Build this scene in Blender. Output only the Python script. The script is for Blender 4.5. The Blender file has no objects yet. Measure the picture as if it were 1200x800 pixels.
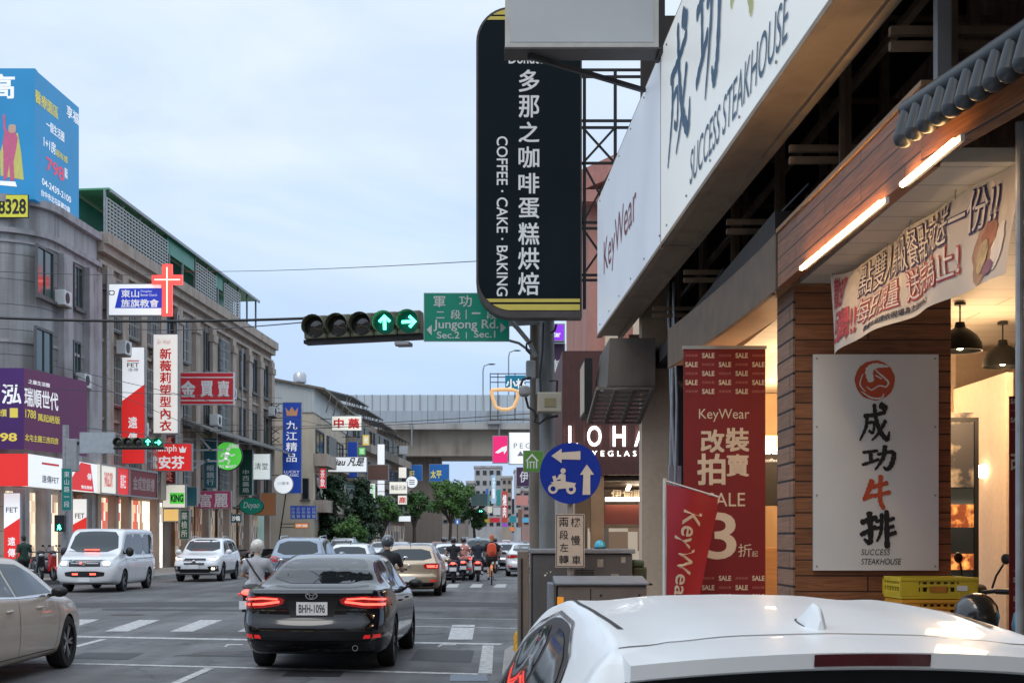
import bpy, bmesh, math, random
from mathutils import Vector, Matrix
from mathutils.bvhtree import BVHTree
R = math.radians
random.seed(7)
SC = bpy.context.scene
COL = SC.collection

# ------------------------------------------------------------------ camera, sky, sun, exposure
F, CX, CY, CH = 1600.0, 585.0, 631.0, 1.65
cam_d = bpy.data.cameras.new('camera'); cam = bpy.data.objects.new('camera', cam_d); COL.objects.link(cam)
cam.location = (0, 0, CH); cam.rotation_euler = (R(90), 0, 0)
cam_d.sensor_width = 36; cam_d.lens = 48
cam_d.shift_x = (600 - CX) / 1200; cam_d.shift_y = (CY - 400) / 1200
cam_d.clip_start = 0.1; cam_d.clip_end = 6000
SC.camera = cam
W = bpy.data.worlds.new("World"); SC.world = W; W.use_nodes = True
def build_world():
    nt = W.node_tree; N = nt.nodes; L = nt.links; N.clear()
    out = N.new('ShaderNodeOutputWorld'); bg = N.new('ShaderNodeBackground'); bg.inputs[1].default_value = 0.1
    sky = N.new('ShaderNodeTexSky'); sky.sky_type = 'NISHITA'; sky.sun_disc = False
    sky.sun_elevation = R(50); sky.sun_rotation = R(200)
    tc = N.new('ShaderNodeTexCoord'); sep = N.new('ShaderNodeSeparateXYZ')
    L.new(tc.outputs['Generated'], sep.inputs[0])
    mp = N.new('ShaderNodeMapping'); mp.inputs['Scale'].default_value = (1.6, 1.6, 4.5)
    L.new(tc.outputs['Generated'], mp.inputs[0])
    nz = N.new('ShaderNodeTexNoise'); nz.inputs['Scale'].default_value = 2.2; nz.inputs['Detail'].default_value = 6; nz.inputs['Roughness'].default_value = .55
    nz.inputs['Distortion'].default_value = .6
    L.new(mp.outputs[0], nz.inputs[0])
    # height gradient of the clear part of the sky
    hr = N.new('ShaderNodeValToRGB'); e = hr.color_ramp.elements
    e[0].position = 0.0; e[0].color = (.50, .64, .86, 1)
    e[1].position = .38; e[1].color = (.70, .81, .94, 1)
    x = hr.color_ramp.elements.new(.11); x.color = (.41, .61, .95, 1)
    x = hr.color_ramp.elements.new(.20); x.color = (.53, .71, .97, 1)
    L.new(sep.outputs['Z'], hr.inputs[0])
    cr = N.new('ShaderNodeValToRGB'); e = cr.color_ramp.elements
    e[0].position = .40; e[0].color = (0, 0, 0, 1); e[1].position = .66; e[1].color = (1, 1, 1, 1)
    L.new(nz.outputs['Fac'], cr.inputs[0])
    fz = N.new('ShaderNodeMapRange'); fz.inputs[1].default_value = .06; fz.inputs[2].default_value = .30
    fz.inputs[3].default_value = .2; fz.inputs[4].default_value = .9
    L.new(sep.outputs['Z'], fz.inputs[0])
    mu = N.new('ShaderNodeMath'); mu.operation = 'MULTIPLY'; L.new(cr.outputs[0], mu.inputs[0]); L.new(fz.outputs[0], mu.inputs[1])
    cm = N.new('ShaderNodeMixRGB'); L.new(mu.outputs[0], cm.inputs[0]); L.new(hr.outputs[0], cm.inputs[1]); cm.inputs[2].default_value = (.79, .88, .97, 1)
    m2 = N.new('ShaderNodeMapping'); m2.inputs['Scale'].default_value = (2.2, 2.2, 5); m2.inputs['Location'].default_value = (3.1, 1.7, .4); L.new(tc.outputs['Generated'], m2.inputs[0])
    n2 = N.new('ShaderNodeTexNoise'); n2.inputs['Scale'].default_value = 2.6; n2.inputs['Detail'].default_value = 7; n2.inputs['Roughness'].default_value = .5; n2.inputs['Distortion'].default_value = .3; L.new(m2.outputs[0], n2.inputs[0])
    r2 = N.new('ShaderNodeMapRange'); r2.inputs[1].default_value = .42; r2.inputs[2].default_value = .68; r2.inputs[3].default_value = 0; r2.inputs[4].default_value = .45; L.new(n2.outputs['Fac'], r2.inputs[0])
    c2 = N.new('ShaderNodeMixRGB'); L.new(r2.outputs[0], c2.inputs[0]); L.new(cm.outputs[0], c2.inputs[1]); c2.inputs[2].default_value = (.54, .66, .86, 1); cm = c2
    # an overcast sky is brighter towards the zenith
    zr = N.new('ShaderNodeMapRange'); zr.inputs[1].default_value = .40; zr.inputs[2].default_value = .95
    zr.inputs[3].default_value = 9.9; zr.inputs[4].default_value = 17.
    L.new(sep.outputs['Z'], zr.inputs[0])
    sc = N.new('ShaderNodeVectorMath'); sc.operation = 'SCALE'; L.new(cm.outputs[0], sc.inputs[0]); L.new(zr.outputs[0], sc.inputs[3])
    fin = N.new('ShaderNodeMixRGB'); fin.inputs[0].default_value = .93
    L.new(sky.outputs[0], fin.inputs[1]); L.new(sc.outputs[0], fin.inputs[2])
    L.new(fin.outputs[0], bg.inputs[0]); L.new(bg.outputs[0], out.inputs[0])
build_world()
sd = bpy.data.lights.new('sun', 'SUN'); sd.energy = .7; sd.angle = R(25); sd.color = (1, .96, .9)
sun = bpy.data.objects.new('sun', sd); COL.objects.link(sun); sun.rotation_euler = (R(40), 0, R(-20))
vs = SC.view_settings; vs.view_transform = 'Standard'; vs.look = 'None'; vs.exposure = 0.2; vs.gamma = 1; vs.use_curve_mapping = False
SC.cycles.use_denoising = True
SC.cycles.max_bounces = 6; SC.cycles.diffuse_bounces = 3; SC.cycles.glossy_bounces = 3; SC.cycles.transparent_max_bounces = 6
SC.cycles.sample_clamp_indirect = 6

# ------------------------------------------------------------------ materials
def lin(c):
    c = c / 255.0
    return c / 12.92 if c <= .04045 else ((c + .055) / 1.055) ** 2.4
def S(r, g, b): return (lin(r), lin(g), lin(b))
MATS = {}
def mat(name, col, rough=.5, metal=0, emit=0, var=.10, scale=6, bump=0, coat=0, spec=.5, ecol=None):
    m = bpy.data.materials.new(name); m.use_nodes = True; nt = m.node_tree; N = nt.nodes; L = nt.links
    b = N['Principled BSDF']
    b.inputs['Roughness'].default_value = rough; b.inputs['Metallic'].default_value = metal
    b.inputs['Specular IOR Level'].default_value = spec
    if coat: b.inputs['Coat Weight'].default_value = coat; b.inputs['Coat Roughness'].default_value = .04
    b.inputs['Base Color'].default_value = (*col, 1)
    if emit:
        b.inputs['Emission Color'].default_value = (*(ecol or col), 1); b.inputs['Emission Strength'].default_value = emit
    if var or bump:
        tc = N.new('ShaderNodeTexCoord'); nz = N.new('ShaderNodeTexNoise'); nz.inputs['Scale'].default_value = scale
        nz.inputs['Detail'].default_value = 5; L.new(tc.outputs['Object'], nz.inputs[0])
    if var:
        mr = N.new('ShaderNodeMapRange'); mr.inputs[1].default_value = .3; mr.inputs[2].default_value = .7
        mr.inputs[3].default_value = 1 - var; mr.inputs[4].default_value = 1 + var * .6; L.new(nz.outputs['Fac'], mr.inputs[0])
        sc = N.new('ShaderNodeVectorMath'); sc.operation = 'SCALE'; sc.inputs[0].default_value = col; L.new(mr.outputs[0], sc.inputs[3])
        L.new(sc.outputs[0], b.inputs['Base Color'])
        mr2 = N.new('ShaderNodeMapRange'); mr2.inputs[3].default_value = max(0, rough - var * .6); mr2.inputs[4].default_value = min(1, rough + var * .6)
        L.new(nz.outputs['Fac'], mr2.inputs[0]); L.new(mr2.outputs[0], b.inputs['Roughness'])
    if bump:
        bp = N.new('ShaderNodeBump'); bp.inputs['Strength'].default_value = bump; bp.inputs['Distance'].default_value = .02
        L.new(nz.outputs['Fac'], bp.inputs['Height']); L.new(bp.outputs[0], b.inputs['Normal'])
    MATS[name] = m
    return m
def nodes_of(m):
    return m.node_tree.nodes, m.node_tree.links, m.node_tree.nodes['Principled BSDF']
def planks(name, c1, c2, mortar, bw, bh, rough=.55, plane='XZ', msize=.012, bump=.5, grain=1., streak=0):
    """horizontal boards or bricks laid in the object's XZ (or YZ) plane"""
    m = mat(name, c1, rough, var=0); N, L, b = nodes_of(m)
    tc = N.new('ShaderNodeTexCoord'); sp = N.new('ShaderNodeSeparateXYZ'); cb = N.new('ShaderNodeCombineXYZ')
    L.new(tc.outputs['Object'], sp.inputs[0]); L.new(sp.outputs[plane[0]], cb.inputs[0]); L.new(sp.outputs[plane[1]], cb.inputs[1])
    br = N.new('ShaderNodeTexBrick'); br.inputs['Color1'].default_value = (*c1, 1); br.inputs['Color2'].default_value = (*c2, 1)
    br.inputs['Mortar'].default_value = (*mortar, 1); br.inputs['Scale'].default_value = 1; br.inputs['Mortar Size'].default_value = msize
    br.inputs['Brick Width'].default_value = bw; br.inputs['Row Height'].default_value = bh; br.inputs['Mortar Smooth'].default_value = .3
    L.new(cb.outputs[0], br.inputs[0])
    mp = N.new('ShaderNodeMapping'); mp.inputs['Scale'].default_value = (2.2, 34, 1); L.new(cb.outputs[0], mp.inputs[0])
    nz = N.new('ShaderNodeTexNoise'); nz.inputs['Scale'].default_value = 1.6; nz.inputs['Detail'].default_value = 6; nz.inputs['Distortion'].default_value = .8
    L.new(mp.outputs[0], nz.inputs[0])
    mr = N.new('ShaderNodeMapRange'); mr.inputs[1].default_value = .3; mr.inputs[2].default_value = .7
    mr.inputs[3].default_value = 1 - .35 * grain; mr.inputs[4].default_value = 1 + .3 * grain; L.new(nz.outputs['Fac'], mr.inputs[0])
    sc = N.new('ShaderNodeVectorMath'); sc.operation = 'SCALE'; L.new(br.outputs['Color'], sc.inputs[0]); L.new(mr.outputs[0], sc.inputs[3])
    if streak:
        m3 = N.new('ShaderNodeMapping'); m3.inputs['Scale'].default_value = (1.8, 1.8, .10); L.new(tc.outputs['Object'], m3.inputs[0])
        n3 = N.new('ShaderNodeTexNoise'); n3.inputs['Scale'].default_value = 1.3; n3.inputs['Detail'].default_value = 9; L.new(m3.outputs[0], n3.inputs[0])
        r3 = N.new('ShaderNodeMapRange'); r3.inputs[1].default_value = .42; r3.inputs[2].default_value = .66; r3.inputs[3].default_value = 0; r3.inputs[4].default_value = streak; L.new(n3.outputs['Fac'], r3.inputs[0])
        x3 = N.new('ShaderNodeMixRGB'); x3.blend_type = 'MULTIPLY'; L.new(r3.outputs[0], x3.inputs[0]); L.new(sc.outputs[0], x3.inputs[1]); x3.inputs[2].default_value = (.42, .40, .38, 1); sc = x3
    L.new(sc.outputs[0], b.inputs['Base Color'])
    bp = N.new('ShaderNodeBump'); bp.inputs['Strength'].default_value = bump; bp.inputs['Distance'].default_value = .01; bp.invert = True
    L.new(br.outputs['Fac'], bp.inputs['Height']); L.new(bp.outputs[0], b.inputs['Normal'])
    return m
def weathered(name, col, streak=.35, scale=.6, rough=.85, tint=(.45, .42, .40)):
    """painted render or concrete with rain streaks and patchy dirt"""
    m = mat(name, col, rough, var=0); N, L, b = nodes_of(m)
    tc = N.new('ShaderNodeTexCoord')
    mp = N.new('ShaderNodeMapping'); mp.inputs['Scale'].default_value = (1.5, 1.5, .12); L.new(tc.outputs['Object'], mp.inputs[0])
    n1 = N.new('ShaderNodeTexNoise'); n1.inputs['Scale'].default_value = scale * 2; n1.inputs['Detail'].default_value = 8; L.new(mp.outputs[0], n1.inputs[0])
    n2 = N.new('ShaderNodeTexNoise'); n2.inputs['Scale'].default_value = scale; n2.inputs['Detail'].default_value = 6; L.new(tc.outputs['Object'], n2.inputs[0])
    mu = N.new('ShaderNodeMath'); mu.operation = 'MULTIPLY'; L.new(n1.outputs['Fac'], mu.inputs[0]); L.new(n2.outputs['Fac'], mu.inputs[1])
    mr = N.new('ShaderNodeMapRange'); mr.inputs[1].default_value = .2; mr.inputs[2].default_value = .42; mr.inputs[3].default_value = 0; mr.inputs[4].default_value = streak
    L.new(mu.outputs[0], mr.inputs[0])
    mx = N.new('ShaderNodeMixRGB'); mx.blend_type = 'MULTIPLY'; L.new(mr.outputs[0], mx.inputs[0]); mx.inputs[1].default_value = (*col, 1); mx.inputs[2].default_value = (*tint, 1)
    n3 = N.new('ShaderNodeTexNoise'); n3.inputs['Scale'].default_value = scale * 24; n3.inputs['Detail'].default_value = 3; L.new(tc.outputs['Object'], n3.inputs[0])
    m3 = N.new('ShaderNodeMapRange'); m3.inputs[3].default_value = .86; m3.inputs[4].default_value = 1.12; L.new(n3.outputs['Fac'], m3.inputs[0])
    sc = N.new('ShaderNodeVectorMath'); sc.operation = 'SCALE'; L.new(mx.outputs[0], sc.inputs[0]); L.new(m3.outputs[0], sc.inputs[3])
    L.new(sc.outputs[0], b.inputs['Base Color'])
    return m
def ribbed(name, col, period=.2, axis='X', rough=.5, metal=0., depth=.02, **k):
    m = mat(name, col, rough, metal, **k); N, L, b = nodes_of(m)
    tc = N.new('ShaderNodeTexCoord'); wv = N.new('ShaderNodeTexWave'); wv.bands_direction = axis
    wv.inputs['Scale'].default_value = .314 / period; L.new(tc.outputs['Object'], wv.inputs[0])
    bp = N.new('ShaderNodeBump'); bp.inputs['Strength'].default_value = 1; bp.inputs['Distance'].default_value = depth
    L.new(wv.outputs['Fac'], bp.inputs['Height']); L.new(bp.outputs[0], b.inputs['Normal'])
    return m
def goods(name, cols, scale, strength, vscale=(1, 1, 1)):
    """lit shop interior or display: cells of goods under lamps (gives off light)"""
    m = mat(name, cols[0], .6, var=0); N, L, b = nodes_of(m)
    tc = N.new('ShaderNodeTexCoord'); mp = N.new('ShaderNodeMapping'); mp.inputs['Scale'].default_value = vscale
    L.new(tc.outputs['Object'], mp.inputs[0])
    sn = N.new('ShaderNodeVectorMath'); sn.operation = 'SNAP'; s_ = 1 / scale; sn.inputs[1].default_value = (s_ * .5, s_ * .5, s_); L.new(mp.outputs[0], sn.inputs[0])
    wn = N.new('ShaderNodeTexWhiteNoise'); wn.noise_dimensions = '3D'; L.new(sn.outputs[0], wn.inputs[0])
    s2 = N.new('ShaderNodeVectorMath'); s2.operation = 'SNAP'; s2.inputs[1].default_value = (s_ * 2.5, s_ * 2.5, s_ * 3); L.new(mp.outputs[0], s2.inputs[0])
    w2 = N.new('ShaderNodeTexWhiteNoise'); w2.noise_dimensions = '3D'; L.new(s2.outputs[0], w2.inputs[0])
    mxv = N.new('ShaderNodeMixRGB'); mxv.inputs[0].default_value = .6; L.new(wn.outputs[1], mxv.inputs[1]); L.new(w2.outputs[1], mxv.inputs[2])
    sp = N.new('ShaderNodeSeparateXYZ'); L.new(mxv.outputs[0], sp.inputs[0])
    cr = N.new('ShaderNodeValToRGB'); cr.color_ramp.interpolation = 'CONSTANT'
    el = cr.color_ramp.elements
    el[0].color = (*cols[0], 1); el[1].position = 1 / len(cols); el[1].color = (*cols[1], 1)
    for i in range(2, len(cols)):
        q = el.new(i / len(cols)); q.color = (*cols[i], 1)
    L.new(sp.outputs[0], cr.inputs[0]); L.new(cr.outputs[0], b.inputs['Base Color']); L.new(cr.outputs[0], b.inputs['Emission Color'])
    b.inputs['Emission Strength'].default_value = strength
    return m

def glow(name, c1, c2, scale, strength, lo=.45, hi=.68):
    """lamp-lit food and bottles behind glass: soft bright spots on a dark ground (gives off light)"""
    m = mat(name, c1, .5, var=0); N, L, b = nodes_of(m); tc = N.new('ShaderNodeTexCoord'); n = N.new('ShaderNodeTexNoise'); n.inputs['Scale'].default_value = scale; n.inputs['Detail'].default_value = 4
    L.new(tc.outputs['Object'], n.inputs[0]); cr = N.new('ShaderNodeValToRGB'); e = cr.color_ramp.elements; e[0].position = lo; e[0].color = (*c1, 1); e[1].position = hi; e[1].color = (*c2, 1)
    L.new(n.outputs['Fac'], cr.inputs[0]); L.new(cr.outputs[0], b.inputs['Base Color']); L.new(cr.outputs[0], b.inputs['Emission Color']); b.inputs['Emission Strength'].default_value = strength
    return m

# ------------------------------------------------------------------ projection of measured points (distance is always given)
def P(px, py, Y): return Vector(((px - CX) * Y / F, Y, CH + (CY - py) * Y / F))
def G(px, py, z=0.):
    Y = F * (CH - z) / (py - CY)
    return Vector(((px - CX) * Y / F, Y, z))
class FR:
    """a plane: origin, u (to the right when you face it), v up, n towards the viewer"""
    def __init__(s, O, u):
        s.O = Vector(O); s.u = Vector(u).normalized(); s.v = Vector((0, 0, 1)); s.n = s.u.cross(s.v).normalized()
    def pt(s, u, v, d=0.): return s.O + s.u * u + s.v * v + s.n * d
    def uv(s, px, py):
        o = Vector((0, 0, CH)); dr = Vector(((px - CX) / F, 1, (CY - py) / F))
        t = (s.O - o).dot(s.n) / dr.dot(s.n); q = o + dr * t - s.O
        return q.dot(s.u), q.dot(s.v)
    def off(s, d): return FR(s.O + s.n * d, s.u)
def FY(Y): return FR((0, Y, 0), (1, 0, 0))

# ------------------------------------------------------------------ object helpers
def wloc(o):
    v = Vector((0, 0, 0))
    while o is not None:
        v += o.location; o = o.parent
    return v
def tag(o, label=None, cat=None, group=None, kind=None):
    if label: o['label'] = label
    if cat: o['category'] = cat
    if group: o['group'] = group
    if kind: o['kind'] = kind
    return o
def thing(name, label, cat, loc=(0, 0, 0), group=None):
    o = bpy.data.objects.new(name, None); COL.objects.link(o); o.location = loc; o.empty_display_size = .2
    return tag(o, label, cat, group)
KIDS = {}
def link(name, me, parent=None, loc=None):
    o = bpy.data.objects.new(name, me); COL.objects.link(o)
    if parent is not None:
        o.parent = parent; KIDS.setdefault(parent.name, []).append(o)
    if loc is not None: o.location = loc
    return o
def copy_tree(o, parent=None, name=None):
    c = o.copy(); COL.objects.link(c)
    if parent is not None:
        c.parent = parent; KIDS.setdefault(parent.name, []).append(c)
    for ch in list(KIDS.get(o.name, [])): copy_tree(ch, c)
    return c
def swap(o, old, new):
    """repaint a copied thing: object-level material slots"""
    for ch in [o] + KIDS.get(o.name, []):
        if ch is not o: swap(ch, old, new)
    if o.type == 'MESH':
        for sl in o.material_slots:
            if sl.material == old:
                sl.link = 'OBJECT'; sl.material = new
class MB:
    def __init__(s): s.v = []; s.f = []; s.m = []; s.mi = 0
    def add(s, vs, fs):
        k = len(s.v); s.v += [tuple(v) for v in vs]
        for f in fs: s.f.append([i + k for i in f]); s.m.append(s.mi)
        return s
    HEX = [(0, 1, 2, 3), (7, 6, 5, 4), (0, 4, 5, 1), (1, 5, 6, 2), (2, 6, 7, 3), (3, 7, 4, 0)]
    def hexa(s, p): return s.add(p, [tuple(reversed(f)) for f in s.HEX])
    def bb(s, x0, x1, y0, y1, z0, z1):
        return s.hexa([(x0, y0, z0), (x1, y0, z0), (x1, y1, z0), (x0, y1, z0), (x0, y0, z1), (x1, y0, z1), (x1, y1, z1), (x0, y1, z1)])
    def box(s, c, sz, M=None):
        q = [Vector((a * sz[0] / 2, b * sz[1] / 2, e * sz[2] / 2)) for e in (-1, 1) for a, b in ((-1, -1), (1, -1), (1, 1), (-1, 1))]
        c = Vector(c)
        return s.hexa([c + (M @ v if M else v) for v in q])
    def fb(s, fr, u0, u1, v0, v1, d0, d1):
        """box in a plane's own directions; d grows towards the viewer"""
        a, b = (min(d0, d1), max(d0, d1))
        return s.hexa([fr.pt(u0, v0, b), fr.pt(u1, v0, b), fr.pt(u1, v0, a), fr.pt(u0, v0, a), fr.pt(u0, v1, b), fr.pt(u1, v1, b), fr.pt(u1, v1, a), fr.pt(u0, v1, a)])
    def fp(s, fr, poly, d0, d1):
        """prism: outline (u,v) counterclockwise, from d0 (back) to d1 (front)"""
        ar = sum(poly[i][0] * poly[(i + 1) % len(poly)][1] - poly[(i + 1) % len(poly)][0] * poly[i][1] for i in range(len(poly)))
        if ar < 0: poly = poly[::-1]
        n = len(poly)
        vs = [fr.pt(u, v, d1) for u, v in poly] + [fr.pt(u, v, d0) for u, v in poly]
        return s.add(vs, [tuple(range(n)), tuple(range(2 * n - 1, n - 1, -1))] + [(i, i + n, (i + 1) % n + n, (i + 1) % n) for i in range(n)])
    def flat(s, fr, poly, d):
        ar = sum(poly[i][0] * poly[(i + 1) % len(poly)][1] - poly[(i + 1) % len(poly)][0] * poly[i][1] for i in range(len(poly)))
        if ar < 0: poly = poly[::-1]
        return s.add([fr.pt(u, v, d) for u, v in poly], [tuple(range(len(poly)))])
    def frame(s, fr, u0, u1, v0, v1, w, d0, d1):
        s.fb(fr, u0, u1, v0, v0 + w, d0, d1); s.fb(fr, u0, u1, v1 - w, v1, d0, d1)
        s.fb(fr, u0, u0 + w, v0 + w, v1 - w, d0, d1); s.fb(fr, u1 - w, u1, v0 + w, v1 - w, d0, d1)
        return s
    def beam(s, a, b, w, h=None):
        a = Vector(a); b = Vector(b); d = b - a; h = h or w
        t = d.normalized(); up = Vector((0, 0, 1)) if abs(t.z) < .95 else Vector((0, 1, 0))
        x = t.cross(up).normalized(); z = x.cross(t)
        q = []
        for e in (a, b): q += [e - x * w / 2 - z * h / 2, e + x * w / 2 - z * h / 2, e + x * w / 2 + z * h / 2, e - x * w / 2 + z * h / 2]
        return s.hexa(q)
    def tube(s, pts, r, n=8, cap=True):
        pts = [Vector(p) for p in pts]; rs = r if isinstance(r, (list, tuple)) else [r] * len(pts)
        vs = []; fs = []; px = None
        for i, p in enumerate(pts):
            t = (pts[min(i + 1, len(pts) - 1)] - pts[max(i - 1, 0)]).normalized()
            if px is None:
                up = Vector((0, 0, 1)) if abs(t.z) < .9 else Vector((0, 1, 0)); px = t.cross(up).normalized()
            else: px = (px - t * px.dot(t)).normalized()
            py = t.cross(px)
            for k in range(n):
                a = 2 * math.pi * k / n; vs.append(p + (px * math.cos(a) + py * math.sin(a)) * rs[i])
        for i in range(len(pts) - 1):
            for k in range(n):
                a = i * n + k; b = i * n + (k + 1) % n; fs.append((a, b, b + n, a + n))
        if cap: fs.append(tuple(range(n - 1, -1, -1))); fs.append(tuple(range(len(vs) - n, len(vs))))
        return s.add(vs, fs)
    def lathe(s, prof, c, ax=(0, 0, 1), n=20):
        """profile (radius, height along ax)"""
        ax = Vector(ax).normalized(); up = Vector((0, 0, 1)) if abs(ax.z) < .9 else Vector((1, 0, 0))
        x = ax.cross(up).normalized(); y = ax.cross(x); c = Vector(c); vs = []; fs = []
        for r, h in prof:
            for k in range(n):
                a = 2 * math.pi * k / n; vs.append(c + ax * h + (x * math.cos(a) + y * math.sin(a)) * max(r, 1e-4))
        for i in range(len(prof) - 1):
            for k in range(n):
                a = i * n + k; b = i * n + (k + 1) % n; fs.append((a, b, b + n, a + n))
        return s.add(vs, fs)
    def ell(s, c, r, M=None, n=12, m=8):
        c = Vector(c); vs = []; fs = []
        for i in range(m + 1):
            th = math.pi * i / m
            for k in range(n):
                a = 2 * math.pi * k / n
                v = Vector((r[0] * math.sin(th) * math.cos(a), r[1] * math.sin(th) * math.sin(a), r[2] * math.cos(th)))
                vs.append(c + (M @ v if M else v))
        for i in range(m):
            for k in range(n):
                a = i * n + k; b = i * n + (k + 1) % n; fs.append((a, a + n, b + n, b))
        return s.add(vs, fs)
    def loft(s, secs, n=14, p=2.6):
        """rings along y: (y, zc, half width, half height)"""
        vs = []; fs = []
        for (y, zc, hw, hh) in secs:
            for k in range(n):
                a = 2 * math.pi * k / n; c, q = math.cos(a), math.sin(a)
                vs.append((math.copysign(abs(c) ** (2 / p), c) * hw, y, zc + math.copysign(abs(q) ** (2 / p), q) * hh))
        for i in range(len(secs) - 1):
            for k in range(n):
                a = i * n + k; b = i * n + (k + 1) % n; fs.append((a, a + n, b + n, b))
        fs.append(tuple(range(n))); fs.append(tuple(range(len(vs) - 1, len(vs) - n - 1, -1)))
        return s.add(vs, fs)
    def mesh(s, name, mats, org=Vector((0, 0, 0)), smooth=False):
        me = bpy.data.meshes.new(name)
        me.from_pydata([(v[0] - org.x, v[1] - org.y, v[2] - org.z) for v in s.v], [], s.f)
        if not isinstance(mats, (list, tuple)): mats = [mats]
        for m in mats: me.materials.append(m)
        if len(mats) > 1: me.polygons.foreach_set('material_index', s.m)
        if smooth: me.polygons.foreach_set('use_smooth', [True] * len(me.polygons))
        me.update()
        return me
    def build(s, name, mats, parent=None, smooth=False, bevel=0, sharp=35, fix=False):
        if parent is not None: org = wloc(parent); loc = None
        else:
            xs = [v[0] for v in s.v]; ys = [v[1] for v in s.v]; zs = [v[2] for v in s.v]
            org = Vector(((min(xs) + max(xs)) / 2, (min(ys) + max(ys)) / 2, min(zs))); loc = org
        me = s.mesh(name, mats, org, smooth)
        if fix:
            bm = bmesh.new(); bm.from_mesh(me); bmesh.ops.recalc_face_normals(bm, faces=bm.faces); bm.to_mesh(me); bm.free()
        if smooth and sharp: me.set_sharp_from_angle(angle=R(sharp))
        o = link(name, me, parent, loc)
        if bevel:
            b = o.modifiers.new('bevel', 'BEVEL'); b.width = bevel; b.segments = 2; b.limit_method = 'ANGLE'; b.angle_limit = R(40)
        return o
TXT = {}
def text_geo(s, bold=0., line=1., space=1., shear=0., align='CENTER'):
    key = (s, bold, line, space, shear, align)
    if key in TXT: return TXT[key]
    heavy = 0
    if bold > .012 and any(ord(ch) > 0x2e80 for ch in s): heavy, bold = bold * .75, 0
    c = bpy.data.curves.new('lettering', 'FONT'); c.body = s; c.offset = bold; c.space_line = line; c.space_character = space; c.shear = shear
    c.align_x = align; c.resolution_u = 4
    o = bpy.data.objects.new('lettering', c); COL.objects.link(o); bpy.context.view_layer.update()
    me = bpy.data.meshes.new_from_object(o.evaluated_get(bpy.context.evaluated_depsgraph_get()))
    vs = [(v.co.x, v.co.y) for v in me.vertices]; fs = [tuple(p.vertices) for p in me.polygons]
    bpy.data.objects.remove(o); bpy.data.meshes.remove(me); bpy.data.curves.remove(c)
    if not vs: vs = [(0, 0), (1, 0), (1, 1)]; fs = []
    x0 = min(v[0] for v in vs); x1 = max(v[0] for v in vs); y0 = min(v[1] for v in vs); y1 = max(v[1] for v in vs)
    gw, gh = x1 - x0, max(y1 - y0, 1e-6); pv = [((x - x0) / gw, (y - y0) / gh) for x, y in vs]
    if heavy:
        n = len(pv); dx, dy = heavy / gw, heavy / gh; fv = []; ff = []
        for i, (a, b) in enumerate(((-1, -1), (1, -1), (-1, 1), (1, 1))[:4]):
            fv += [((x + dx * (1 + a)) / (1 + 2 * dx), (y + dy * (1 + b)) / (1 + 2 * dy)) for x, y in pv]; ff += [tuple(k + i * n for k in f) for f in fs]
        pv, fs = fv, ff
    TXT[key] = (pv, fs, gw / gh)
    return TXT[key]
def letter(mb, fr, s, box, d, rot=0, keep=None, **k):
    """lay the characters of s on the plane, filling box (u0,v0,u1,v1); rot 90 reads downwards"""
    vs, fs, asp = text_geo(s, **k); u0, v0, u1, v1 = box
    out = []; q4 = len(vs) // 4 if k.get('bold', 0) > .012 and any(ord(ch) > 0x2e80 for ch in s) else 10 ** 9
    for i, (x, y) in enumerate(vs):
        if rot == 90: x, y = y, 1 - x
        elif rot == -90: x, y = 1 - y, x
        out.append(fr.pt(u0 + x * (u1 - u0), v0 + y * (v1 - v0), d + .0005 * (i // q4)))
    mb.add(out, fs)
def txt(parent, fr, s, pbox, m, d=.006, name='lettering', **k):
    """lettering measured in the photograph: (x0,y0,x1,y1), put on the sign's own plane"""
    mb = MB(); u0, v1 = fr.uv(pbox[0], pbox[1]); u1, v0 = fr.uv(pbox[2], pbox[3])
    _, v1b = fr.uv(pbox[0], pbox[1]); _, v0b = fr.uv(pbox[0], pbox[3])
    letter(mb, fr, s, (u0, v0b, u1, v1b), d, **k)
    return mb.build(name, m, parent)
def col(s): return "\n".join(s)
def sign(name, label, cat, pbox, Y, face, frame, depth=.25, rim=.03, group=None, fr=None, bevel=0):
    """a light box: cabinet and a front panel a few millimetres proud, seen square on unless a plane is given"""
    fr = fr or FY(Y)
    u0, v1 = fr.uv(pbox[0], pbox[1]); u1, _ = fr.uv(pbox[2], pbox[1]); _, v0 = fr.uv(pbox[0], pbox[3])
    t = thing(name, label, cat, fr.pt((u0 + u1) / 2, v0, -depth / 2), group)
    t_fr[t.name] = fr
    mb = MB(); mb.fb(fr, u0, u1, v0, v1, -depth, -.004); mb.build('cabinet', frame, t, bevel=bevel)
    mb = MB(); mb.fb(fr, u0 + rim, u1 - rim, v0 + rim, v1 - rim, -.004, 0); mb.build('face_panel', face, t)
    return t, fr, (u0, v0, u1, v1)
t_fr = {}
def bracket(t, fr, u0, u1, vs, m, d=-.12, w=.05):
    mb = MB()
    for v in vs: mb.fb(fr, u0, u1, v - w / 2, v + w / 2, d - w / 2, d + w / 2)
    return mb.build('bracket', m, t)
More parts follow.
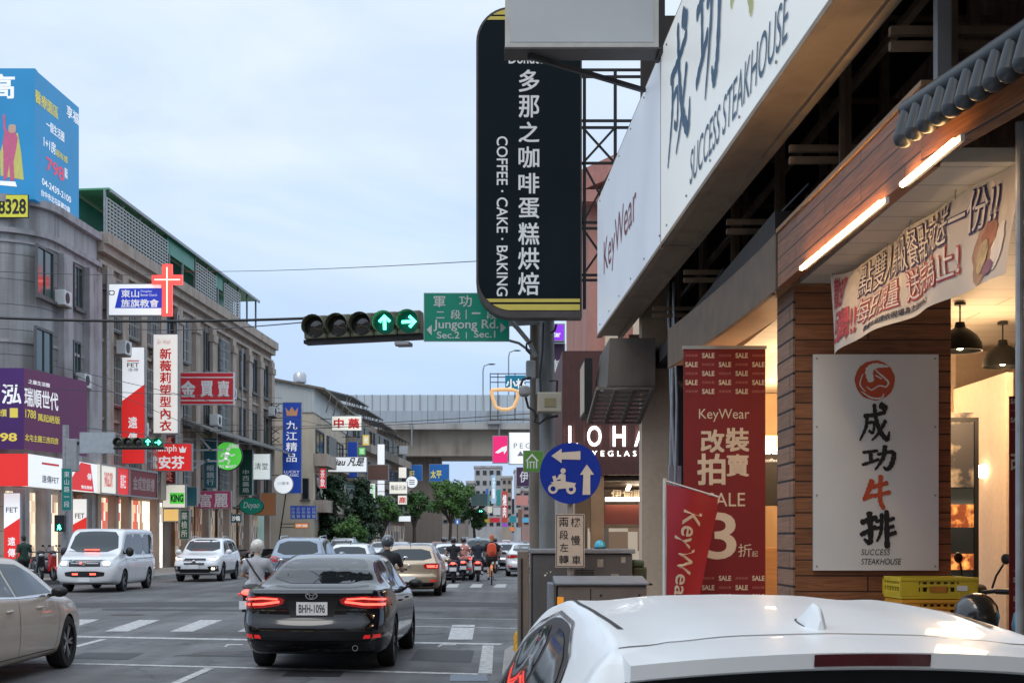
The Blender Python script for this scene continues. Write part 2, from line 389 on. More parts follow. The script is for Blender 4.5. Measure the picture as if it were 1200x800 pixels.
# ------------------------------------------------------------------ shared materials
M_dark = mat('black_plastic', (.012, .012, .013), .45, var=.2)
M_rub = mat('tyre_rubber', (.014, .014, .015), .8, var=.25, scale=20)
M_rim = mat('alloy', (.45, .45, .47), .28, .9, var=.1)
M_chrome = mat('chrome', (.75, .75, .77), .12, 1, var=0)
M_glass = mat('tinted_glass', (.010, .012, .014), .04, var=0, spec=.5)
M_glass2 = mat('clear_tinted_glass', (.035, .045, .052), .04, var=0, spec=.5)
M_tail = mat('tail_lamp_red', (.32, .008, .010), .12, emit=.25, var=0, coat=1)
M_tailon = mat('tail_lamp_lit', (.9, .05, .04), .2, emit=3.0, var=0, ecol=(1, .09, .06))
M_head = mat('head_lamp_glass', (.55, .57, .6), .06, .4, var=0, coat=1)
M_headon = mat('head_lamp_lit', (1, .9, .7), .2, emit=7, var=0, ecol=(1, .82, .52))
M_refl = mat('red_reflector', (.55, .015, .012), .25, var=0, coat=1, emit=.5)
M_plate = mat('plate_white', (.75, .76, .78), .4, var=.04)
M_ink = mat('plate_ink', (.02, .02, .025), .5, var=0)
def paint(name, c, metal=0., rough=.25, coat=.7): return mat(name, c, rough, metal, var=.04, scale=2, coat=coat, bump=0)
PT_black = paint('black_paint', (.004, .004, .005), 0, .1, .35)
PT_white = paint('white_paint', (.74, .75, .76))
PT_pearl = paint('pearl_white_paint', (.78, .79, .80), 0, .3)
PT_gold = paint('champagne_paint', (.56, .50, .42), .2, .28, .6)
PT_bronze = paint('pale_gold_paint', (.56, .44, .31), .5, .3, .5)
PT_blue = paint('slate_blue_paint', (.24, .29, .36), .5, .28)
PT_silver = paint('silver_paint', (.50, .52, .54), .7, .3)
PT_grey = paint('grey_paint', (.16, .17, .18), .4, .3)
PT_red = paint('red_paint', (.45, .02, .02))

# ------------------------------------------------------------------ cars: a lofted body, everything else laid on its surface
def pchip(pts, x):
    n = len(pts)
    if x <= pts[0][0]: return pts[0][1]
    if x >= pts[-1][0]: return pts[-1][1]
    h = [pts[i + 1][0] - pts[i][0] for i in range(n - 1)]; dl = [(pts[i + 1][1] - pts[i][1]) / h[i] for i in range(n - 1)]
    ms = [dl[0]] + [0 if dl[i - 1] * dl[i] <= 0 else 3 * (h[i - 1] + h[i]) / ((2 * h[i] + h[i - 1]) / dl[i - 1] + (h[i] + 2 * h[i - 1]) / dl[i]) for i in range(1, n - 1)] + [dl[-1]]
    for i in range(n - 1):
        if x <= pts[i + 1][0]:
            t = (x - pts[i][0]) / h[i]
            return (pts[i][1] * (2 * t ** 3 - 3 * t * t + 1) + h[i] * ms[i] * (t ** 3 - 2 * t * t + t) + pts[i + 1][1] * (-2 * t ** 3 + 3 * t * t) + h[i] * ms[i + 1] * (t ** 3 - t * t))
def smooth_poly(p, it=2):
    for _ in range(it):
        q = []
        for i in range(len(p)):
            a = p[i]; b = p[(i + 1) % len(p)]
            q += [(a[0] * .8 + b[0] * .2, a[1] * .8 + b[1] * .2), (a[0] * .2 + b[0] * .8, a[1] * .2 + b[1] * .8)]
        p = q
    return p
def ribbon(line, w):
    """outline of a stripe of width w along a polyline"""
    a = []; b = []
    for i, p in enumerate(line):
        q0 = Vector(line[max(i - 1, 0)]); q1 = Vector(line[min(i + 1, len(line) - 1)]); t = (q1 - q0).normalized()
        n = Vector((-t.y, t.x)); ww = w[i] if isinstance(w, (list, tuple)) else w
        a.append(tuple(Vector(p) + n * ww / 2)); b.append(tuple(Vector(p) - n * ww / 2))
    return a + b[::-1]
class Car:
    def __init__(s, L, Wd, top, wid, belt, roofw, zb, rear=((0, 0), (2, 0)), front=((0, 0), (2, 0)), br=.05, bf=.12, ns=70, nr=34, arch=(), ar=.34, crown=.0):
        s.L = L; s.W = Wd; hw0 = Wd / 2
        ys = sorted(set([round(L * (.5 - .5 * math.cos(math.pi * i / ns)), 4) for i in range(ns + 1)] + [round(L * i / ns, 4) for i in range(ns + 1)]))
        rings = []
        for y in ys:
            zt = pchip(top, y); hw = pchip(wid, y) * hw0; z0 = pchip(zb, y); bl = min(pchip(belt, y), zt - .02); rw = pchip(roofw, y) * hw0
            wb = hw * .94; h = zt - bl; k = min(1, h / .3); sw = wb * (1 - k) + (rw * .35 + wb * .65) * k
            c = [(0, z0), (hw * .80, z0), (hw * .925, z0 + .05), (hw * .975, z0 + .16), (hw, z0 + (bl - z0) * .52), (hw * .992, z0 + (bl - z0) * .78), (hw * .965, bl - .04), (wb, bl),
                 (wb + (rw - wb) * .52, bl + h * .5), (rw + (wb - rw) * .10, bl + h * .86), (rw * .955, bl + h * .955), (rw * .80, zt - h * .014 - crown * .55), (rw * .42, zt - crown * .15), (0, zt)]
            d = [0]
            for i in range(1, len(c)): d.append(d[-1] + max(.02, math.hypot(c[i][0] - c[i - 1][0], c[i][1] - c[i - 1][1])))
            cx = [(d[i], c[i][0]) for i in range(len(c))]; cz = [(d[i], c[i][1]) for i in range(len(c))]
            # sampled evenly by control index, so that neighbouring rings match
            r = []
            for j in range(nr + 1):
                t = j / nr * (len(c) - 1); i = min(int(t), len(c) - 2); q = d[i] + (t - i) * (d[i + 1] - d[i]); r.append((pchip(cx, q), pchip(cz, q)))
            rings.append((y, r))
        def warp(x, y, z):
            fr_ = max(0, 1 - y / .75); ff = max(0, 1 - (L - y) / .75)
            return (x, y - pchip(rear, z) * fr_ * fr_ + pchip(front, z) * ff * ff - L / 2, z)
        vs = []; fs = []; n = nr + 1
        for y, r in rings:
            for x, z in r: vs.append(warp(x, y, z))
            for x, z in r: vs.append(warp(-x, y, z))
        for i in range(len(rings) - 1):
            for j in range(nr):
                a = i * 2 * n + j; b = a + 2 * n
                fs.append((a, b, b + 1, a + 1)); fs.append((a + n + 1, b + n + 1, b + n, a + n))
        M = 12
        for end, bul in ((0, -br), (len(rings) - 1, bf)):
            y, r = rings[end]; base = len(vs)
            for x, z in r:
                for k in range(M + 1):
                    t = 1 - 2 * k / M; p = warp(x * t, y, z); vs.append((p[0], p[1] + bul * (1 - t * t) * min(1, x / (.6 * hw0)), p[2]))
            for j in range(nr):
                for k in range(M):
                    a = base + j * (M + 1) + k; f = (a, a + 1, a + M + 2, a + M + 1)
                    fs.append(f if end == 0 else f[::-1])
        bm = bmesh.new(); V = [bm.verts.new(v) for v in vs]
        for f in fs:
            try: bm.faces.new([V[i] for i in f])
            except ValueError: pass
        bmesh.ops.remove_doubles(bm, verts=bm.verts, dist=.0008); bmesh.ops.dissolve_degenerate(bm, edges=bm.edges, dist=.0005)
        bmesh.ops.recalc_face_normals(bm, faces=bm.faces)
        for f in bm.faces: f.smooth = True
        s.bvh = BVHTree.FromBMesh(bm); me = bpy.data.meshes.new('body'); bm.to_mesh(me); bm.free(); s.me = me
        s.arch = arch; s.ar = ar
    def body(s, pm, parent):
        o = link('body', s.me, parent); s.me.materials.append(pm); s.me.materials.append(M_dark)
        mb = MB()
        for y in s.arch:
            for sg in (-1, 1):
                x0, x1 = sg * (s.W / 2 - .36), sg * (s.W / 2 + .2)
                mb.lathe([(0, min(x0, x1)), (s.ar, min(x0, x1)), (s.ar, max(x0, x1)), (0, max(x0, x1))], (0, y - s.L / 2, s.ar * .97), (1, 0, 0), 28)
        me = mb.mesh('cutter', M_dark); bm = bmesh.new(); bm.from_mesh(me); bmesh.ops.remove_doubles(bm, verts=bm.verts, dist=.001); bmesh.ops.recalc_face_normals(bm, faces=bm.faces); bm.to_mesh(me); bm.free()
        c = link('cutter', me, parent); m = o.modifiers.new('b', 'BOOLEAN'); m.object = c; m.operation = 'DIFFERENCE'; m.solver = 'EXACT'; m.material_mode = 'TRANSFER'
        bpy.context.view_layer.update()
        nm = bpy.data.meshes.new_from_object(o.evaluated_get(bpy.context.evaluated_depsgraph_get()))
        o.modifiers.clear()
        if len(nm.polygons) > 200: o.data = nm; nm.set_sharp_from_angle(angle=R(42))
        KIDS[parent.name].remove(c); bpy.data.objects.remove(c)
        return o
    def lay(s, mb, poly, ax, off=.004, cell=.07):
        """lay an outline on the body; ax x+ / x- sides (y,z), y- rear / y+ front (x,z), z top (x,y)"""
        h = s.L / 2; bm = bmesh.new()
        f = bm.faces.new([bm.verts.new((a, b, 0)) for a, b in poly]); bmesh.ops.triangulate(bm, faces=[f])
        for k in (0, 1):
            lo = min(p[k] for p in poly); hi = max(p[k] for p in poly); q = lo + cell
            while q < hi:
                co = [0, 0, 0]; no = [0, 0, 0]; co[k] = q; no[k] = 1
                bmesh.ops.bisect_plane(bm, geom=bm.verts[:] + bm.edges[:] + bm.faces[:], plane_co=co, plane_no=no); q += cell
        bm.verts.index_update(); out = []
        for v in bm.verts:
            a, b = v.co.x, v.co.y
            if ax[0] == 'x': sg = 1 if ax[1] == '+' else -1; o = Vector((3 * sg, a - h, b)); d = Vector((-sg, 0, 0))
            elif ax[0] == 'y': sg = 1 if ax[1] == '+' else -1; o = Vector((a, sg * 6, b)); d = Vector((0, -sg, 0))
            else: o = Vector((a, b - h, 4)); d = Vector((0, 0, -1))
            p, nn, _, _ = s.bvh.ray_cast(o, d)
            if p is None: p, nn, _, _ = s.bvh.find_nearest(o + d * (3 - s.W / 2 if ax[0] == 'x' else 6 - h if ax[0] == 'y' else 2.8))
            if nn.dot(d) > 0: nn = -nn
            out.append(p + nn * off)
        mb.add(out, [tuple(v.index for v in f.verts) for f in bm.faces]); bm.free()
        return mb
    def part(s, name, m, parent, items, off=.004, cell=.07, smooth=True):
        mb = MB()
        for ax, poly in items: s.lay(mb, poly, ax, off, cell)
        return mb.build(name, m, parent, smooth=smooth, sharp=50)
    def both(s, poly): return [('x+', poly), ('x-', poly)]
def mir(poly): return [(-a, b) for a, b in poly]
def wheel(parent, x, y, r, w, rimm=None, spokes=5):
    sg = 1 if x > 0 else -1
    mb = MB(); k = r * .68
    mb.lathe([(k, -w / 2), (r * .93, -w / 2), (r * .985, -w * .40), (r, -w * .2), (r, w * .2), (r * .985, w * .40), (r * .93, w / 2), (k, w / 2), (k, -w / 2)], (x, y, r), (1, 0, 0), 28)
    o = mb.build('wheel', M_rub, parent, smooth=True, sharp=40)
    mb = MB(); q = w * .36 * sg
    mb.lathe([(k, -q), (k, q), (k * .93, q), (k * .88, q * .55), (k * .88, q * .2), (0, q * .2)], (x, y, r), (1, 0, 0), 28)
    mb.mi = 1
    for i in range(spokes):
        a = 2 * math.pi * i / spokes
        for da in (-.16, .16):
            c = Vector((x + q * .82, y + math.cos(a + da * .4) * k * .10, r + math.sin(a + da * .4) * k * .10)); e = Vector((x + q * .92, y + math.cos(a + da) * k * .95, r + math.sin(a + da) * k * .95))
            mb.beam(c, e, .035 * r / .33, .03)
    mb.lathe([(k * .2, q * .9), (k * .18, q * 1.02), (0, q * 1.02)], (x, y, r), (1, 0, 0), 12)
    mb.build('rim', [M_dark, rimm or M_rim], o, smooth=True, sharp=30)
    return o
def four(parent, Wd, y1, y2, L, r, w=.21, rimm=None):
    for y in (y1, y2):
        for sg in (-1, 1): wheel(parent, sg * (Wd / 2 - w / 2 - .015), y - L / 2, r, w, rimm)
def mirrors(parent, x, y, z, m, sz=(.105, .07, .068)):
    for sg in (-1, 1):
        mb = MB(); mb.ell((sg * (x + .10), y, z), (sz[0], sz[1], sz[2])); mb.beam((sg * (x - .06), y + .02, z - .05), (sg * (x + .06), y, z - .03), .05, .04)
        mb.build('side_mirror', m, parent, smooth=True, sharp=0)
def plate(parent, c, s, n=-1, w=.38, h=.16, text=None):
    """registration plate facing the rear (n -1) or the front"""
    fr = FR(c, (1, 0, 0) if n < 0 else (-1, 0, 0)); mb = MB(); mb.fb(fr, -w / 2, w / 2, -h / 2, h / 2, -.012, 0)
    o = mb.build('number_plate', M_plate, parent)
    if text:
        mb = MB(); letter(mb, fr, text, (-w * .42, -h * .32, w * .42, h * .32), .003, bold=.012); mb.build('lettering', M_ink, o)
    return o
def handles(c, parent, m, ys, z):
    for sg in (-1, 1):
        for y in ys:
            mb = MB(); p, nn, _, _ = c.bvh.ray_cast(Vector((3 * sg, y - c.L / 2, z)), Vector((-sg, 0, 0)))
            mb.loft([(p.y - .09, z, .008, .012), (p.y - .07, z, .02, .014), (p.y + .07, z, .02, .014), (p.y + .09, z, .008, .012)], 10)
            mb.v = [(v[0] + p.x + sg * .012, v[1], v[2]) for v in mb.v]
            mb.build('door_handle', m, parent, smooth=True, sharp=0)
def arr(*a): return list(a)

def make_sedan(name, label, pm, text, lit=True):
    """a mid-size saloon seen from behind: trunk lip, wide lamps reaching in towards the plate, twin tail pipes"""
    L, Wd = 4.88, 1.84
    c = Car(L, Wd,
            top=[(0, .99), (.10, 1.035), (.30, 1.045), (.52, 1.07), (1.0, 1.265), (1.45, 1.385), (2.1, 1.445), (2.7, 1.43), (3.1, 1.33), (3.75, 1.02), (4.0, .965), (4.6, .84), (L, .70)],
            wid=[(0, .82), (.06, .88), (.2, .945), (.6, .985), (1.2, 1), (3.6, 1), (4.3, .95), (4.7, .85), (L, .68)],
            belt=[(0, 1.02), (.5, 1.03), (1.5, .99), (3.5, .93), (4.2, .86), (L, .62)],
            roofw=[(0, .80), (.45, .80), (.9, .70), (1.4, .645), (2.6, .66), (3.0, .68), (3.7, .80), (L, .6)],
            zb=[(0, .34), (.25, .22), (.8, .19), (4.2, .19), (L, .24)],
            rear=[(.2, -.12), (.34, -.02), (.42, .075), (.60, .085), (.66, .02), (.80, .0), (.97, .03), (1.05, .06), (1.15, 0)],
            front=[(.2, -.1), (.3, .0), (.6, .05), (.9, -.1)], br=.10, bf=.22, arch=(1.07, 3.90), ar=.355)
    t = thing(name, label, 'car')
    c.body(pm, t)
    four(t, Wd, 1.07, 3.90, L, .335, .215)
    c.part('rear_window', M_glass, t, [('y-', smooth_poly([(-.62, 1.085), (.62, 1.085), (.52, 1.37), (.2, 1.395), (-.2, 1.395), (-.52, 1.375)], 1))], .003)
    c.part('windscreen', M_glass, t, [('y+', smooth_poly([(-.68, 1.02), (.68, 1.02), (.56, 1.37), (-.56, 1.37)], 1))], .003)
    for sg in ('x+', 'x-'):
        c.part('side_window', M_glass, t, [(sg, smooth_poly([(1.02, 1.03), (1.45, 1.335), (1.85, 1.36), (2.02, 1.36), (2.05, .985)], 0))], .003)
        c.part('side_window', M_glass, t, [(sg, [(2.11, .985), (2.10, 1.365), (2.62, 1.345), (3.0, 1.23), (3.42, .985)])], .003)
        c.part('window_trim', M_chrome, t, [(sg, ribbon([(.95, 1.005), (2.1, .965), (3.5, .955)], .018))], .006)
        c.part('door_seam', M_dark, t, [(sg, ribbon([(1.05, .98), (1.3, .62), (1.5, .32)], .009)), (sg, ribbon([(2.08, .97), (2.1, .3)], .009)), (sg, ribbon([(3.42, .95), (3.5, .7), (3.4, .3)], .009)), (sg, ribbon([(1.5, .285), (3.4, .285)], .012))], .002)
    handles(c, t, pm, (1.75, 2.75), .83)
    mirrors(t, Wd / 2 - .03, 3.25 - L / 2, 1.0, M_dark)
    lamp = [(.33, .93), (.36, .845), (.62, .80), (.90, .80), (.915, .86), (.88, .94), (.6, .955)]
    for k in (1, -1):
        pl = lamp if k > 0 else mir(lamp)
        tl = c.part('tail_lamp', M_tail, t, [('y-', smooth_poly(pl, 1)), ('x+' if k > 0 else 'x-', [(.02, .81), (.42, .87), (.36, .93), (.02, .94)])], .008)
        b = [ribbon([(.40, .885), (.62, .853), (.86, .845)], .028), ribbon([(.42, .915), (.62, .925), (.86, .905)], .020)]
        if k < 0: b = [mir(q) for q in b]
        if lit: c.part('lamp_strip', M_tailon, tl, [('y-', q) for q in b], .013)
        c.part('reflector', M_refl, t, [('y-', [(k * .62, .435), (k * .82, .445), (k * .82, .49), (k * .64, .48)])], .008)
    c.part('trunk_seam', M_dark, t, [('y-', ribbon([(-.62, 1.01), (-.58, .80), (-.5, .665), (.5, .665), (.58, .80), (.62, 1.01)], .010))], .003)
    c.part('plate_recess', M_dark, t, [('y-', smooth_poly([(-.33, .93), (.33, .93), (.26, .70), (-.26, .70)], 0))], .003)
    c.part('chrome_bar', M_dark, t, [('y-', ribbon([(-.33, .935), (.33, .935)], .02))], .012)
    c.part('lower_bumper', M_dark, t, [('y-', smooth_poly([(-.80, .41), (.80, .41), (.70, .30), (-.70, .30)], 0))], .006)
    mb = MB(); fr = FR((0, -L / 2 - .150, .962), (1, 0, 0))
    ring = lambda rx, ry, w, n=24: [[(math.cos(2 * math.pi * i / n) * rx * k, math.sin(2 * math.pi * i / n) * ry * k) for k in (1, 1 - w)] for i in range(n)]
    def oval(cx, cz, rx, ry, w):
        q = ring(rx, ry, w); n = len(q); mb.add([fr.pt(cx + p[k][0], cz + p[k][1], 0) for p in q for k in (0, 1)], [(2 * i, 2 * ((i + 1) % n), 2 * ((i + 1) % n) + 1, 2 * i + 1) for i in range(n)])
    if text:
        oval(0, 0, .075, .05, .18); oval(0, .004, .028, .046, .22); oval(0, .02, .055, .022, .3); mb.build('emblem', M_chrome, t)
    plate(t, (0, -L / 2 - .115, .80), 1, text=text)
    for k in (1,):
        mb = MB(); mb.lathe([(.036, 0), (.036, .12), (.030, .12), (.030, .02)], (k * .52, -L / 2 + .08, .315), (0, -1, 0), 14); mb.build('tail_pipe', M_chrome, t, smooth=True)
    c.part('headlamp', M_head, t, [('y+', [(.45, .68), (.74, .70), (.74, .62), (.5, .60)]), ('y+', [(-.45, .68), (-.74, .70), (-.74, .62), (-.5, .60)])], .006)
    c.part('grille', M_dark, t, [('y+', [(-.42, .62), (.42, .62), (.5, .36), (-.5, .36)])], .006)
    return t, c

def make_hatch(name, label, pm, text=None, lit=True, lampm=None):
    L, Wd = 4.25, 1.79
    c = Car(L, Wd,
            top=[(0, .96), (.05, 1.0), (.22, 1.20), (.36, 1.36), (.50, 1.425), (1.0, 1.46), (1.9, 1.475), (2.5, 1.42), (3.3, 1.04), (3.6, .97), (4.05, .84), (L, .68)],
            wid=[(0, .88), (.06, .93), (.25, .98), (.7, 1), (3.0, 1), (3.7, .95), (4.05, .86), (L, .70)],
            belt=[(0, .95), (.4, .99), (1.2, .97), (3.1, .92), (3.8, .84), (L, .60)],
            roofw=[(0, .86), (.25, .76), (.5, .68), (1.0, .675), (2.2, .68), (3.2, .80), (L, .6)],
            zb=[(0, .36), (.25, .22), (.7, .18), (3.7, .18), (L, .24)],
            rear=[(.2, -.1), (.32, -.02), (.42, .08), (.58, .085), (.66, .03), (.9, .03), (1.0, 0)], front=[(.2, -.1), (.35, .02), (.6, .04), (.9, -.1)], br=.10, bf=.2, arch=(.78, 3.41), ar=.345)
    t = thing(name, label, 'car'); c.body(pm, t); four(t, Wd, .78, 3.41, L, .325, .21)
    c.part('rear_window', M_glass2, t, [('y-', smooth_poly([(-.66, 1.035), (.66, 1.035), (.55, 1.355), (-.55, 1.355)], 1))], .004)
    c.part('windscreen', M_glass, t, [('y+', smooth_poly([(-.68, 1.05), (.68, 1.05), (.58, 1.40), (-.58, 1.40)], 1))], .004)
    for sg in ('x+', 'x-'):
        c.part('side_window', M_glass, t, [(sg, [(.62, 1.05), (.78, 1.36), (1.55, 1.39), (1.58, .99)])], .003)
        c.part('side_window', M_glass, t, [(sg, [(1.64, .99), (1.62, 1.39), (2.2, 1.37), (2.55, 1.25), (2.98, .98)])], .003)
        c.part('door_seam', M_dark, t, [(sg, ribbon([(.95, .97), (1.1, .6), (1.15, .3)], .009)), (sg, ribbon([(1.61, .97), (1.63, .3)], .009)), (sg, ribbon([(2.95, .94), (3.0, .3)], .009))], .002)
    handles(c, t, pm, (1.2, 2.2), .84); mirrors(t, Wd / 2 - .03, 2.82 - L / 2, 1.0, pm)
    lamp = [(.40, .93), (.43, .80), (.80, .79), (.875, .84), (.86, .94), (.7, .955)]
    for k in (1, -1):
        q = lamp if k > 0 else mir(lamp)
        tl = c.part('tail_lamp', M_tail, t, [('y-', smooth_poly(q, 1)), ('x+' if k > 0 else 'x-', [(.0, .80), (.30, .84), (.28, .93), (.0, .94)])], .008)
        if lit: c.part('lamp_strip', lampm or M_tailon, tl, [('y-', [(k * .50, .90), (k * .52, .83), (k * .80, .83), (k * .80, .90)])], .013)
        c.part('reflector', M_refl, t, [('y-', [(k * .60, .43), (k * .80, .44), (k * .80, .49), (k * .60, .48)])], .008)
    c.part('tailgate_seam', M_dark, t, [('y-', ribbon([(-.66, .96), (-.60, .66), (.60, .66), (.66, .96)], .010))], .003)
    c.part('lower_bumper', M_dark, t, [('y-', [(-.72, .40), (.72, .40), (.66, .29), (-.66, .29)])], .006)
    mb = MB(); mb.lathe([(.055, 0), (.055, .012), (.045, .016), (0, .016)], (0, -L / 2 - .13, .87), (0, -1, 0), 16); mb.build('emblem', M_chrome, t)
    mb = MB(); mb.beam((0, .55 - L / 2, 1.43), (0, .42 - L / 2, 1.52), .015); mb.build('aerial', M_dark, t)
    plate(t, (0, -L / 2 - .20, .51), 1, text=text)
    c.part('headlamp', M_head, t, [('y+', [(.45, .68), (.76, .72), (.74, .62), (.5, .58)]), ('y+', mir([(.45, .68), (.76, .72), (.74, .62), (.5, .58)]))], .006)
    c.part('grille', M_dark, t, [('y+', [(-.42, .62), (.42, .62), (.5, .36), (-.5, .36)])], .006)
    return t, c

def make_suv(name, label, pm, front_lit=False, rear_lit=True, text=None):
    """a tall estate: roof rails, black cladding, hexagonal grille"""
    L, Wd, H = 4.64, 1.82, 1.73
    c = Car(L, Wd,
            top=[(0, 1.08), (.06, 1.16), (.28, 1.46), (.45, 1.62), (.7, 1.665), (1.5, 1.70), (2.2, 1.69), (2.75, 1.58), (3.35, 1.18), (3.6, 1.10), (4.2, 1.02), (4.5, .92), (L, .80)],
            wid=[(0, .88), (.06, .93), (.25, .98), (.7, 1), (3.5, 1), (4.15, .965), (4.5, .88), (L, .76)],
            belt=[(0, 1.06), (.4, 1.12), (1.2, 1.09), (3.2, 1.03), (4.0, .99), (L, .74)],
            roofw=[(0, .86), (.3, .76), (.6, .70), (2.4, .70), (3.3, .80), (4, .80), (L, .62)],
            zb=[(0, .42), (.3, .28), (.8, .24), (3.9, .24), (L, .32)],
            rear=[(.3, -.08), (.45, .06), (.65, .08), (.75, .02), (1.1, .02), (1.2, 0)], front=[(.25, -.12), (.4, .02), (.65, .06), (.85, .0), (1.0, -.06)], br=.08, bf=.16, arch=(.95, 3.62), ar=.40)
    t = thing(name, label, 'car'); c.body(pm, t); four(t, Wd, .95, 3.62, L, .36, .22)
    c.part('rear_window', M_glass2, t, [('y-', smooth_poly([(-.64, 1.17), (.64, 1.17), (.55, 1.58), (-.55, 1.58)], 1))], .004)
    c.part('windscreen', M_glass, t, [('y+', smooth_poly([(-.70, 1.17), (.70, 1.17), (.58, 1.62), (-.58, 1.62)], 1))], .004)
    for sg in ('x+', 'x-'):
        c.part('side_window', M_glass, t, [(sg, [(.42, 1.20), (.55, 1.50), (1.02, 1.56), (1.05, 1.14)])], .003)
        c.part('side_window', M_glass, t, [(sg, [(1.12, 1.13), (1.10, 1.57), (1.95, 1.60), (1.98, 1.10)])], .003)
        c.part('side_window', M_glass, t, [(sg, [(2.05, 1.10), (2.03, 1.60), (2.5, 1.56), (2.75, 1.45), (3.2, 1.08)])], .003)
        c.part('sill_cladding', M_dark, t, [(sg, [(1.36, .30), (3.22, .30), (3.22, .42), (1.36, .42)])], .008)
        c.part('door_seam', M_dark, t, [(sg, ribbon([(1.08, 1.1), (1.35, .75), (1.4, .4)], .01)), (sg, ribbon([(2.01, 1.08), (2.03, .4)], .01)), (sg, ribbon([(3.2, 1.05), (3.22, .4)], .01))], .002)
        k = 1 if sg == 'x+' else -1
        mb = MB(); mb.tube([(k * .60, .65 - L / 2, 1.64), (k * .60, .75 - L / 2, 1.72), (k * .60, 2.2 - L / 2, 1.745), (k * .60, 2.35 - L / 2, 1.68)], .018); mb.build('roof_rail', M_rim, t, smooth=True)
    handles(c, t, pm, (1.5, 2.4), .98); mirrors(t, Wd / 2 - .02, 3.08 - L / 2, 1.14, pm, (.12, .09, .10))
    for k in (1, -1):
        q = [(k * .55, 1.10), (k * .56, .98), (k * .85, .94), (k * .88, 1.12), (k * .78, 1.14)]
        tl = c.part('tail_lamp', M_tail, t, [('y-', q), ('x+' if k > 0 else 'x-', [(0, .95), (.25, 1.0), (.2, 1.12), (0, 1.12)])], .008)
        if rear_lit: c.part('lamp_strip', M_tailon, tl, [('y-', [(k * .6, 1.07), (k * .6, 1.01), (k * .82, 1.0), (k * .82, 1.07)])], .013)
        q = [(k * .43, .92), (k * .45, .83), (k * .78, .80), (k * .84, .90), (k * .80, .96)]
        hl = c.part('headlamp', M_head, t, [('y+', q)], .008)
        c.part('lamp_strip', M_headon if front_lit else M_chrome, hl, [('y+', ribbon([(k * .50, .87), (k * .74, .86), (k * .80, .93)], .028))], .013)
        c.part('fog_lamp', M_headon if front_lit and k < 0 else M_head, t, [('y+', [(k * .64, .55), (k * .64, .48), (k * .74, .48), (k * .74, .55)])], .012)
        c.part('bumper_corner', M_dark, t, [('y+', [(k * .50, .60), (k * .84, .62), (k * .84, .40), (k * .58, .40)])], .008)
    c.part('grille', M_dark, t, [('y+', [(-.40, .90), (.40, .90), (.44, .80), (.38, .66), (-.38, .66), (-.44, .80)])], .008)
    c.part('grille_trim', M_chrome, t, [('y+', ribbon([(-.40, .905), (.40, .905), (.44, .80), (.38, .655), (-.38, .655), (-.44, .80), (-.40, .905)], .02)), ('y+', ribbon([(-.42, .80), (.42, .80)], .02))], .014)
    mb = MB(); mb.ell((0, L / 2 + .235, .80), (.065, .012, .04)); mb.build('emblem', M_chrome, t, smooth=True)
    c.part('lower_bumper', M_dark, t, [('y+', [(-.62, .50), (.62, .50), (.56, .36), (-.56, .36)]), ('y-', [(-.72, .52), (.72, .52), (.66, .36), (-.66, .36)])], .008)
    plate(t, (0, L / 2 + .245, .585), 1, 1, text=text); plate(t, (0, -L / 2 - .14, .86), 1)
    return t, c

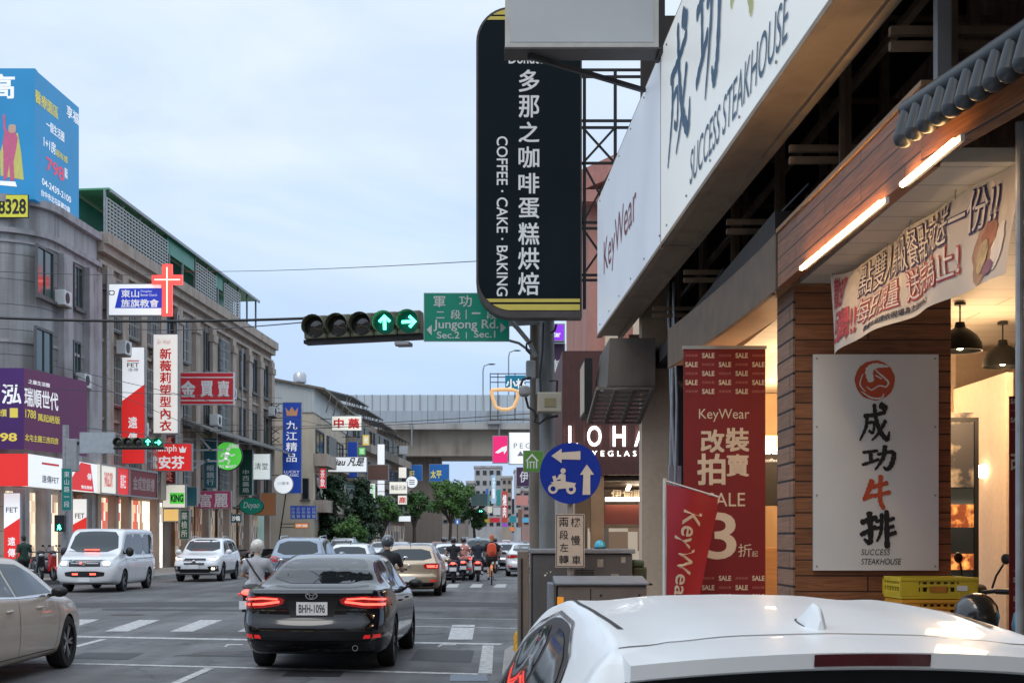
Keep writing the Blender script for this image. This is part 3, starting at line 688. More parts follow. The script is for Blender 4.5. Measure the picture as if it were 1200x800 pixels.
def make_van(name, label, pm):
    """a box-shaped passenger van with a short nose, red flashing lamps behind the grille"""
    L, Wd, H = 4.90, 1.90, 1.97
    c = Car(L, Wd,
            top=[(0, 1.88), (.06, 1.93), (.3, 1.965), (1.5, 1.985), (3.3, 1.975), (3.52, 1.92), (4.12, 1.30), (4.3, 1.20), (4.72, 1.08), (L, .96)],
            wid=[(0, .92), (.06, .95), (.3, .985), (.8, 1), (4.1, 1), (4.6, .985), (4.82, .955), (L, .90)],
            belt=[(0, 1.10), (3.6, 1.10), (4.2, 1.05), (4.6, .99), (L, .84)],
            roofw=[(0, .86), (.3, .86), (3.4, .85), (4.2, .90), (4.6, .88), (L, .80)],
            zb=[(0, .36), (.3, .26), (.8, .22), (4.2, .22), (L, .30)],
            rear=[(.3, -.03), (.5, .03), (1.0, .02), (1.9, 0)], front=[(.2, -.10), (.35, .03), (.6, .05), (.85, .02), (1.05, -.05)], br=.06, bf=.17, arch=(.95, 3.95), ar=.375)
    t = thing(name, label, 'van'); c.body(pm, t); four(t, Wd, .95, 3.95, L, .335, .21)
    c.part('windscreen', M_glass2, t, [('y+', smooth_poly([(-.78, 1.24), (.78, 1.24), (.66, 1.86), (.2, 1.89), (-.2, 1.89), (-.66, 1.86)], 1))], .004)
    c.part('rear_window', M_glass, t, [('y-', smooth_poly([(-.7, 1.2), (.7, 1.2), (.62, 1.75), (-.62, 1.75)], 1))], .004)
    for sg in ('x+', 'x-'):
        c.part('side_window', M_glass, t, [(sg, smooth_poly([(.22, 1.16), (.26, 1.78), (1.48, 1.81), (1.49, 1.15)], 1))], .003)
        c.part('side_window', M_glass, t, [(sg, smooth_poly([(1.53, 1.15), (1.52, 1.81), (2.67, 1.81), (2.68, 1.15)], 1))], .003)
        c.part('side_window', M_glass, t, [(sg, [(2.73, 1.15), (2.73, 1.80), (3.36, 1.78), (3.55, 1.64), (3.98, 1.18)])], .003)
        c.part('door_seam', M_dark, t, [(sg, ribbon([(2.69, 1.8), (2.70, .34)], .011)), (sg, ribbon([(1.50, 1.8), (1.52, .34)], .011)), (sg, ribbon([(.3, 1.02), (2.6, 1.02)], .014)), (sg, ribbon([(3.95, 1.15), (3.6, .75), (3.55, .34)], .011))], .002)
    handles(c, t, pm, (2.5, 2.9), .98); mirrors(t, Wd / 2 - .02, 3.72 - L / 2, 1.24, M_dark, (.13, .09, .15))
    for k in (1, -1):
        hl = c.part('headlamp', M_head, t, [('y+', smooth_poly([(k * .49, .99), (k * .47, .80), (k * .84, .80), (k * .87, 1.0), (k * .7, 1.01)], 1))], .008)
        c.part('lamp_strip', M_headon, hl, [('y+', smooth_poly([(k * .56, .945), (k * .56, .845), (k * .74, .845), (k * .74, .945)], 1))], .014)
        c.part('tail_lamp', M_tail, t, [('y-', [(k * .78, 1.3), (k * .78, .8), (k * .87, .8), (k * .87, 1.3)])], .008)
        c.part('flashing_lamp', M_tailon, t, [('y+', [(k * .18, .60), (k * .18, .545), (k * .36, .545), (k * .36, .60)])], .016)
    c.part('flashing_lamp', M_tailon, t, [('y+', [(-.05, .93), (-.05, .87), (.14, .87), (.14, .93)])], .016)
    c.part('grille', M_dark, t, [('y+', [(-.50, .985), (.50, .985), (.48, .80), (-.48, .80)])], .008)
    c.part('grille_trim', M_chrome, t, [('y+', ribbon([(-.42, .895), (.42, .895)], .016)), ('y+', ribbon([(-.44, .975), (.44, .975)], .014))], .013)
    mb = MB(); mb.lathe([(.07, 0), (.07, .015), (.055, .02), (0, .02)], (0, L / 2 + .225, .895), (0, 1, 0), 18); mb.build('emblem', M_chrome, t)
    c.part('lower_grille', M_dark, t, [('y+', smooth_poly([(-.62, .66), (.62, .66), (.58, .48), (-.58, .48)], 1))], .008)
    c.part('bonnet_seam', M_dark, t, [('y+', ribbon([(-.82, 1.0), (-.4, 1.0), (.4, 1.0), (.82, 1.0)], .012))], .003)
    mb = MB(); mb.beam((-.2, 4.17 - L / 2, 1.31), (.25, 4.17 - L / 2, 1.31), .05, .04); mb.build('dashboard_beacon', M_tailon, t)
    mb = MB()
    for k in (.25, -.25): mb.beam((k, 4.30 - L / 2, 1.235), (k + .5, 4.22 - L / 2, 1.28), .014, .014)
    mb.build('wiper', M_dark, t)
    plate(t, (0, L / 2 + .225, .40), 1, 1, .38, .13)
    return t, c
def pose(t, x, y, yaw=0.):
    t.location = (x, y, 0); t.rotation_euler = (0, 0, R(yaw)); return t
# ------------------------------------------------------------------ people: one continuous skin each, clothes over it
M_skin = mat('skin', (.48, .29, .20), .55, var=.08, scale=12)
M_hair = mat('dark_hair', (.015, .012, .010), .5, var=.2)
M_eye = mat('eye', (.02, .015, .012), .2, var=0)
def blob(caps, name, m, parent, vox=.014, sm=4, extra=None):
    mb = MB()
    for c in caps:
        if c[0] == 'e': mb.ell(c[1], c[2], n=16, m=10)
        else:
            a, b, ra, rb = Vector(c[0]), Vector(c[1]), c[2], c[3]
            n = 5
            for i in range(n + 1): mb.ell(a.lerp(b, i / n), (ra + (rb - ra) * i / n,) * 3, n=12, m=8)
            mb.tube([a, b], [ra, rb], 12)
    me = mb.mesh('tmp', m); o = bpy.data.objects.new('tmp', me); COL.objects.link(o)
    r = o.modifiers.new('r', 'REMESH'); r.mode = 'VOXEL'; r.voxel_size = vox
    s = o.modifiers.new('s', 'SMOOTH'); s.iterations = sm; s.factor = .5
    bpy.context.view_layer.update()
    nm = bpy.data.meshes.new_from_object(o.evaluated_get(bpy.context.evaluated_depsgraph_get()))
    bpy.data.objects.remove(o)
    if extra:
        bm = bmesh.new(); bm.from_mesh(nm); em = extra.mesh('tmp', m); bm.from_mesh(em); bm.to_mesh(nm); bm.free()
    for p in nm.polygons: p.use_smooth = True
    if not nm.materials: nm.materials.append(m)
    nm.name = name
    return link(name, nm, parent)
def V(*a): return Vector(a)
POSE = {
    'scooter': dict(hip=(0, 0, .84), chest=(0, .06, 1.26), head=(0, .11, 1.57), sh=(.19, .06, 1.31), el=(.29, .16, 1.06), ha=(.27, .42, 1.03),
                    knee=[(.19, .42, .80), (.19, .42, .80)], ank=[(.15, .36, .38), (.15, .36, .38)], toe=[(.16, .52, .34), (.16, .52, .34)]),
    'bike': dict(hip=(0, 0, .98), chest=(0, .20, 1.38), head=(0, .31, 1.68), sh=(.18, .20, 1.42), el=(.26, .40, 1.18), ha=(.24, .62, 1.06),
                 knee=[(.12, .36, .98), (.12, .26, .66)], ank=[(.11, .22, .58), (.11, .08, .26)], toe=[(.12, .36, .52), (.12, .22, .20)]),
    'stand': dict(hip=(0, 0, .92), chest=(0, .02, 1.36), head=(0, .05, 1.66), sh=(.18, .0, 1.41), el=(.25, -.04, 1.13), ha=(.25, .10, .92),
                  knee=[(.10, .10, .50), (.10, .0, .50)], ank=[(.09, .10, .09), (.10, -.14, .10)], toe=[(.09, .26, .04), (.10, .0, .04)]),
}
def person(label, posek, shirt, pants, top=None, topm=None, short=False, sleeves=.75, group=None, female=False):
    t = thing('person', label, 'person', group=group); q = POSE[posek]; w = .93 if female else 1.
    hip, chest, head = V(*q['hip']), V(*q['chest']), V(*q['head'])
    def arms(k): return [V(q[n][0] * k * w, q[n][1], q[n][2]) for n in ('sh', 'el', 'ha')]
    caps = [(hip + V(-.08, 0, 0), hip + V(.08, 0, 0), .125, .125), (hip, chest, .125, .135), (chest + V(-.10 * w, 0, 0), chest + V(.10 * w, 0, 0), .115, .115),
            (chest + V(0, 0, .1), head + V(0, -.02, -.06), .06, .052), ('e', head, (.075, .095, .115)), ('e', head + V(0, .03, -.06), (.055, .07, .065)),
            (head + V(0, .09, .0), head + V(0, .108, -.03), .010, .016), ('e', head + V(.078, 0, -.01), (.012, .022, .033)), ('e', head + V(-.078, 0, -.01), (.012, .022, .033)),
            (head + V(-.02, .088, -.068), head + V(.02, .088, -.068), .010, .010)]
    ex = MB(); sh_c = [(hip + V(-.09, 0, .02), hip + V(.09, 0, .02), .135, .135), (hip, chest, .142, .155), (chest + V(-.11 * w, 0, 0), chest + V(.11 * w, 0, 0), .128, .128), (chest, chest + V(0, 0, .13), .09, .07)]
    pt_c = [(hip + V(-.09, 0, -.02), hip + V(.09, 0, -.02), .135, .135)]; shoe = []
    for i, k in enumerate((1, -1)):
        s_, e_, h_ = arms(k); f_ = (h_ - e_).normalized()
        caps += [(s_, e_, .055, .042), (e_, h_, .040, .028), (h_, h_ + f_ * .07, .030, .032)]
        end = s_.lerp(e_, sleeves) if sleeves <= 1 else h_ - f_ * .02
        sh_c += [(s_, e_ if sleeves > 1 else end, .070, .062)] + ([(e_, end, .055, .045)] if sleeves > 1 else [])
        for j in range(4):
            b = h_ + f_ * .075 + V((j - 1.5) * .018, 0, .004); m1 = b + f_ * (.036 + .004 * (j in (1, 2))) + V(0, 0, -.008); m2 = m1 + V(0, .004, -.030); m3 = m2 + V(0, -.020, -.014)
            ex.tube([b - f_ * .02, m1, m2, m3], [.0095, .009, .0085, .007], 6)
        ex.tube([h_ + f_ * .02 - V(k * .02, 0, 0), h_ + f_ * .055 - V(k * .045, 0, .012), h_ + f_ * .085 - V(k * .04, 0, .022)], [.011, .010, .008], 6)
        hj = hip + V(k * .10, .0, -.02); kn = V(q['knee'][i][0] * k, *q['knee'][i][1:]); an = V(q['ank'][i][0] * k, *q['ank'][i][1:]); to = V(q['toe'][i][0] * k, *q['toe'][i][1:])
        caps += [(hj, kn, .088, .058), (kn, an, .056, .040), (an + V(0, -.03, -.04), to, .040, .032)]
        if short: pt_c += [(hj, hj.lerp(kn, .85), .104, .085)]
        else: pt_c += [(hj, kn, .102, .074), (kn, an, .070, .056)]
        shoe += [(an + V(0, -.045, -.035), to + V(0, .02, -.005), .048, .042)]
    blob(caps, 'body', M_skin, t, .013, 4, ex)
    blob(sh_c, 'shirt', shirt, t, .016, 5); blob(pt_c, 'trousers', pants, t, .016, 5); blob(shoe, 'shoes', M_dark, t, .014, 3)
    mb = MB()
    for k in (1, -1): mb.ell(head + V(k * .032, .083, .008), (.013, .008, .007))
    mb.build('eyes', M_eye, t)
    if top == 'helmet':
        mb = MB(); mb.ell(head + V(0, -.005, .035), (.128, .145, .128), n=20, m=12); mb.lathe([(.128, -.01), (.136, -.035), (.125, -.04)], head + V(0, -.005, .02), (0, 0, 1), 20)
        hm = mb.build('helmet', topm, t, smooth=True, sharp=0)
        mb = MB(); mb.tube([head + V(.11, .02, -.02), head + V(.07, .05, -.12), head + V(-.07, .05, -.12), head + V(-.11, .02, -.02)], .008); mb.build('chin_strap', M_dark, hm)
    else:
        blob([('e', head + V(0, -.018, .03), (.085, .095, .105)), ('e', head + V(0, -.05, -.02), (.075, .06, .09))], 'hair', topm or M_hair, t, .012, 3)
    return t
# ------------------------------------------------------------------ motor scooters and a bicycle
M_seat = mat('vinyl_seat', (.02, .02, .022), .5, var=.1)
def make_scooter(label, pm, lit=True, group=None, kind='motor_scooter'):
    t = thing(kind, label, 'scooter', group=group)
    for y in (-.62, .63):
        mb = MB(); mb.lathe([(.15, -.05), (.21, -.055), (.235, -.03), (.24, 0), (.235, .03), (.21, .055), (.15, .05)], (0, y, .24), (1, 0, 0), 24)
        o = mb.build('wheel', M_rub, t, smooth=True)
        mb = MB(); mb.lathe([(.15, -.035), (.15, .035), (.12, .02), (.04, .03), (.04, -.03), (.12, -.02), (.15, -.035)], (0, y, .24), (1, 0, 0), 18); mb.build('rim', M_rim, o)
    mb = MB(); mb.loft([(-.90, .74, .03, .03), (-.84, .73, .10, .07), (-.6, .66, .155, .14), (-.3, .60, .175, .20), (-.05, .54, .16, .22), (.06, .46, .12, .16)], 18)
    mb.build('body_shell', pm, t, smooth=True, sharp=60)
    mb = MB(); mb.loft([(-.80, .80, .06, .02), (-.7, .82, .12, .035), (-.4, .815, .155, .05), (-.22, .79, .15, .045), (-.02, .775, .12, .045), (.05, .75, .06, .03)], 18); mb.build('seat', M_seat, t, smooth=True, sharp=60)
    mb = MB(); mb.hexa([(-.15, 0, .28), (.15, 0, .28), (.14, .5, .28), (-.14, .5, .28), (-.15, 0, .36), (.15, 0, .36), (.14, .48, .36), (-.14, .48, .36)]); mb.build('floorboard', M_dark, t, bevel=.015)
    mb = MB(); mb.hexa([(-.19, .46, .34), (.19, .46, .34), (.15, .58, .32), (-.15, .58, .32), (-.15, .50, 1.0), (.15, .50, 1.0), (.10, .66, .92), (-.10, .66, .92)]); mb.build('front_shield', pm, t, bevel=.03, smooth=True)
    mb = MB()
    for k in (1, -1): mb.tube([(k * .075, .63, .24), (k * .06, .56, .62)], .022)
    mb.build('fork', M_rim, t, smooth=True)
    mb = MB(); mb.loft([(.40, .36, .05, .015), (.50, .47, .075, .03), (.63, .505, .08, .03), (.78, .46, .075, .03), (.88, .36, .05, .015)], 12); mb.build('front_fender', pm, t, smooth=True)
    mb = MB(); mb.tube([(-.34, .40, 1.03), (-.22, .46, 1.03), (0, .54, 1.0), (.22, .46, 1.03), (.34, .40, 1.03)], .016)
    for k in (1, -1): mb.tube([(k * .36, .39, 1.03), (k * .23, .455, 1.03)], .022)
    mb.loft([(.44, 1.02, .08, .05), (.56, 1.02, .14, .07), (.66, .98, .08, .05)], 14)
    mb.build('handlebar', M_dark, t, smooth=True)
    for k in (1, -1):
        mb = MB(); mb.tube([(k * .20, .47, 1.05), (k * .24, .46, 1.14), (k * .30, .44, 1.22)], .008); mb.ell((k * .33, .44, 1.26), (.06, .015, .04), n=14); m_ = mb.build('mirror', M_dark, t, smooth=True)
        mb = MB(); mb.ell((k * .33, .432, 1.26), (.052, .010, .034), n=14); mb.build('mirror_glass', M_chrome, m_, smooth=True)
    mb = MB(); mb.ell((0, .665, .92), (.09, .03, .06)); mb.build('headlamp', M_head, t, smooth=True)
    mb = MB(); mb.ell((0, -.885, .735), (.095, .035, .045)); mb.build('tail_lamp', M_tailon if lit else M_tail, t, smooth=True)
    for k in (1, -1):
        mb = MB(); mb.ell((k * .14, -.83, .70), (.035, .035, .022)); mb.build('indicator', M_refl, t, smooth=True)
    mb = MB(); mb.hexa([(-.09, -.86, .40), (.09, -.86, .40), (.08, -.66, .46), (-.08, -.66, .46), (-.07, -.88, .66), (.07, -.88, .66), (.07, -.70, .66), (-.07, -.70, .66)]); mb.build('rear_fender', M_dark, t)
    plate(t, (0, -.895, .52), 1, w=.26, h=.14)
    mb = MB(); mb.tube([(.13, .05, .26), (.17, -.3, .28), (.17, -.75, .36)], [.03, .05, .055]); mb.build('exhaust', M_rim, t, smooth=True)
    return t
def make_bicycle(label, pm):
    t = thing('bicycle', label, 'bicycle')
    for y in (-.50, .54):
        mb = MB(); n = 28
        mb.lathe([(.315, -.02), (.335, -.022), (.345, 0), (.335, .022), (.315, .02), (.315, -.02)], (0, y, .345), (1, 0, 0), n); o = mb.build('wheel', M_rub, t, smooth=True)
        mb = MB()
        for i in range(14):
            a = math.pi * 2 * i / 14; mb.tube([(0, y, .345), (0, y + math.cos(a) * .315, .345 + math.sin(a) * .315)], .002, 4)
        mb.build('spokes', M_rim, o)
    mb = MB(); BB, ST, HT = (0, -.05, .29), (0, -.16, .82), (0, .40, .80)
    for a, b in ((BB, ST), (ST, HT), (BB, (0, .42, .70)), (HT, (0, .54, .345))): mb.tube([a, b], .018)
    for k in (1, -1): mb.tube([(k * .05, -.50, .345), BB], .010); mb.tube([(k * .05, -.50, .345), ST], .010)
    mb.build('frame', pm, t, smooth=True)
    mb = MB(); mb.tube([HT, (0, .38, .98)], .016); mb.tube([(-.27, .58, 1.03), (-.12, .42, 1.0), (.12, .42, 1.0), (.27, .58, 1.03)], .014); mb.build('handlebar', M_rim, t, smooth=True)
    mb = MB(); mb.tube([ST, (0, -.19, .92)], .014); mb.loft([(-.34, .945, .085, .03), (-.2, .945, .07, .03), (-.04, .95, .025, .02)], 12); mb.build('saddle', M_seat, t, smooth=True)
    mb = MB(); mb.loft([(-.86, .52, .035, .01), (-.7, .68, .04, .012), (-.5, .725, .04, .012), (-.3, .66, .03, .01)], 8); mb.build('rear_mudguard', pm, t, smooth=True)
    mb = MB(); mb.tube([(.06, -.05, .29), (.06, .08, .17), (.16, .08, .17)], .012); mb.tube([(-.06, -.05, .29), (-.06, -.18, .42), (-.16, -.18, .42)], .012); mb.build('pedals', M_dark, t)
    mb = MB(); mb.ell((0, -.78, .66), (.03, .012, .02)); mb.build('rear_reflector', M_tailon, t)
    return t
# ------------------------------------------------------------------ trees
M_bark = mat('bark', (.075, .055, .04), .9, var=.35, scale=9, bump=.6)
def leafmat(name, c):
    m = mat(name, c, .6, var=.45, scale=1.3); N, L, b = nodes_of(m); b.inputs['Subsurface Weight'].default_value = 0
    return m
M_leaf = leafmat('fig_leaves', (.055, .13, .03)); M_leaf2 = leafmat('dark_needles', (.024, .06, .022)); M_leaf3 = leafmat('bright_leaves', (.075, .17, .03))
def tree(label, base, h, r, trunk, shape='round', m=None, n=2600, leaf=.30, seed=1, name='street_tree', asp=.8, group=None):
    rnd = random.Random(seed); t = thing(name, label, 'tree', base, group); b = Vector(base)
    mb = MB(); top = b + V(rnd.uniform(-.2, .2), 0, trunk)
    mb.tube([b + V(0, 0, -.05), b + V(.05, 0, trunk * .5), top], [.26, .2, .17], 9)
    if shape == 'round':
        cc = b + V(0, 0, h - r * asp)
        for i in range(7):
            a = i * .9; e = cc + V(math.cos(a) * r * .6, math.sin(a) * r * .6, rnd.uniform(-.2, .5) * r * asp); mb.tube([top, top.lerp(e, .5) + V(0, 0, .3), e], [.12, .08, .03], 6)
    else: mb.tube([top, b + V(0, 0, h * .95)], [.17, .03], 7)
    mb.build('trunk', M_bark, t, smooth=True)
    cl = []
    if shape == 'round':
        for i in range(34):
            while True:
                p = V(rnd.uniform(-1, 1), rnd.uniform(-1, 1), rnd.uniform(-1, 1))
                if .3 < p.length < .92: break
            cl.append((cc + V(p.x * r, p.y * r, p.z * r * asp), r * rnd.uniform(.18, .38)))
    else:
        k = 0
        while k < 60:
            f = rnd.uniform(.12, 1); a = rnd.uniform(0, 6.28); rr = r * (1.08 - f) * rnd.uniform(.45, 1.15)
            cl.append((b + V(math.cos(a) * rr, math.sin(a) * rr, h * f - .3 * rr), r * rnd.uniform(.20, .34))); k += 1
    mb = MB()
    for i in range(n):
        c, cr = rnd.choice(cl); d = V(rnd.gauss(0, 1), rnd.gauss(0, 1), rnd.gauss(0, 1)).normalized() * cr * rnd.random() ** .4
        d.z *= .7; p = c + d; s = leaf * rnd.uniform(.5, 1.1)
        nn = (d.normalized() + V(rnd.gauss(0, .6), rnd.gauss(0, .6), rnd.gauss(0, .6) + .5)).normalized()
        x = nn.orthogonal().normalized(); x.rotate(Matrix.Rotation(rnd.uniform(0, 6.28), 3, nn)); y = nn.cross(x)
        mb.add([p - x * s * .5, p - y * s * .28 + x * .02, p + x * s * .5, p + y * s * .28], [(0, 1, 2, 3)])
    mb.build('crown', m or M_leaf, t)
    return t
# ================================================================== ground
def asphalt():
    m = mat('asphalt', (.10, .10, .10), .8, var=0); N, L, b = nodes_of(m)
    tc = N.new('ShaderNodeTexCoord')
    def noise(sc, det, mapscale=None):
        n = N.new('ShaderNodeTexNoise'); n.inputs['Scale'].default_value = sc; n.inputs['Detail'].default_value = det
        if mapscale:
            mp = N.new('ShaderNodeMapping'); mp.inputs['Scale'].default_value = mapscale; L.new(tc.outputs['Object'], mp.inputs[0]); L.new(mp.outputs[0], n.inputs[0])
        else: L.new(tc.outputs['Object'], n.inputs[0])
        return n
    def rng(n, a, b_, lo, hi):
        r = N.new('ShaderNodeMapRange'); r.inputs[1].default_value = a; r.inputs[2].default_value = b_; r.inputs[3].default_value = lo; r.inputs[4].default_value = hi
        L.new(n.outputs[0], r.inputs[0]); return r
    def mul(a, c):
        x = N.new('ShaderNodeMath'); x.operation = 'MULTIPLY'; L.new(a.outputs[0], x.inputs[0]); L.new(c.outputs[0], x.inputs[1]); return x
    fac = mul(mul(rng(noise(70, 3), .3, .7, .78, 1.25), rng(noise(.35, 5), .35, .65, .70, 1.18)), mul(rng(noise(1.2, 4, (1.6, .06, 1)), .38, .66, 1.12, .66), rng(noise(3, 8), .35, .7, .84, 1.12)))
    vo = N.new('ShaderNodeTexVoronoi'); vo.feature = 'DISTANCE_TO_EDGE'; vo.inputs['Scale'].default_value = .33
    nd = noise(1.5, 4); mx = N.new('ShaderNodeVectorMath'); mx.operation = 'ADD'; sc = N.new('ShaderNodeVectorMath'); sc.operation = 'SCALE'; sc.inputs[3].default_value = .9
    L.new(nd.outputs['Color'], sc.inputs[0]); L.new(tc.outputs['Object'], mx.inputs[0]); L.new(sc.outputs[0], mx.inputs[1]); L.new(mx.outputs[0], vo.inputs[0])
    fac = mul(fac, rng(vo, 0, .014, .50, 1))
    s2 = N.new('ShaderNodeVectorMath'); s2.operation = 'SCALE'; s2.inputs[0].default_value = (.118, .118, .120); L.new(fac.outputs[0], s2.inputs[3]); L.new(s2.outputs[0], b.inputs['Base Color'])
    L.new(rng(noise(.5, 4), .3, .7, .55, .85).outputs[0], b.inputs['Roughness'])
    bp = N.new('ShaderNodeBump'); bp.inputs['Strength'].default_value = .35; bp.inputs['Distance'].default_value = .008; L.new(noise(90, 2).outputs[0], bp.inputs['Height']); L.new(bp.outputs[0], b.inputs['Normal'])
    return m
M_asph = asphalt()
M_patch = mat('fresh_asphalt', (.050, .051, .055), .75, var=.25, scale=14)
def roadpaint():
    m = mat('road_paint', (.52, .52, .51), .6, var=0); N, L, b = nodes_of(m)
    tc = N.new('ShaderNodeTexCoord'); n = N.new('ShaderNodeTexNoise'); n.inputs['Scale'].default_value = 9; n.inputs['Detail'].default_value = 8; n.inputs['Roughness'].default_value = .75; L.new(tc.outputs['Object'], n.inputs[0])
    r = N.new('ShaderNodeMapRange'); r.inputs[1].default_value = .42; r.inputs[2].default_value = .60; r.inputs[3].default_value = 0; r.inputs[4].default_value = .9; L.new(n.outputs['Fac'], r.inputs[0])
    mx = N.new('ShaderNodeMixRGB'); mx.inputs[1].default_value = (.54, .54, .53, 1); mx.inputs[2].default_value = (.20, .20, .20, 1); L.new(r.outputs[0], mx.inputs[0]); L.new(mx.outputs[0], b.inputs['Base Color'])
    return m
M_paint = roadpaint()
M_pave = planks('paving', (.30, .28, .26), (.25, .235, .22), (.12, .11, .10), .4, .4, .8, 'XY', .012, .3, .6)
M_kerb = weathered('kerb_concrete', (.32, .31, .30), .5, 1.)
def st(name, mb, m, **k): return tag(mb.build(name, m, **k), kind='structure')
mb = MB(); mb.bb(-900, 900, -60, 2600, -.4, 0); st('road', mb, M_asph)
# pavements with real kerbs
def slab(name, poly, z=.13):
    mb = MB(); n = len(poly)
    ar = sum(poly[i][0] * poly[(i + 1) % n][1] - poly[(i + 1) % n][0] * poly[i][1] for i in range(n))
    if ar < 0: poly = poly[::-1]
    mb.add([(x, y, z) for x, y in poly] + [(x, y, -.05) for x, y in poly], [tuple(range(n))] + [(i, i + n, (i + 1) % n + n, (i + 1) % n) for i in range(n)]); st(name, mb, M_pave)
def kerb(name, line, w=.16, z=.15):
    mb = MB()
    for a, b in zip(line[:-1], line[1:]): mb.beam((a[0], a[1], z - .12), (b[0], b[1], z - .12), w, .245)
    st(name, mb, M_kerb, bevel=.02)
lk = [(-15.2, 51.5), (-14.6, 53.5), (-14.2, 56), (-12.6, 92), (-10.2, 122), (-8.4, 150), (-6.4, 200), (-5.8, 420)]
slab('left_pavement', [(-60, 49.2), (-18, 49.2), (-16.2, 50.2)] + lk + [(-60, 420)]); kerb('left_kerb', [(-60, 49.1), (-18, 49.1), (-16.2, 50.1)] + lk)
rk = [(2.25, -3), (2.2, 9.2), (1.6, 10.6), (.75, 11.8), (.2, 12.8), (.1, 14.5), (.15, 18.6), (.5, 20.6), (1.3, 21.6), (3, 22.2), (30, 22.6)]
slab('right_pavement', rk + [(30, -3)]); kerb('right_kerb', rk)
rk2 = [(30, 25.6), (3, 25.7), (1.6, 26.3), (1.15, 27.6), (1.1, 60), (1.6, 120), (2.2, 200), (3, 420)]
slab('far_right_pavement', rk2 + [(60, 420), (60, 25.6)]); kerb('far_right_kerb', rk2)
# painted markings, measured on the ground
def mark(pts, w=None, z=.004, m=None, name='road_marking'):
    mb = MB()
    if w is None: q = [G(*p) for p in pts]; mb.add([(p.x, p.y, z) for p in q], [tuple(range(len(q)))])
    else:
        q = ribbon([(G(*p).x, G(*p).y) for p in pts], w); mb.add([(a, b, z) for a, b in q], [tuple(range(len(q)))])
    o = mb.build(name, m or M_paint)
    me = o.data
    if me.polygons[0].normal.z < 0: me.flip_normals()
    return tag(o, kind='structure')
mark([(-150, 743.6), (30, 744.6), (300, 749.4), (588, 754.5)], .30)
mark([(-20, 775.5), (120, 778), (300, 782.5), (574, 790)], .17)
mark([(572, 756), (568.4, 790)], .17)
mark([(205, 800.5), (246, 782.5)], .12); mark([(122, 748.5), (88, 757.5)], .12)
for q in ([(122, 739.5), (150, 739.5), (188, 726), (163, 726)], [(199, 739.7), (226, 739.7), (261, 726), (235, 726)], [(525, 749), (553.6, 749), (556.6, 731.8), (530, 731.8)],
          [(45, 739), (73, 739), (117, 725.5), (92, 725.5)], [(278, 740), (305, 740), (331, 726.4), (305, 726.4)], [(357, 741), (384, 741), (403, 727), (377, 727)], [(440, 744), (468, 744), (479, 729), (453, 729)]): mark(q)
mark([(474, 723.5), (610, 725.5)], .13); mark([(474, 733.2), (608, 736)], .13)
for x in (530, 558, 586): mark([(x - 8, 688), (x + 6, 688), (x + 8, 684), (x - 4, 684)])
for x in (500, 470): mark([(x, 688), (x + 18, 688), (x + 22, 684.5), (x + 7, 684.5)])
for i in range(9):
    y = 60 + i * 11; mark([((-4.0 * F / y) + CX, CY + CH * F / y), ((-4.0 * F / (y + 5)) + CX, CY + CH * F / (y + 5))], .12)
for x0, yb in ((512, 757), (262, 755)): mark([(x0, 757.5), (x0 + 3, 757.5), (x0 + 7, 755.6), (x0 + 22, 755.6), (x0 + 23, 754.6), (x0 + 4, 754.6)])
mark([(640, 706.5), (420, 703), (200, 705), (60, 707), (60, 712), (200, 710.5), (420, 710), (640, 711)], None, .0035, M_patch, 'road_patch')
mark([(200, 768), (330, 759), (470, 759), (420, 771)], None, .0035, M_patch, 'road_patch')
for q in ([(120, 712.5), (520, 716), (520, 718), (120, 714.5)], [(490, 760), (556, 762), (552, 776), (480, 773)], [(100, 764), (168, 765), (150, 772.5), (78, 771)]): mark(q, None, .0032, M_patch, 'road_patch')
M_iron = mat('worn_iron', (.07, .065, .06), .55, .4, var=.35, scale=25, bump=.4)
for x, y in ((150, 720), (498, 741), (255, 765), (590, 712)):
    c = G(x, y); mb = MB(); mb.lathe([(0, .0065), (.33, .0065), (.36, .005)], c, (0, 0, 1), 24); st('manhole_cover', mb, M_iron)
mb = MB(); p = [G(330, 792), G(398, 792.6), G(404, 786), G(340, 785.5)]; mb.add([(q.x, q.y, .006) for q in p], [(0, 1, 2, 3)]); st('manhole_cover', mb, mat('cast_iron', (.03, .03, .032), .6, .4, var=.3, scale=25, bump=.5))
mb = MB(); p = [G(527, 798), G(572, 798), G(570, 791), G(528, 790.5)]; mb.add([(q.x, q.y, .006) for q in p], [(0, 1, 2, 3)]); st('drain_cover', mb, mat('steel_cover', (.16, .19, .23), .5, .6, var=.3, scale=20))

# ================================================================== shared building materials
M_steel = mat('black_steel', (.02, .02, .022), .5, .3, var=.2)
M_galv = mat('galvanised_steel', (.36, .37, .38), .5, .6, var=.2, scale=8)
M_wp = mat('white_powdercoat', (.62, .63, .63), .5, var=.08)
M_cab = mat('grey_cabinet', (.30, .31, .32), .55, var=.12)
M_winf = mat('window_frame', (.10, .10, .10), .5, .3, var=.15)
M_pane = mat('dark_pane', (.018, .028, .032), .05, var=.4, scale=.5, spec=.7)
M_paneg = mat('green_pane', (.03, .065, .062), .05, var=.3, scale=.5, spec=.7)
M_grille = mat('white_grille', (.40, .41, .40), .6, var=.1)
M_rust = weathered('stained_metal', (.20, .17, .14), .7, 1.)
T_white = mat('letters_white', (.85, .85, .84), .5, var=0, emit=.35)
T_lit = mat('letters_lit', (1, .98, .95), .5, var=0, emit=3.0)
T_black = mat('letters_black', (.012, .012, .014), .5, var=0)
T_red = mat('letters_red', (.62, .02, .02), .5, var=0, emit=.25)
T_yel = mat('letters_yellow', (.80, .66, .10), .5, var=0, emit=.2)
T_pw = mat('letters_plain_white', (.78, .78, .77), .5, var=0)
T_grey = mat('letters_grey', (.25, .25, .26), .5, var=0)
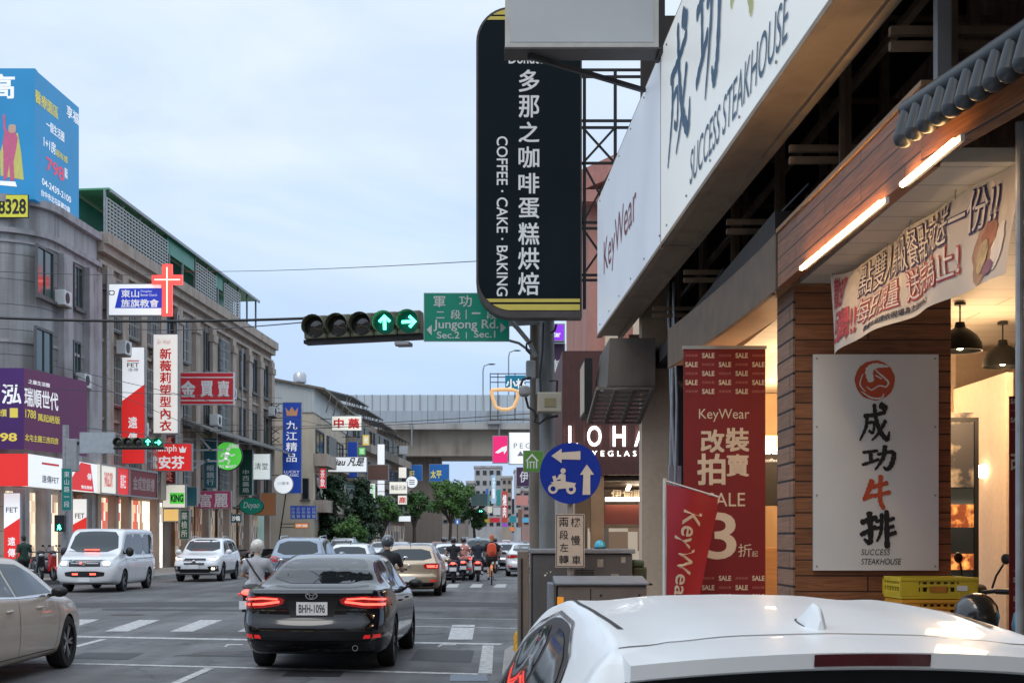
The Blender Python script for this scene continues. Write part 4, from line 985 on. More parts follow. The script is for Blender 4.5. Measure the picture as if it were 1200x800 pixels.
def lit(name, c, e, **k): return mat(name, c, .45, emit=e, var=k.pop('var', .05), scale=k.pop('scale', 1.5), **k)
F_white = lit('lit_white', (.80, .82, .84), .55); F_red = lit('lit_red', (.72, .025, .022), .45); F_cream = lit('lit_cream', (.80, .76, .66), .5)
F_blue = lit('lit_blue', (.012, .05, .32), .30); F_dred = mat('dark_red_sign', (.20, .015, .02), .5); F_teal = mat('teal_sign', (.02, .13, .16), .5)
F_green = lit('lit_green', (.10, .62, .07), .55); F_gsign = mat('green_sign', (.0, .20, .13), .4, emit=.12, var=.06); F_dgreen = mat('dark_green_sign', (.01, .08, .05), .45)
def LY(px): return 21.01 / (.0563 + (CX - px) / F)
LF = FR((-21.01 + .0563 * 50, 50, 0), (.0563, 1, 0))
def offs(poly, d):
    n = len(poly); out = []
    for i in range(n):
        a = Vector(poly[i - 1]); b = Vector(poly[i]); c = Vector(poly[(i + 1) % n]); e1 = (b - a).normalized(); e2 = (c - b).normalized()
        n1 = Vector((e1.y, -e1.x)); n2 = Vector((e2.y, -e2.x)); k = (n1 + n2); out.append(tuple(b + k * (d / max(.3, 1 + n1.dot(n2)))))
    return out
def foot(mb, poly, z0, z1, d=0.):
    q = offs(poly, d) if d else poly; n = len(q)
    return mb.add([(x, y, z0) for x, y in q] + [(x, y, z1) for x, y in q], [tuple(range(n - 1, -1, -1)), tuple(range(n, 2 * n))] + [(i, (i + 1) % n, (i + 1) % n + n, i + n) for i in range(n)])
def rect(fr, s0, s1, dep, d=0.):
    a = [fr.pt(s0, 0, d), fr.pt(s1, 0, d), fr.pt(s1, 0, -dep), fr.pt(s0, 0, -dep)]; q = [(p.x, p.y) for p in a]
    ar = sum(q[i][0] * q[(i + 1) % 4][1] - q[(i + 1) % 4][0] * q[i][1] for i in range(4))
    return q if ar > 0 else q[::-1]
def window(parent, fr, u0, u1, v0, v1, pane=None, sill=True, grille=False, split=2, d=0., fm=None):
    """frame standing proud of the wall, sill, and panes as a sub-part"""
    mb = MB(); w = min(.10, (u1 - u0) * .12); mb.frame(fr, u0, u1, v0, v1, w, d + .002, d + .09)
    for i in range(1, split): u = u0 + (u1 - u0) * i / split; mb.fb(fr, u - w * .35, u + w * .35, v0 + w, v1 - w, d + .002, d + .07)
    if sill: mb.fb(fr, u0 - .1, u1 + .1, v0 - .12, v0 - .003, d + .002, d + .2)
    o = mb.build('window', fm or M_winf, parent)
    mb = MB(); mb.fb(fr, u0 + w, u1 - w, v0 + w, v1 - w, d + .001, d + .03); mb.build('pane', pane or M_pane, o)
    if grille:
        mb = MB(); n = max(3, int((u1 - u0) / .22))
        for i in range(n + 1): u = u0 + (u1 - u0) * i / n; mb.fb(fr, u - .015, u + .015, v0, v1, d + .22, d + .25)
        for i in range(5): v = v0 + (v1 - v0) * i / 4; mb.fb(fr, u0, u1, v - .02, v + .02, d + .20, d + .22)
        mb.build('grille', M_grille, o)
    return o
def pxwin(parent, fr, x0, y0, x1, y1, **k):
    u0, v1 = fr.uv(x0, y0); u1, _ = fr.uv(x1, y0); _, v0 = fr.uv(x0, y1)
    return window(parent, fr, u0, u1, v0, v1, **k)

# ================================================================== the corner block on the left
M_lav = planks('lavender_tile_wall', (.38, .375, .38), (.335, .33, .335), (.15, .14, .15), 400, .98, .6, 'YZ', .02, .4, .35, .75)
M_lavt = weathered('lavender_trim', (.37, .355, .365), .85, .8)
s0 = LF.uv(38, 500)[0]; s1 = LF.uv(113.5, 500)[0]
cf = []
for i in range(7):
    a = R(90 * i / 6); c = LF.pt(s0 + 2.2, 0, -2.2); w = LF.n * (2.2 * math.sin(a)) - LF.u * (2.2 * math.cos(a)); cf.append((c.x + w.x, c.y + w.y))
e1 = LF.pt(s1, 0); b1 = LF.pt(s1, 0, -14); b0 = LF.pt(s0, 0, -14)
FP1 = [(b0.x, b0.y)] + cf + [(e1.x, e1.y), (b1.x, b1.y)]
t = thing('corner_building', 'lavender grey tiled corner building with rounded corner under the blue rooftop billboard', 'building', (-20, 57, 0))
mb = MB(); foot(mb, FP1, 4.9, 14.7); foot(mb, FP1, 0, 4.9, -1.2); mb.build('wall', M_lav, t)
mb = MB(); foot(mb, FP1, 14.7, 15.0, .25); foot(mb, FP1, 13.55, 13.75, .18); foot(mb, FP1, 13.2, 13.3, .06); foot(mb, FP1, 9.3, 9.42, .05); mb.build('cornice', M_lavt, t)
for x0, x1 in ((67, 77), (97, 112)):
    mb = MB(); u0 = LF.uv(x0, 400)[0]; u1 = LF.uv(x1, 400)[0]; mb.fb(LF, u0, u1, 4.9, 13.2, .002, .30); mb.build('pilaster', M_lavt, t)
FC = FY(52.2 + .55)
for q in ((41, 285, 61, 345), (85, 309, 95, 360), (39.5, 381, 60, 435), (84, 398, 93, 440)): pxwin(t, LF, *q, pane=M_paneg)
for i, (x0, x1) in enumerate(((36, 58), (62, 84), (86, 111))):
    u0 = LF.uv(x0, 600)[0]; u1 = LF.uv(x1, 600)[0]
    mb = MB(); mb.fb(LF, u0, u1, .15, 3.5, -1.0, -.95)
    mb.build('shop_interior', goods('phone_shop_%d' % i, [(.75, .60, .40), (.55, .42, .28), (.8, .68, .5), (.28, .2, .15), (.8, .70, .55)], 2.2, 1.0), t)
for x in (34, 59.5, 85, 112):
    u = LF.uv(x, 600)[0]; mb = MB(); mb.fb(LF, u - .22, u + .22, .13, 3.6, -.55, -.06); mb.build('column', M_lavt, t, bevel=.02)
# billboard on its roof
fL = FY(LF.pt(s0 + .4, 0).y)
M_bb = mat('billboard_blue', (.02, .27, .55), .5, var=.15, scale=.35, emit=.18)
t = thing('rooftop_billboard', 'big blue wraparound billboard with a caped child on the corner building roof', 'billboard', (-20, 55, 15))
u1, _ = fL.uv(41, 200); bx = fL.pt(u1, 0)
BS = FR((bx.x, bx.y, 0), LF.u); sE = BS.uv(92.5, 200)[0]
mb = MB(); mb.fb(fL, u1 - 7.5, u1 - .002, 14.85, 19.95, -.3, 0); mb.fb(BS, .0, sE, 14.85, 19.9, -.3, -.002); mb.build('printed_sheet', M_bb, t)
mb = MB()
for i in range(4): mb.fb(BS, sE, sE + .25, 15.6 + i * 1.25, 15.8 + i * 1.25, -.3, -.1)
mb.build('support_frame', M_steel, t)
txt(t, fL, '高', (-15, 87, 17.5, 116), T_white, bold=.03)
for s_, b_, m_ in (('醫療園區', (41, 104, 68, 119), T_yel), ('享福', (78, 122, 92, 136), T_white), ('一個生活圈', (54, 139, 75, 151), T_white), ('1+1房', (51, 158, 65, 172), T_white), ('超有感', (65, 174, 79, 182), T_yel), ('798', (54, 183, 75, 199), mat('letters_pink', (.75, .06, .12), .5, var=0, emit=.3)),
                   ('萬起', (75.5, 196, 79, 208), T_white), ('04-2439-2100', (49, 208, 83, 216), T_white), ('台中市北屯區建功路', (48, 221, 82, 229), T_white)): txt(t, BS, s_, b_, m_, .008, bold=.015)
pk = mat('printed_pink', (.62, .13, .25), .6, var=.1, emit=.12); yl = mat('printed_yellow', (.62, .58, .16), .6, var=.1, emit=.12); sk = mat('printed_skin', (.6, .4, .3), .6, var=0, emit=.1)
def shape(parent, fr, pts, m, name, d=.008):
    mb = MB(); mb.flat(fr, [fr.uv(*p) for p in pts], d); return mb.build(name, m, parent)
shape(t, fL, [(6, 158), (21, 156), (25, 180), (28, 211), (1, 206), (0, 180)], yl, 'printed_cape')
shape(t, fL, [(5, 156), (10, 153), (17, 153), (21, 162), (19, 175), (16, 190), (17, 212), (12, 212), (11, 192), (8, 211), (4, 211), (4, 180), (3, 168)], pk, 'printed_child', .012)
shape(t, fL, smooth_poly([(10, 146), (19, 146), (19, 156), (10, 156)], 2), sk, 'printed_face', .016); shape(t, fL, [(3.5, 135), (6, 134), (7, 150), (10, 156), (6, 158), (4, 150)], pk, 'printed_arm', .014)
shape(t, fL, [(0, 212), (18, 213), (20, 219), (0, 217)], T_white, 'printed_cloud', .010)
t, fr, b = sign('phone_number_board', 'yellow board with black digits below the blue billboard', 'sign', (-14, 228, 33, 255), fL.O.y - .3, mat('yellow_board', (.75, .70, .06), .5, emit=.12), M_steel, .1, .02)
txt(t, fr, '8328', (-2, 233, 30.5, 251), T_black, bold=.03)
# purple banner
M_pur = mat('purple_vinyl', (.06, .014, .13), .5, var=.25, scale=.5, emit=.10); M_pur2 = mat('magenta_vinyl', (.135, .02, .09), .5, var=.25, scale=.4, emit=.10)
t = thing('property_banner', 'purple vinyl banner with white and yellow characters wrapped round the lavender corner', 'banner', (-19, 54, 6))
fP = FY(51.6); u1, _ = fP.uv(28, 480); px_ = fP.pt(u1, 0); PS = FR((px_.x, px_.y, 0), (.0563 + .17, 1, 0)); _, z0 = fP.uv(28, 526); _, z1 = fP.uv(28, 431); se = PS.uv(102, 480)[0]
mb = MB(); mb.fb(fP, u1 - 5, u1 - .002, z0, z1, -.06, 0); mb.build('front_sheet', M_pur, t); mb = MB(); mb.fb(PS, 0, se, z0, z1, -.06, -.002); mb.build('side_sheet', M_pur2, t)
txt(t, fP, '98', (0, 507, 20, 517), T_yel, bold=.03); txt(t, fP, '總價', (-6, 479, 8, 488), T_yel, bold=.02); txt(t, fP, '泓', (2, 450, 25, 473), T_white, bold=.02)
for s_, b_, m_ in (('瑞順世代', (28.5, 453, 68, 475), T_white), ('之最生活圈', (33, 444, 58, 449), T_white), ('1788', (11.5 + 18, 479, 42, 489), T_yel), ('萬起絕版', (44, 484, 70, 493), T_yel), ('北屯主題三房四房', (29, 508, 68, 516), T_yel)): txt(t, PS, s_, b_, m_, .008, bold=.02)
txt(t, fP, '1', (11.5, 478, 21, 489), T_yel, bold=.03)
# telecom shop fascia
fS = FY(50.9); u1, _ = fS.uv(33, 560); q = fS.pt(u1, 0); SS = FR((q.x, q.y, 0), LF.u); s_e = SS.uv(114, 560)[0]; z0, z1 = 3.62, 4.82
t = thing('telecom_fascia', 'red and white lit fascia wrapping the shop on the rounded corner', 'shop sign', (-18, 54, 3.6))
mb = MB(); mb.fb(fS, u1 - 6, u1 - .002, z0, z1, -.3, 0); mb.build('red_front', F_red, t)
ua = SS.uv(70, 560)[0]; ub = SS.uv(86, 560)[0]
mb = MB(); mb.fb(SS, 0, ua, z0, z1, -.3, -.002); mb.build('white_panel', F_white, t); mb = MB(); mb.fb(SS, ua + .004, s_e, z0, z1, -.3, -.002); mb.build('end_panel', F_white, t)
mb = MB(); mb.flat(SS, [(ua + 1., z0 + .3), (ua + 2.3, z1 - .02), (s_e - .8, z1 - .05), (s_e - .4, z0 + .02), (ua + 1.2, z0 + .02)], .004); mb.build('red_shape', F_red, t)
txt(t, SS, '遠傳FET', (49, 556, 69, 565), T_grey, .006, bold=.02); mb = MB(); mb.fb(SS, SS.uv(49, 550)[0], SS.uv(69, 550)[0], 4.5, 4.58, .0, .006); mb.build('red_arrow', T_red, t)
txt(t, SS, '傳', (102, 554, 107, 562), T_white, .008, bold=.03); txt(t, SS, '電信服務', (95, 568, 108, 572), T_white, .008, bold=.03)
for k, (x0, x1, y0, y1, lab) in enumerate(((4, 24, 577, 655, 'white and red lit pillar sign at the left edge of the shop corner'), (85, 102, 584, 640, 'white and red lit pillar sign behind the street name plate'))):
    t, fr, b = sign('pillar_sign', lab, 'sign', (x0, y0, x1, y1), 51.5 + 7.5 * k, F_white, M_cab, .2, .02, 'telecom pillar signs')
    mb = MB(); mb.flat(fr, [(b[0] + .02, b[1] + .02), (b[2] - .02, b[1] + .02), (b[2] - .02, b[1] + (b[3] - b[1]) * .62), (b[0] + .02, b[1] + (b[3] - b[1]) * .46)], .004); mb.build('red_field', F_red, t)
    txt(t, fr, 'FET', (x0 + 3, y0 + 17, x1 - 3, y0 + 23), T_grey, .006, bold=.02); txt(t, fr, col('遠傳'), (x0 + 5, y0 + 52, x1 - 6, y0 + 75), T_white, .008, bold=.03, line=1.3)
# next fascias along the same wall
for (x0, x1, nm, lab, fm, tx, tm) in ((119, 137, 'shop_fascia', 'cream lit fascia with faint red letters right of the red and white one', F_cream, 'FARGLORY', T_red), (138, 152, 'shop_fascia', 'short bright red fascia between cream and dark red fascias', F_red, '家具王', T_white), (153, 185, 'shop_fascia', 'dark red fascia with pale carved characters', F_dred, '金成堂銀樓', mat('letters_pale', (.42, .33, .30), .5, var=0))):
    u0 = SS.uv(x0, 560)[0]; u1 = SS.uv(x1, 560)[0]; t = thing(nm, lab, 'shop sign', SS.pt(u0, 3.5), 'small fascias over the shops'); zz0, zz1 = 3.62, 4.86
    mb = MB(); mb.fb(SS, u0, u1, zz0, zz1, -.3, -.05); mb.build('face_panel', fm, t); mb = MB(); mb.frame(SS, u0 - .04, u1 + .04, zz0 - .04, zz1 + .04, .07, -.04, -.01); mb.build('rim', M_cab, t)
    mb = MB(); letter(mb, SS, tx, (u0 + .5, zz0 + .3, u1 - .4, zz1 - .3), -.044, bold=.02); mb.build('lettering', tm, t)

# ================================================================== the brown four-storey block
M_brn = weathered('brown_render', (.31, .245, .20), .95, .7); M_brnt = weathered('brown_trim', (.40, .33, .275), .6, .9)
e0 = s1 + .02; e1_ = LF.uv(318, 450)[0]
t = thing('brown_building', 'long brown four-storey building with pilasters, cornice and green rooftop shelter', 'building', LF.pt((e0 + e1_) / 2, 0, -6))
mb = MB(); foot(mb, rect(LF, e0, e1_, 12), 3.6, 14.6); foot(mb, rect(LF, e0, e1_, 12, -1.1), 0, 3.6); mb.build('wall', M_brn, t)
mb = MB()
for z, h, d in ((14.6, .5, .5), (14.25, .35, .3), (13.75, .16, .16), (10.35, .14, .12), (6.9, .14, .12)): mb.fb(LF, e0, e1_, z, z + h, -.05, d)
mb.build('cornice', M_brnt, t)
def bayx(px): return LF.uv(px, 450)[0]
for x in (123, 141, 163, 186, 206, 227, 246.5, 270, 289, 302.5, 316):
    mb = MB(); u = bayx(x); mb.fb(LF, u - .42, u + .42, 3.6, 13.74, .002, .26); mb.fb(LF, u - .5, u + .5, 12.9, 13.3, .02, .34); mb.build('pilaster', M_brnt, t)
bays = [(127, 137, 1), (145, 158, 1), (168, 181, 1), (191, 202, 0), (211, 219, 1), (238.5, 244.5, 0), (255.5, 265, 1), (280.5, 286.5, 0), (293.5, 300, 0), (306, 313, 0)]
for x0, x1, g in bays:
    for (z0, z1) in ((11.1, 13.4), (7.7, 9.9), (4.5, 6.4)): window(t, LF, bayx(x0), bayx(x1), z0, z1, pane=M_paneg if z0 < 8 else M_pane, grille=bool(g))
mb = MB(); ca, cb = bayx(207), bayx(318)
for i in range(8): mb.hexa([LF.pt(ca + (cb - ca) * i / 8, 7.3, 1.8), LF.pt(ca + (cb - ca) * (i + 1) / 8 - .03, 7.3, 1.8), LF.pt(ca + (cb - ca) * (i + 1) / 8 - .03, 7.9, .28), LF.pt(ca + (cb - ca) * i / 8, 7.9, .28), LF.pt(ca + (cb - ca) * i / 8, 7.4, 1.8), LF.pt(ca + (cb - ca) * (i + 1) / 8 - .03, 7.4, 1.8), LF.pt(ca + (cb - ca) * (i + 1) / 8 - .03, 8.0, .28), LF.pt(ca + (cb - ca) * i / 8, 8.0, .28)])
mb.build('awning', ribbed('tin_awning', (.17, .16, .15), .25, 'Y', .6, .2), t)
for k, (x0, x1, c) in enumerate(((119, 137, 0), (139, 152, 0), (154, 184, 0), (187, 209, 1), (224, 244, 2), (247, 268, 2), (272, 292, 3), (295, 316, 3))):
    u0, u1 = LF.uv(x0, 620)[0], LF.uv(x1, 620)[0]
    pal = ([(.78, .62, .42), (.62, .45, .28), (.5, .10, .07), (.85, .78, .62), (.3, .2, .15)], [(.85, .70, .45), (.9, .85, .7), (.4, .33, .25)], [(.16, .07, .04), (.30, .17, .10), (.45, .38, .30), (.10, .06, .05)], [(.20, .15, .11), (.34, .30, .26), (.12, .10, .09), (.5, .3, .15)])[c]
    mb = MB(); mb.fb(LF, u0, u1, .14, 3.55, -.9, -.85); mb.build('shop_interior', goods('shop_%d' % k, pal, 2.4, (1.1, 1.2, .4, .35)[c]), t)
for x in (117.5, 138, 153, 186, 222, 246, 270, 293.5, 317):
    u = LF.uv(x, 620)[0]; mb = MB(); mb.fb(LF, u - .2, u + .2, .13, 3.6, -.4, -.02); mb.build('column', M_brnt, t)
# rooftop shelter: green sheets on steel posts, white lattice in front
t2 = thing('rooftop_shelter', 'green translucent rooftop shelter with white lattice screens on the brown building', 'shelter', LF.pt(e0 + 2, 15.1, -2))
M_gs = mat('green_sheet', (.015, .22, .13), .4, var=.25, scale=.8, spec=.5); M_gs2 = mat('pale_green_sheet', (.12, .40, .20), .4, var=.25, scale=.8)
ga, gb = LF.uv(119, 300)[0], LF.uv(297, 400)[0]; zt = 17.1
mb = MB(); mb.hexa([LF.pt(ga, zt, .35), LF.pt(gb, zt, .35), LF.pt(gb, zt - .1, -5), LF.pt(ga, zt - .1, -5), LF.pt(ga, zt + .08, .35), LF.pt(gb, zt + .08, .35), LF.pt(gb, zt - .02, -5), LF.pt(ga, zt - .02, -5)]); mb.build('roof_sheet', M_gs2, t2)
mb = MB(); mb.fb(LF, ga + .3, gb, 15.1, zt - .1, -1.4, -1.35); mb.fb(LF, ga, ga + .05, 15.1, zt - 1, -4.5, -1.4); mb.build('wall_sheet', M_gs, t2)
mb = MB(); mb.fb(LF, ga + 9., ga + 14, 16.2, zt - .06, .16, .2); mb.fb(LF, ga + 18.5, ga + 20, 16.2, zt - .06, .16, .2); mb.build('upper_sheet', M_gs, t2)
mb = MB()
for i in range(13): u = ga + (gb - ga) * i / 12; mb.fb(LF, u - .05, u + .05, 15.1, zt, .10, .2)
mb.fb(LF, ga, gb, zt - .12, zt + .02, .36, .44); mb.build('steel_posts', M_galv, t2)
for a, b_ in ((.02, 9.), (14.2, 18.3), (20.2, 24)):
    mb = MB()
    n = int((b_ - a) / .42)
    for i in range(n + 1): u = ga + a + (b_ - a) * i / n; mb.fb(LF, u - .06, u + .06, 15.12, 16.75, .21, .25)
    for i in range(10): z = 15.2 + i * .165; mb.fb(LF, ga + a, ga + b_, z, z + .07, .25, .27)
    mb.build('lattice_screen', M_grille, t2)
# air conditioner box hung on the wall
for x, z, lab in ((240, 7.0, 'small air conditioner on the brown wall above the awning'),):
    t2 = thing('air_conditioner', lab, 'air conditioner', LF.pt(bayx(x), 8.2, .5)); mb = MB(); u = bayx(x); mb.fb(LF, u, u + .9, 8.05, 8.7, .27, .75); mb.build('casing', M_wp, t2, bevel=.02); mb = MB(); mb.lathe([(.22, 0), (.22, .02), (.0, .03)], LF.pt(u + .4, 8.37, .75), LF.n, 16); mb.build('fan_grille', M_steel, t2)

# ================================================================== the white-gabled block and the row behind it
M_whitecor = ribbed('white_corrugated', (.50, .53, .52), .3, 'X', .5, 0, .05, var=.12, scale=.6); M_beige = weathered('beige_render', (.55, .47, .36), .4, .5)
f3 = FY(100.)
u0, _ = f3.uv(316, 450); u1, _ = f3.uv(367, 450)
t = thing('gabled_building', 'pale building with a white corrugated gable beside the blue vertical sign', 'building', (u0 + 3, 104, 0))
mb = MB(); mb.bb(u0, u1, 100, 121, 0, 10.9); mb.build('wall', M_beige, t)
mb = MB(); zl = f3.uv(318, 444)[1]; zr = f3.uv(366, 454)[1]
mb.hexa([(u0, 99.9, 10.9), (u1 + .1, 99.9, 10.9), (u1 + .1, 121, 10.9), (u0, 121, 10.9), (u0, 99.9, zl), (u1 + .1, 99.9, zr), (u1 + .1, 121, zr), (u0, 121, zl)]); mb.build('gable', M_whitecor, t)
mb = MB(); mb.hexa([(u0 - .2, 99.6, zl), (u1 + .9, 99.6, zr - .2), (u1 + .9, 121, zr - .2), (u0 - .2, 121, zl), (u0 - .2, 99.6, zl + .15), (u1 + .9, 99.6, zr - .05), (u1 + .9, 121, zr - .05), (u0 - .2, 121, zl + .15)]); mb.build('roof', M_rust, t)
F3S = FR((u1, 100, 0), (0, 1, 0))
for a in range(3):
    for z in (3.8, 7.2): window(t, F3S, 1.2 + a * 6.5, 5.8 + a * 6.5, z + .9, z + 2.6, grille=a == 1)
for z in (3.6, 7.0): mb = MB(); mb.fb(F3S, .2, 20.5, z, z + .9, .01, 1.0); mb.build('balcony', M_brnt, t)
for z, c in ((10.95, 0),):
    mb = MB()
    for i in range(6): mb.beam(F3S.pt(.3 + i * 4, 10.9, .9), F3S.pt(.3 + i * 4, 12.3, 1.3), .08)
    mb.build('canopy_posts', M_rust, t)
for x, y0, y1 in ((340, 505, 530), (358, 520, 545)): pxwin(t, f3, x - 4, y0 + 40, x + 4, y1 + 40, split=1)
t = thing('water_tank', 'steel rooftop water tank on the white gabled building', 'water tank', (f3.uv(342, 444)[0], 104, zl)); c = t.location
mb = MB(); mb.lathe([(.5, .2), (.5, .75), (.36, .95), (.1, 1.02), (0, 1.02)], c, n=16); mb.build('drum', mat('tank_steel', (.5, .5, .52), .3, .8), t, smooth=True)
mb = MB()
for k in range(4): a = k * 1.57 + .7; mb.beam(c + V(math.cos(a) * .5, math.sin(a) * .5, -.4), c + V(math.cos(a) * .35, math.sin(a) * .35, .25), .08)
mb.build('stand', M_galv, t)
row = [(404, 424, 13.6, 'mint', (.30, .42, .38), 'narrow mint green shophouse with dark windows in the row before the flyover'), (424, 442, 13.2, 'tan', (.36, .28, .22), 'tan shophouse with brown balconies in the row before the flyover'), (442, 458, 12.8, 'grey', (.30, .30, .31), 'grey shophouse near the flyover end of the row'), (458, 474, 12.4, 'rust', (.30, .20, .15), 'rusty brown shophouse against the flyover')]
for i, (x0, x1, h, n_, c, lab) in enumerate(row):
    a, b_ = LF.uv(x0, 500)[0] + .05, LF.uv(x1, 500)[0]; wm = weathered(n_ + '_render', c, .6, .5)
    t = thing('shophouse', lab, 'building', LF.pt((a + b_) / 2, 0, -5), 'shophouses before the flyover')
    mb = MB(); foot(mb, rect(LF, a, b_, 10), 0, h); mb.build('wall', wm, t)
    for fl in range(3):
        z = 3.7 + fl * 3.2
        mb = MB(); mb.fb(LF, a + .2, b_ - .2, z, z + .85, .01, .9); mb.build('balcony', M_brnt if i % 2 else M_rust, t)
        k = 3
        for j in range(k): w_ = (b_ - a) / k; window(t, LF, a + w_ * j + .5, a + w_ * (j + 1) - .5, z + 1.0, z + 2.5, grille=(j + fl) % 2 == 0)
    mb = MB(); mb.hexa([LF.pt(a, h + .9, .7), LF.pt(b_, h + .9, .7), LF.pt(b_, h + 2.1, -4), LF.pt(a, h + 2.1, -4), LF.pt(a, h + 1.02, .7), LF.pt(b_, h + 1.02, .7), LF.pt(b_, h + 2.22, -4), LF.pt(a, h + 2.22, -4)]); mb.build('roof', ribbed('tin_roof_' + n_, (.16, .15, .145), .3, 'Y', .5, .2), t)
    mb = MB()
    for j in range(5): u = a + .2 + (b_ - a - .4) * j / 4; mb.beam(LF.pt(u, h, .1), LF.pt(u, h + 1.2, .2), .08); mb.beam(LF.pt(u, h, .1), LF.pt(u, h + .95, .6), .06)
    mb.build('roof_framework', M_rust, t)
    mb = MB(); mb.fb(LF, a + .4, b_ - .4, .15, 3.2, .004, .05); mb.build('shopfront', goods('front_' + n_, [(.22, .16, .12), (.5, .4, .28), (.1, .09, .09), (.35, .3, .26)], 1.2, .25), t)

# ================================================================== the flyover
M_conc = weathered('flyover_concrete', (.44, .42, .39), .9, .25); M_girder = weathered('girder_concrete', (.38, .325, .26), .8, .3)
M_barr = planks('noise_barrier', (.52, .56, .59), (.49, .54, .57), (.20, .22, .24), 2.0, 40, .35, 'XZ', .05, .3, .12, .12)
M_barr2 = planks('lower_barrier', (.40, .44, .48), (.38, .42, .46), (.17, .19, .21), 2.0, 40, .4, 'XZ', .05, .3, .15, .2)
YO = 172.; fO = FY(YO); zb_, zg, zm, ztop = [fO.uv(420, y)[1] for y in (533, 498, 481, 462.5)]
t = thing('elevated_highway', 'concrete flyover with grey noise barriers crossing above the street', 'flyover', (0, YO + 6, 0))
mb = MB(); mb.bb(-120, 120, YO + 1.8, YO + 14, zb_, zg - .5); mb.build('girder', M_girder, t)
mb = MB(); mb.bb(-120, 120, YO, YO + 16, zg - .5, zg + .25); mb.build('deck', M_conc, t)
mb = MB(); mb.bb(-120, 120, YO, YO + .3, zg + .25, zm); mb.build('parapet', M_barr2, t); mb = MB(); mb.bb(-120, 120, YO + .1, YO + .2, zm, ztop); mb.build('noise_barrier', M_barr, t)
mb = MB()
for i in range(120): x = -118 + i * 2.; mb.bb(x - .06, x + .06, YO - .02, YO + .095, zm, ztop + .05)
mb.build('barrier_posts', M_galv, t)
mb = MB()
for i in range(12): x = -66 + i * 11.; mb.tube([(x, YO - .12, zg + .1), (x, YO - .12, zb_ + 1)], .10, 6)
mb.build('drain_pipes', M_galv, t)
mb = MB(); u0, u1 = fO.uv(571, 500)[0], fO.uv(586, 500)[0]; mb.bb(u0, u1, YO - .6, YO - .01, fO.uv(0, 497)[1], fO.uv(0, 482)[1]); mb.build('equipment_box', M_cab, t)
for x0, x1 in ((474, 517), (300, 345), (735, 775)):
    a, b_ = FY(YO + 5).uv(x0, 600)[0], FY(YO + 5).uv(x1, 600)[0]; mb = MB(); mb.hexa([(a, YO + 5, 0), (b_, YO + 5, 0), (b_, YO + 8, 0), (a, YO + 8, 0), (a, YO + 5, zb_ - .02), (b_, YO + 5, zb_ - .02), (b_, YO + 8, zb_ - .02), (a, YO + 8, zb_ - .02)]); mb.build('pier', ribbed('pier_%d' % x0, (.21, .17, .14), .8, 'X', .8, 0, .1), t)
for x, y, lab in ((566, 428, 'tall curved street lamp on the flyover, the farther left one'), (596, 412, 'tall street lamp on the flyover with two arms above the glasses sign')):
    b = P(x, 466, YO + 3); top = P(x, y + 6, YO + 3); t = thing('street_lamp', lab, 'street lamp', b, 'lamps on the flyover')
    mb = MB(); mb.tube([b - V(0, 0, 2.5), top, top + V(.15, 0, .6), top + V(.7, 0, .8)], .09); mb.build('pole', M_galv, t, smooth=True)
    mb = MB(); mb.ell(top + V(1.1, 0, .8), (.5, .2, .1)); mb.build('lamp_head', M_steel, t)

# ================================================================== the far street beyond the flyover
def block(lab, x0, x1, ytop, Y, c, rows, cols_, dep=14, name='far_building', frontw=True, grp='buildings beyond the flyover'):
    fr = FY(Y); u0, v1 = fr.uv(x0, ytop); u1, _ = fr.uv(x1, ytop); t = thing(name, lab, 'building', ((u0 + u1) / 2, Y + dep / 2, 0), grp); nm = 'wall_%d_%d' % (x0, Y)
    mb = MB(); mb.bb(u0, u1, Y, Y + dep, 0, v1); mb.build('wall', weathered(nm, c, .5, .3), t); mb = MB(); mb.bb(u0 - .2, u1 + .2, Y - .2, Y + dep + .2, v1, v1 + .5); mb.build('parapet', M_conc, t)
    cw = (u1 - u0) / cols_; rh = (v1 - 4) / max(rows, 1)
    for i in range(cols_):
        for j in range(rows): window(t, fr, u0 + cw * (i + .22), u0 + cw * (i + .78), 4 + rh * (j + .3), 4 + rh * (j + .75), split=1 + (i % 2), sill=False)
    return t, fr
block('narrow grey block with small windows behind the tree left of the flyover pier gap', 547, 556, 566, 262, (.33, .31, .29), 5, 2)
block('dim white apartment block seen under the flyover', 556, 588, 548, 330, (.45, .43, .42), 6, 4)
block('slim tan block beside the far white apartment block', 588, 600, 560, 300, (.40, .33, .27), 6, 2)
block('low brown building under the left side of the flyover', 517, 547, 588, 240, (.24, .20, .17), 3, 3)
block('wide dull pink building at the right side of the far street', 612, 650, 575, 260, (.40, .25, .22), 5, 4)
block('pale building above the pink one at the right side of the far street', 603, 640, 552, 360, (.50, .49, .48), 6, 4)
block('grey slab block far behind the blue road signs', 440, 500, 560, 270, (.34, .34, .35), 5, 6)
block('broad pale block low behind the largest fig tree', 500, 549, 573, 300, (.40, .40, .40), 5, 7)
block('long dull green block behind the far traffic signal', 549, 580, 582, 400, (.24, .28, .24), 4, 6)
block('distant grey tower at the end of the street', 578, 604, 596, 620, (.36, .36, .38), 8, 5)
block('faraway low row closing the street', 560, 640, 612, 900, (.30, .30, .32), 2, 10)

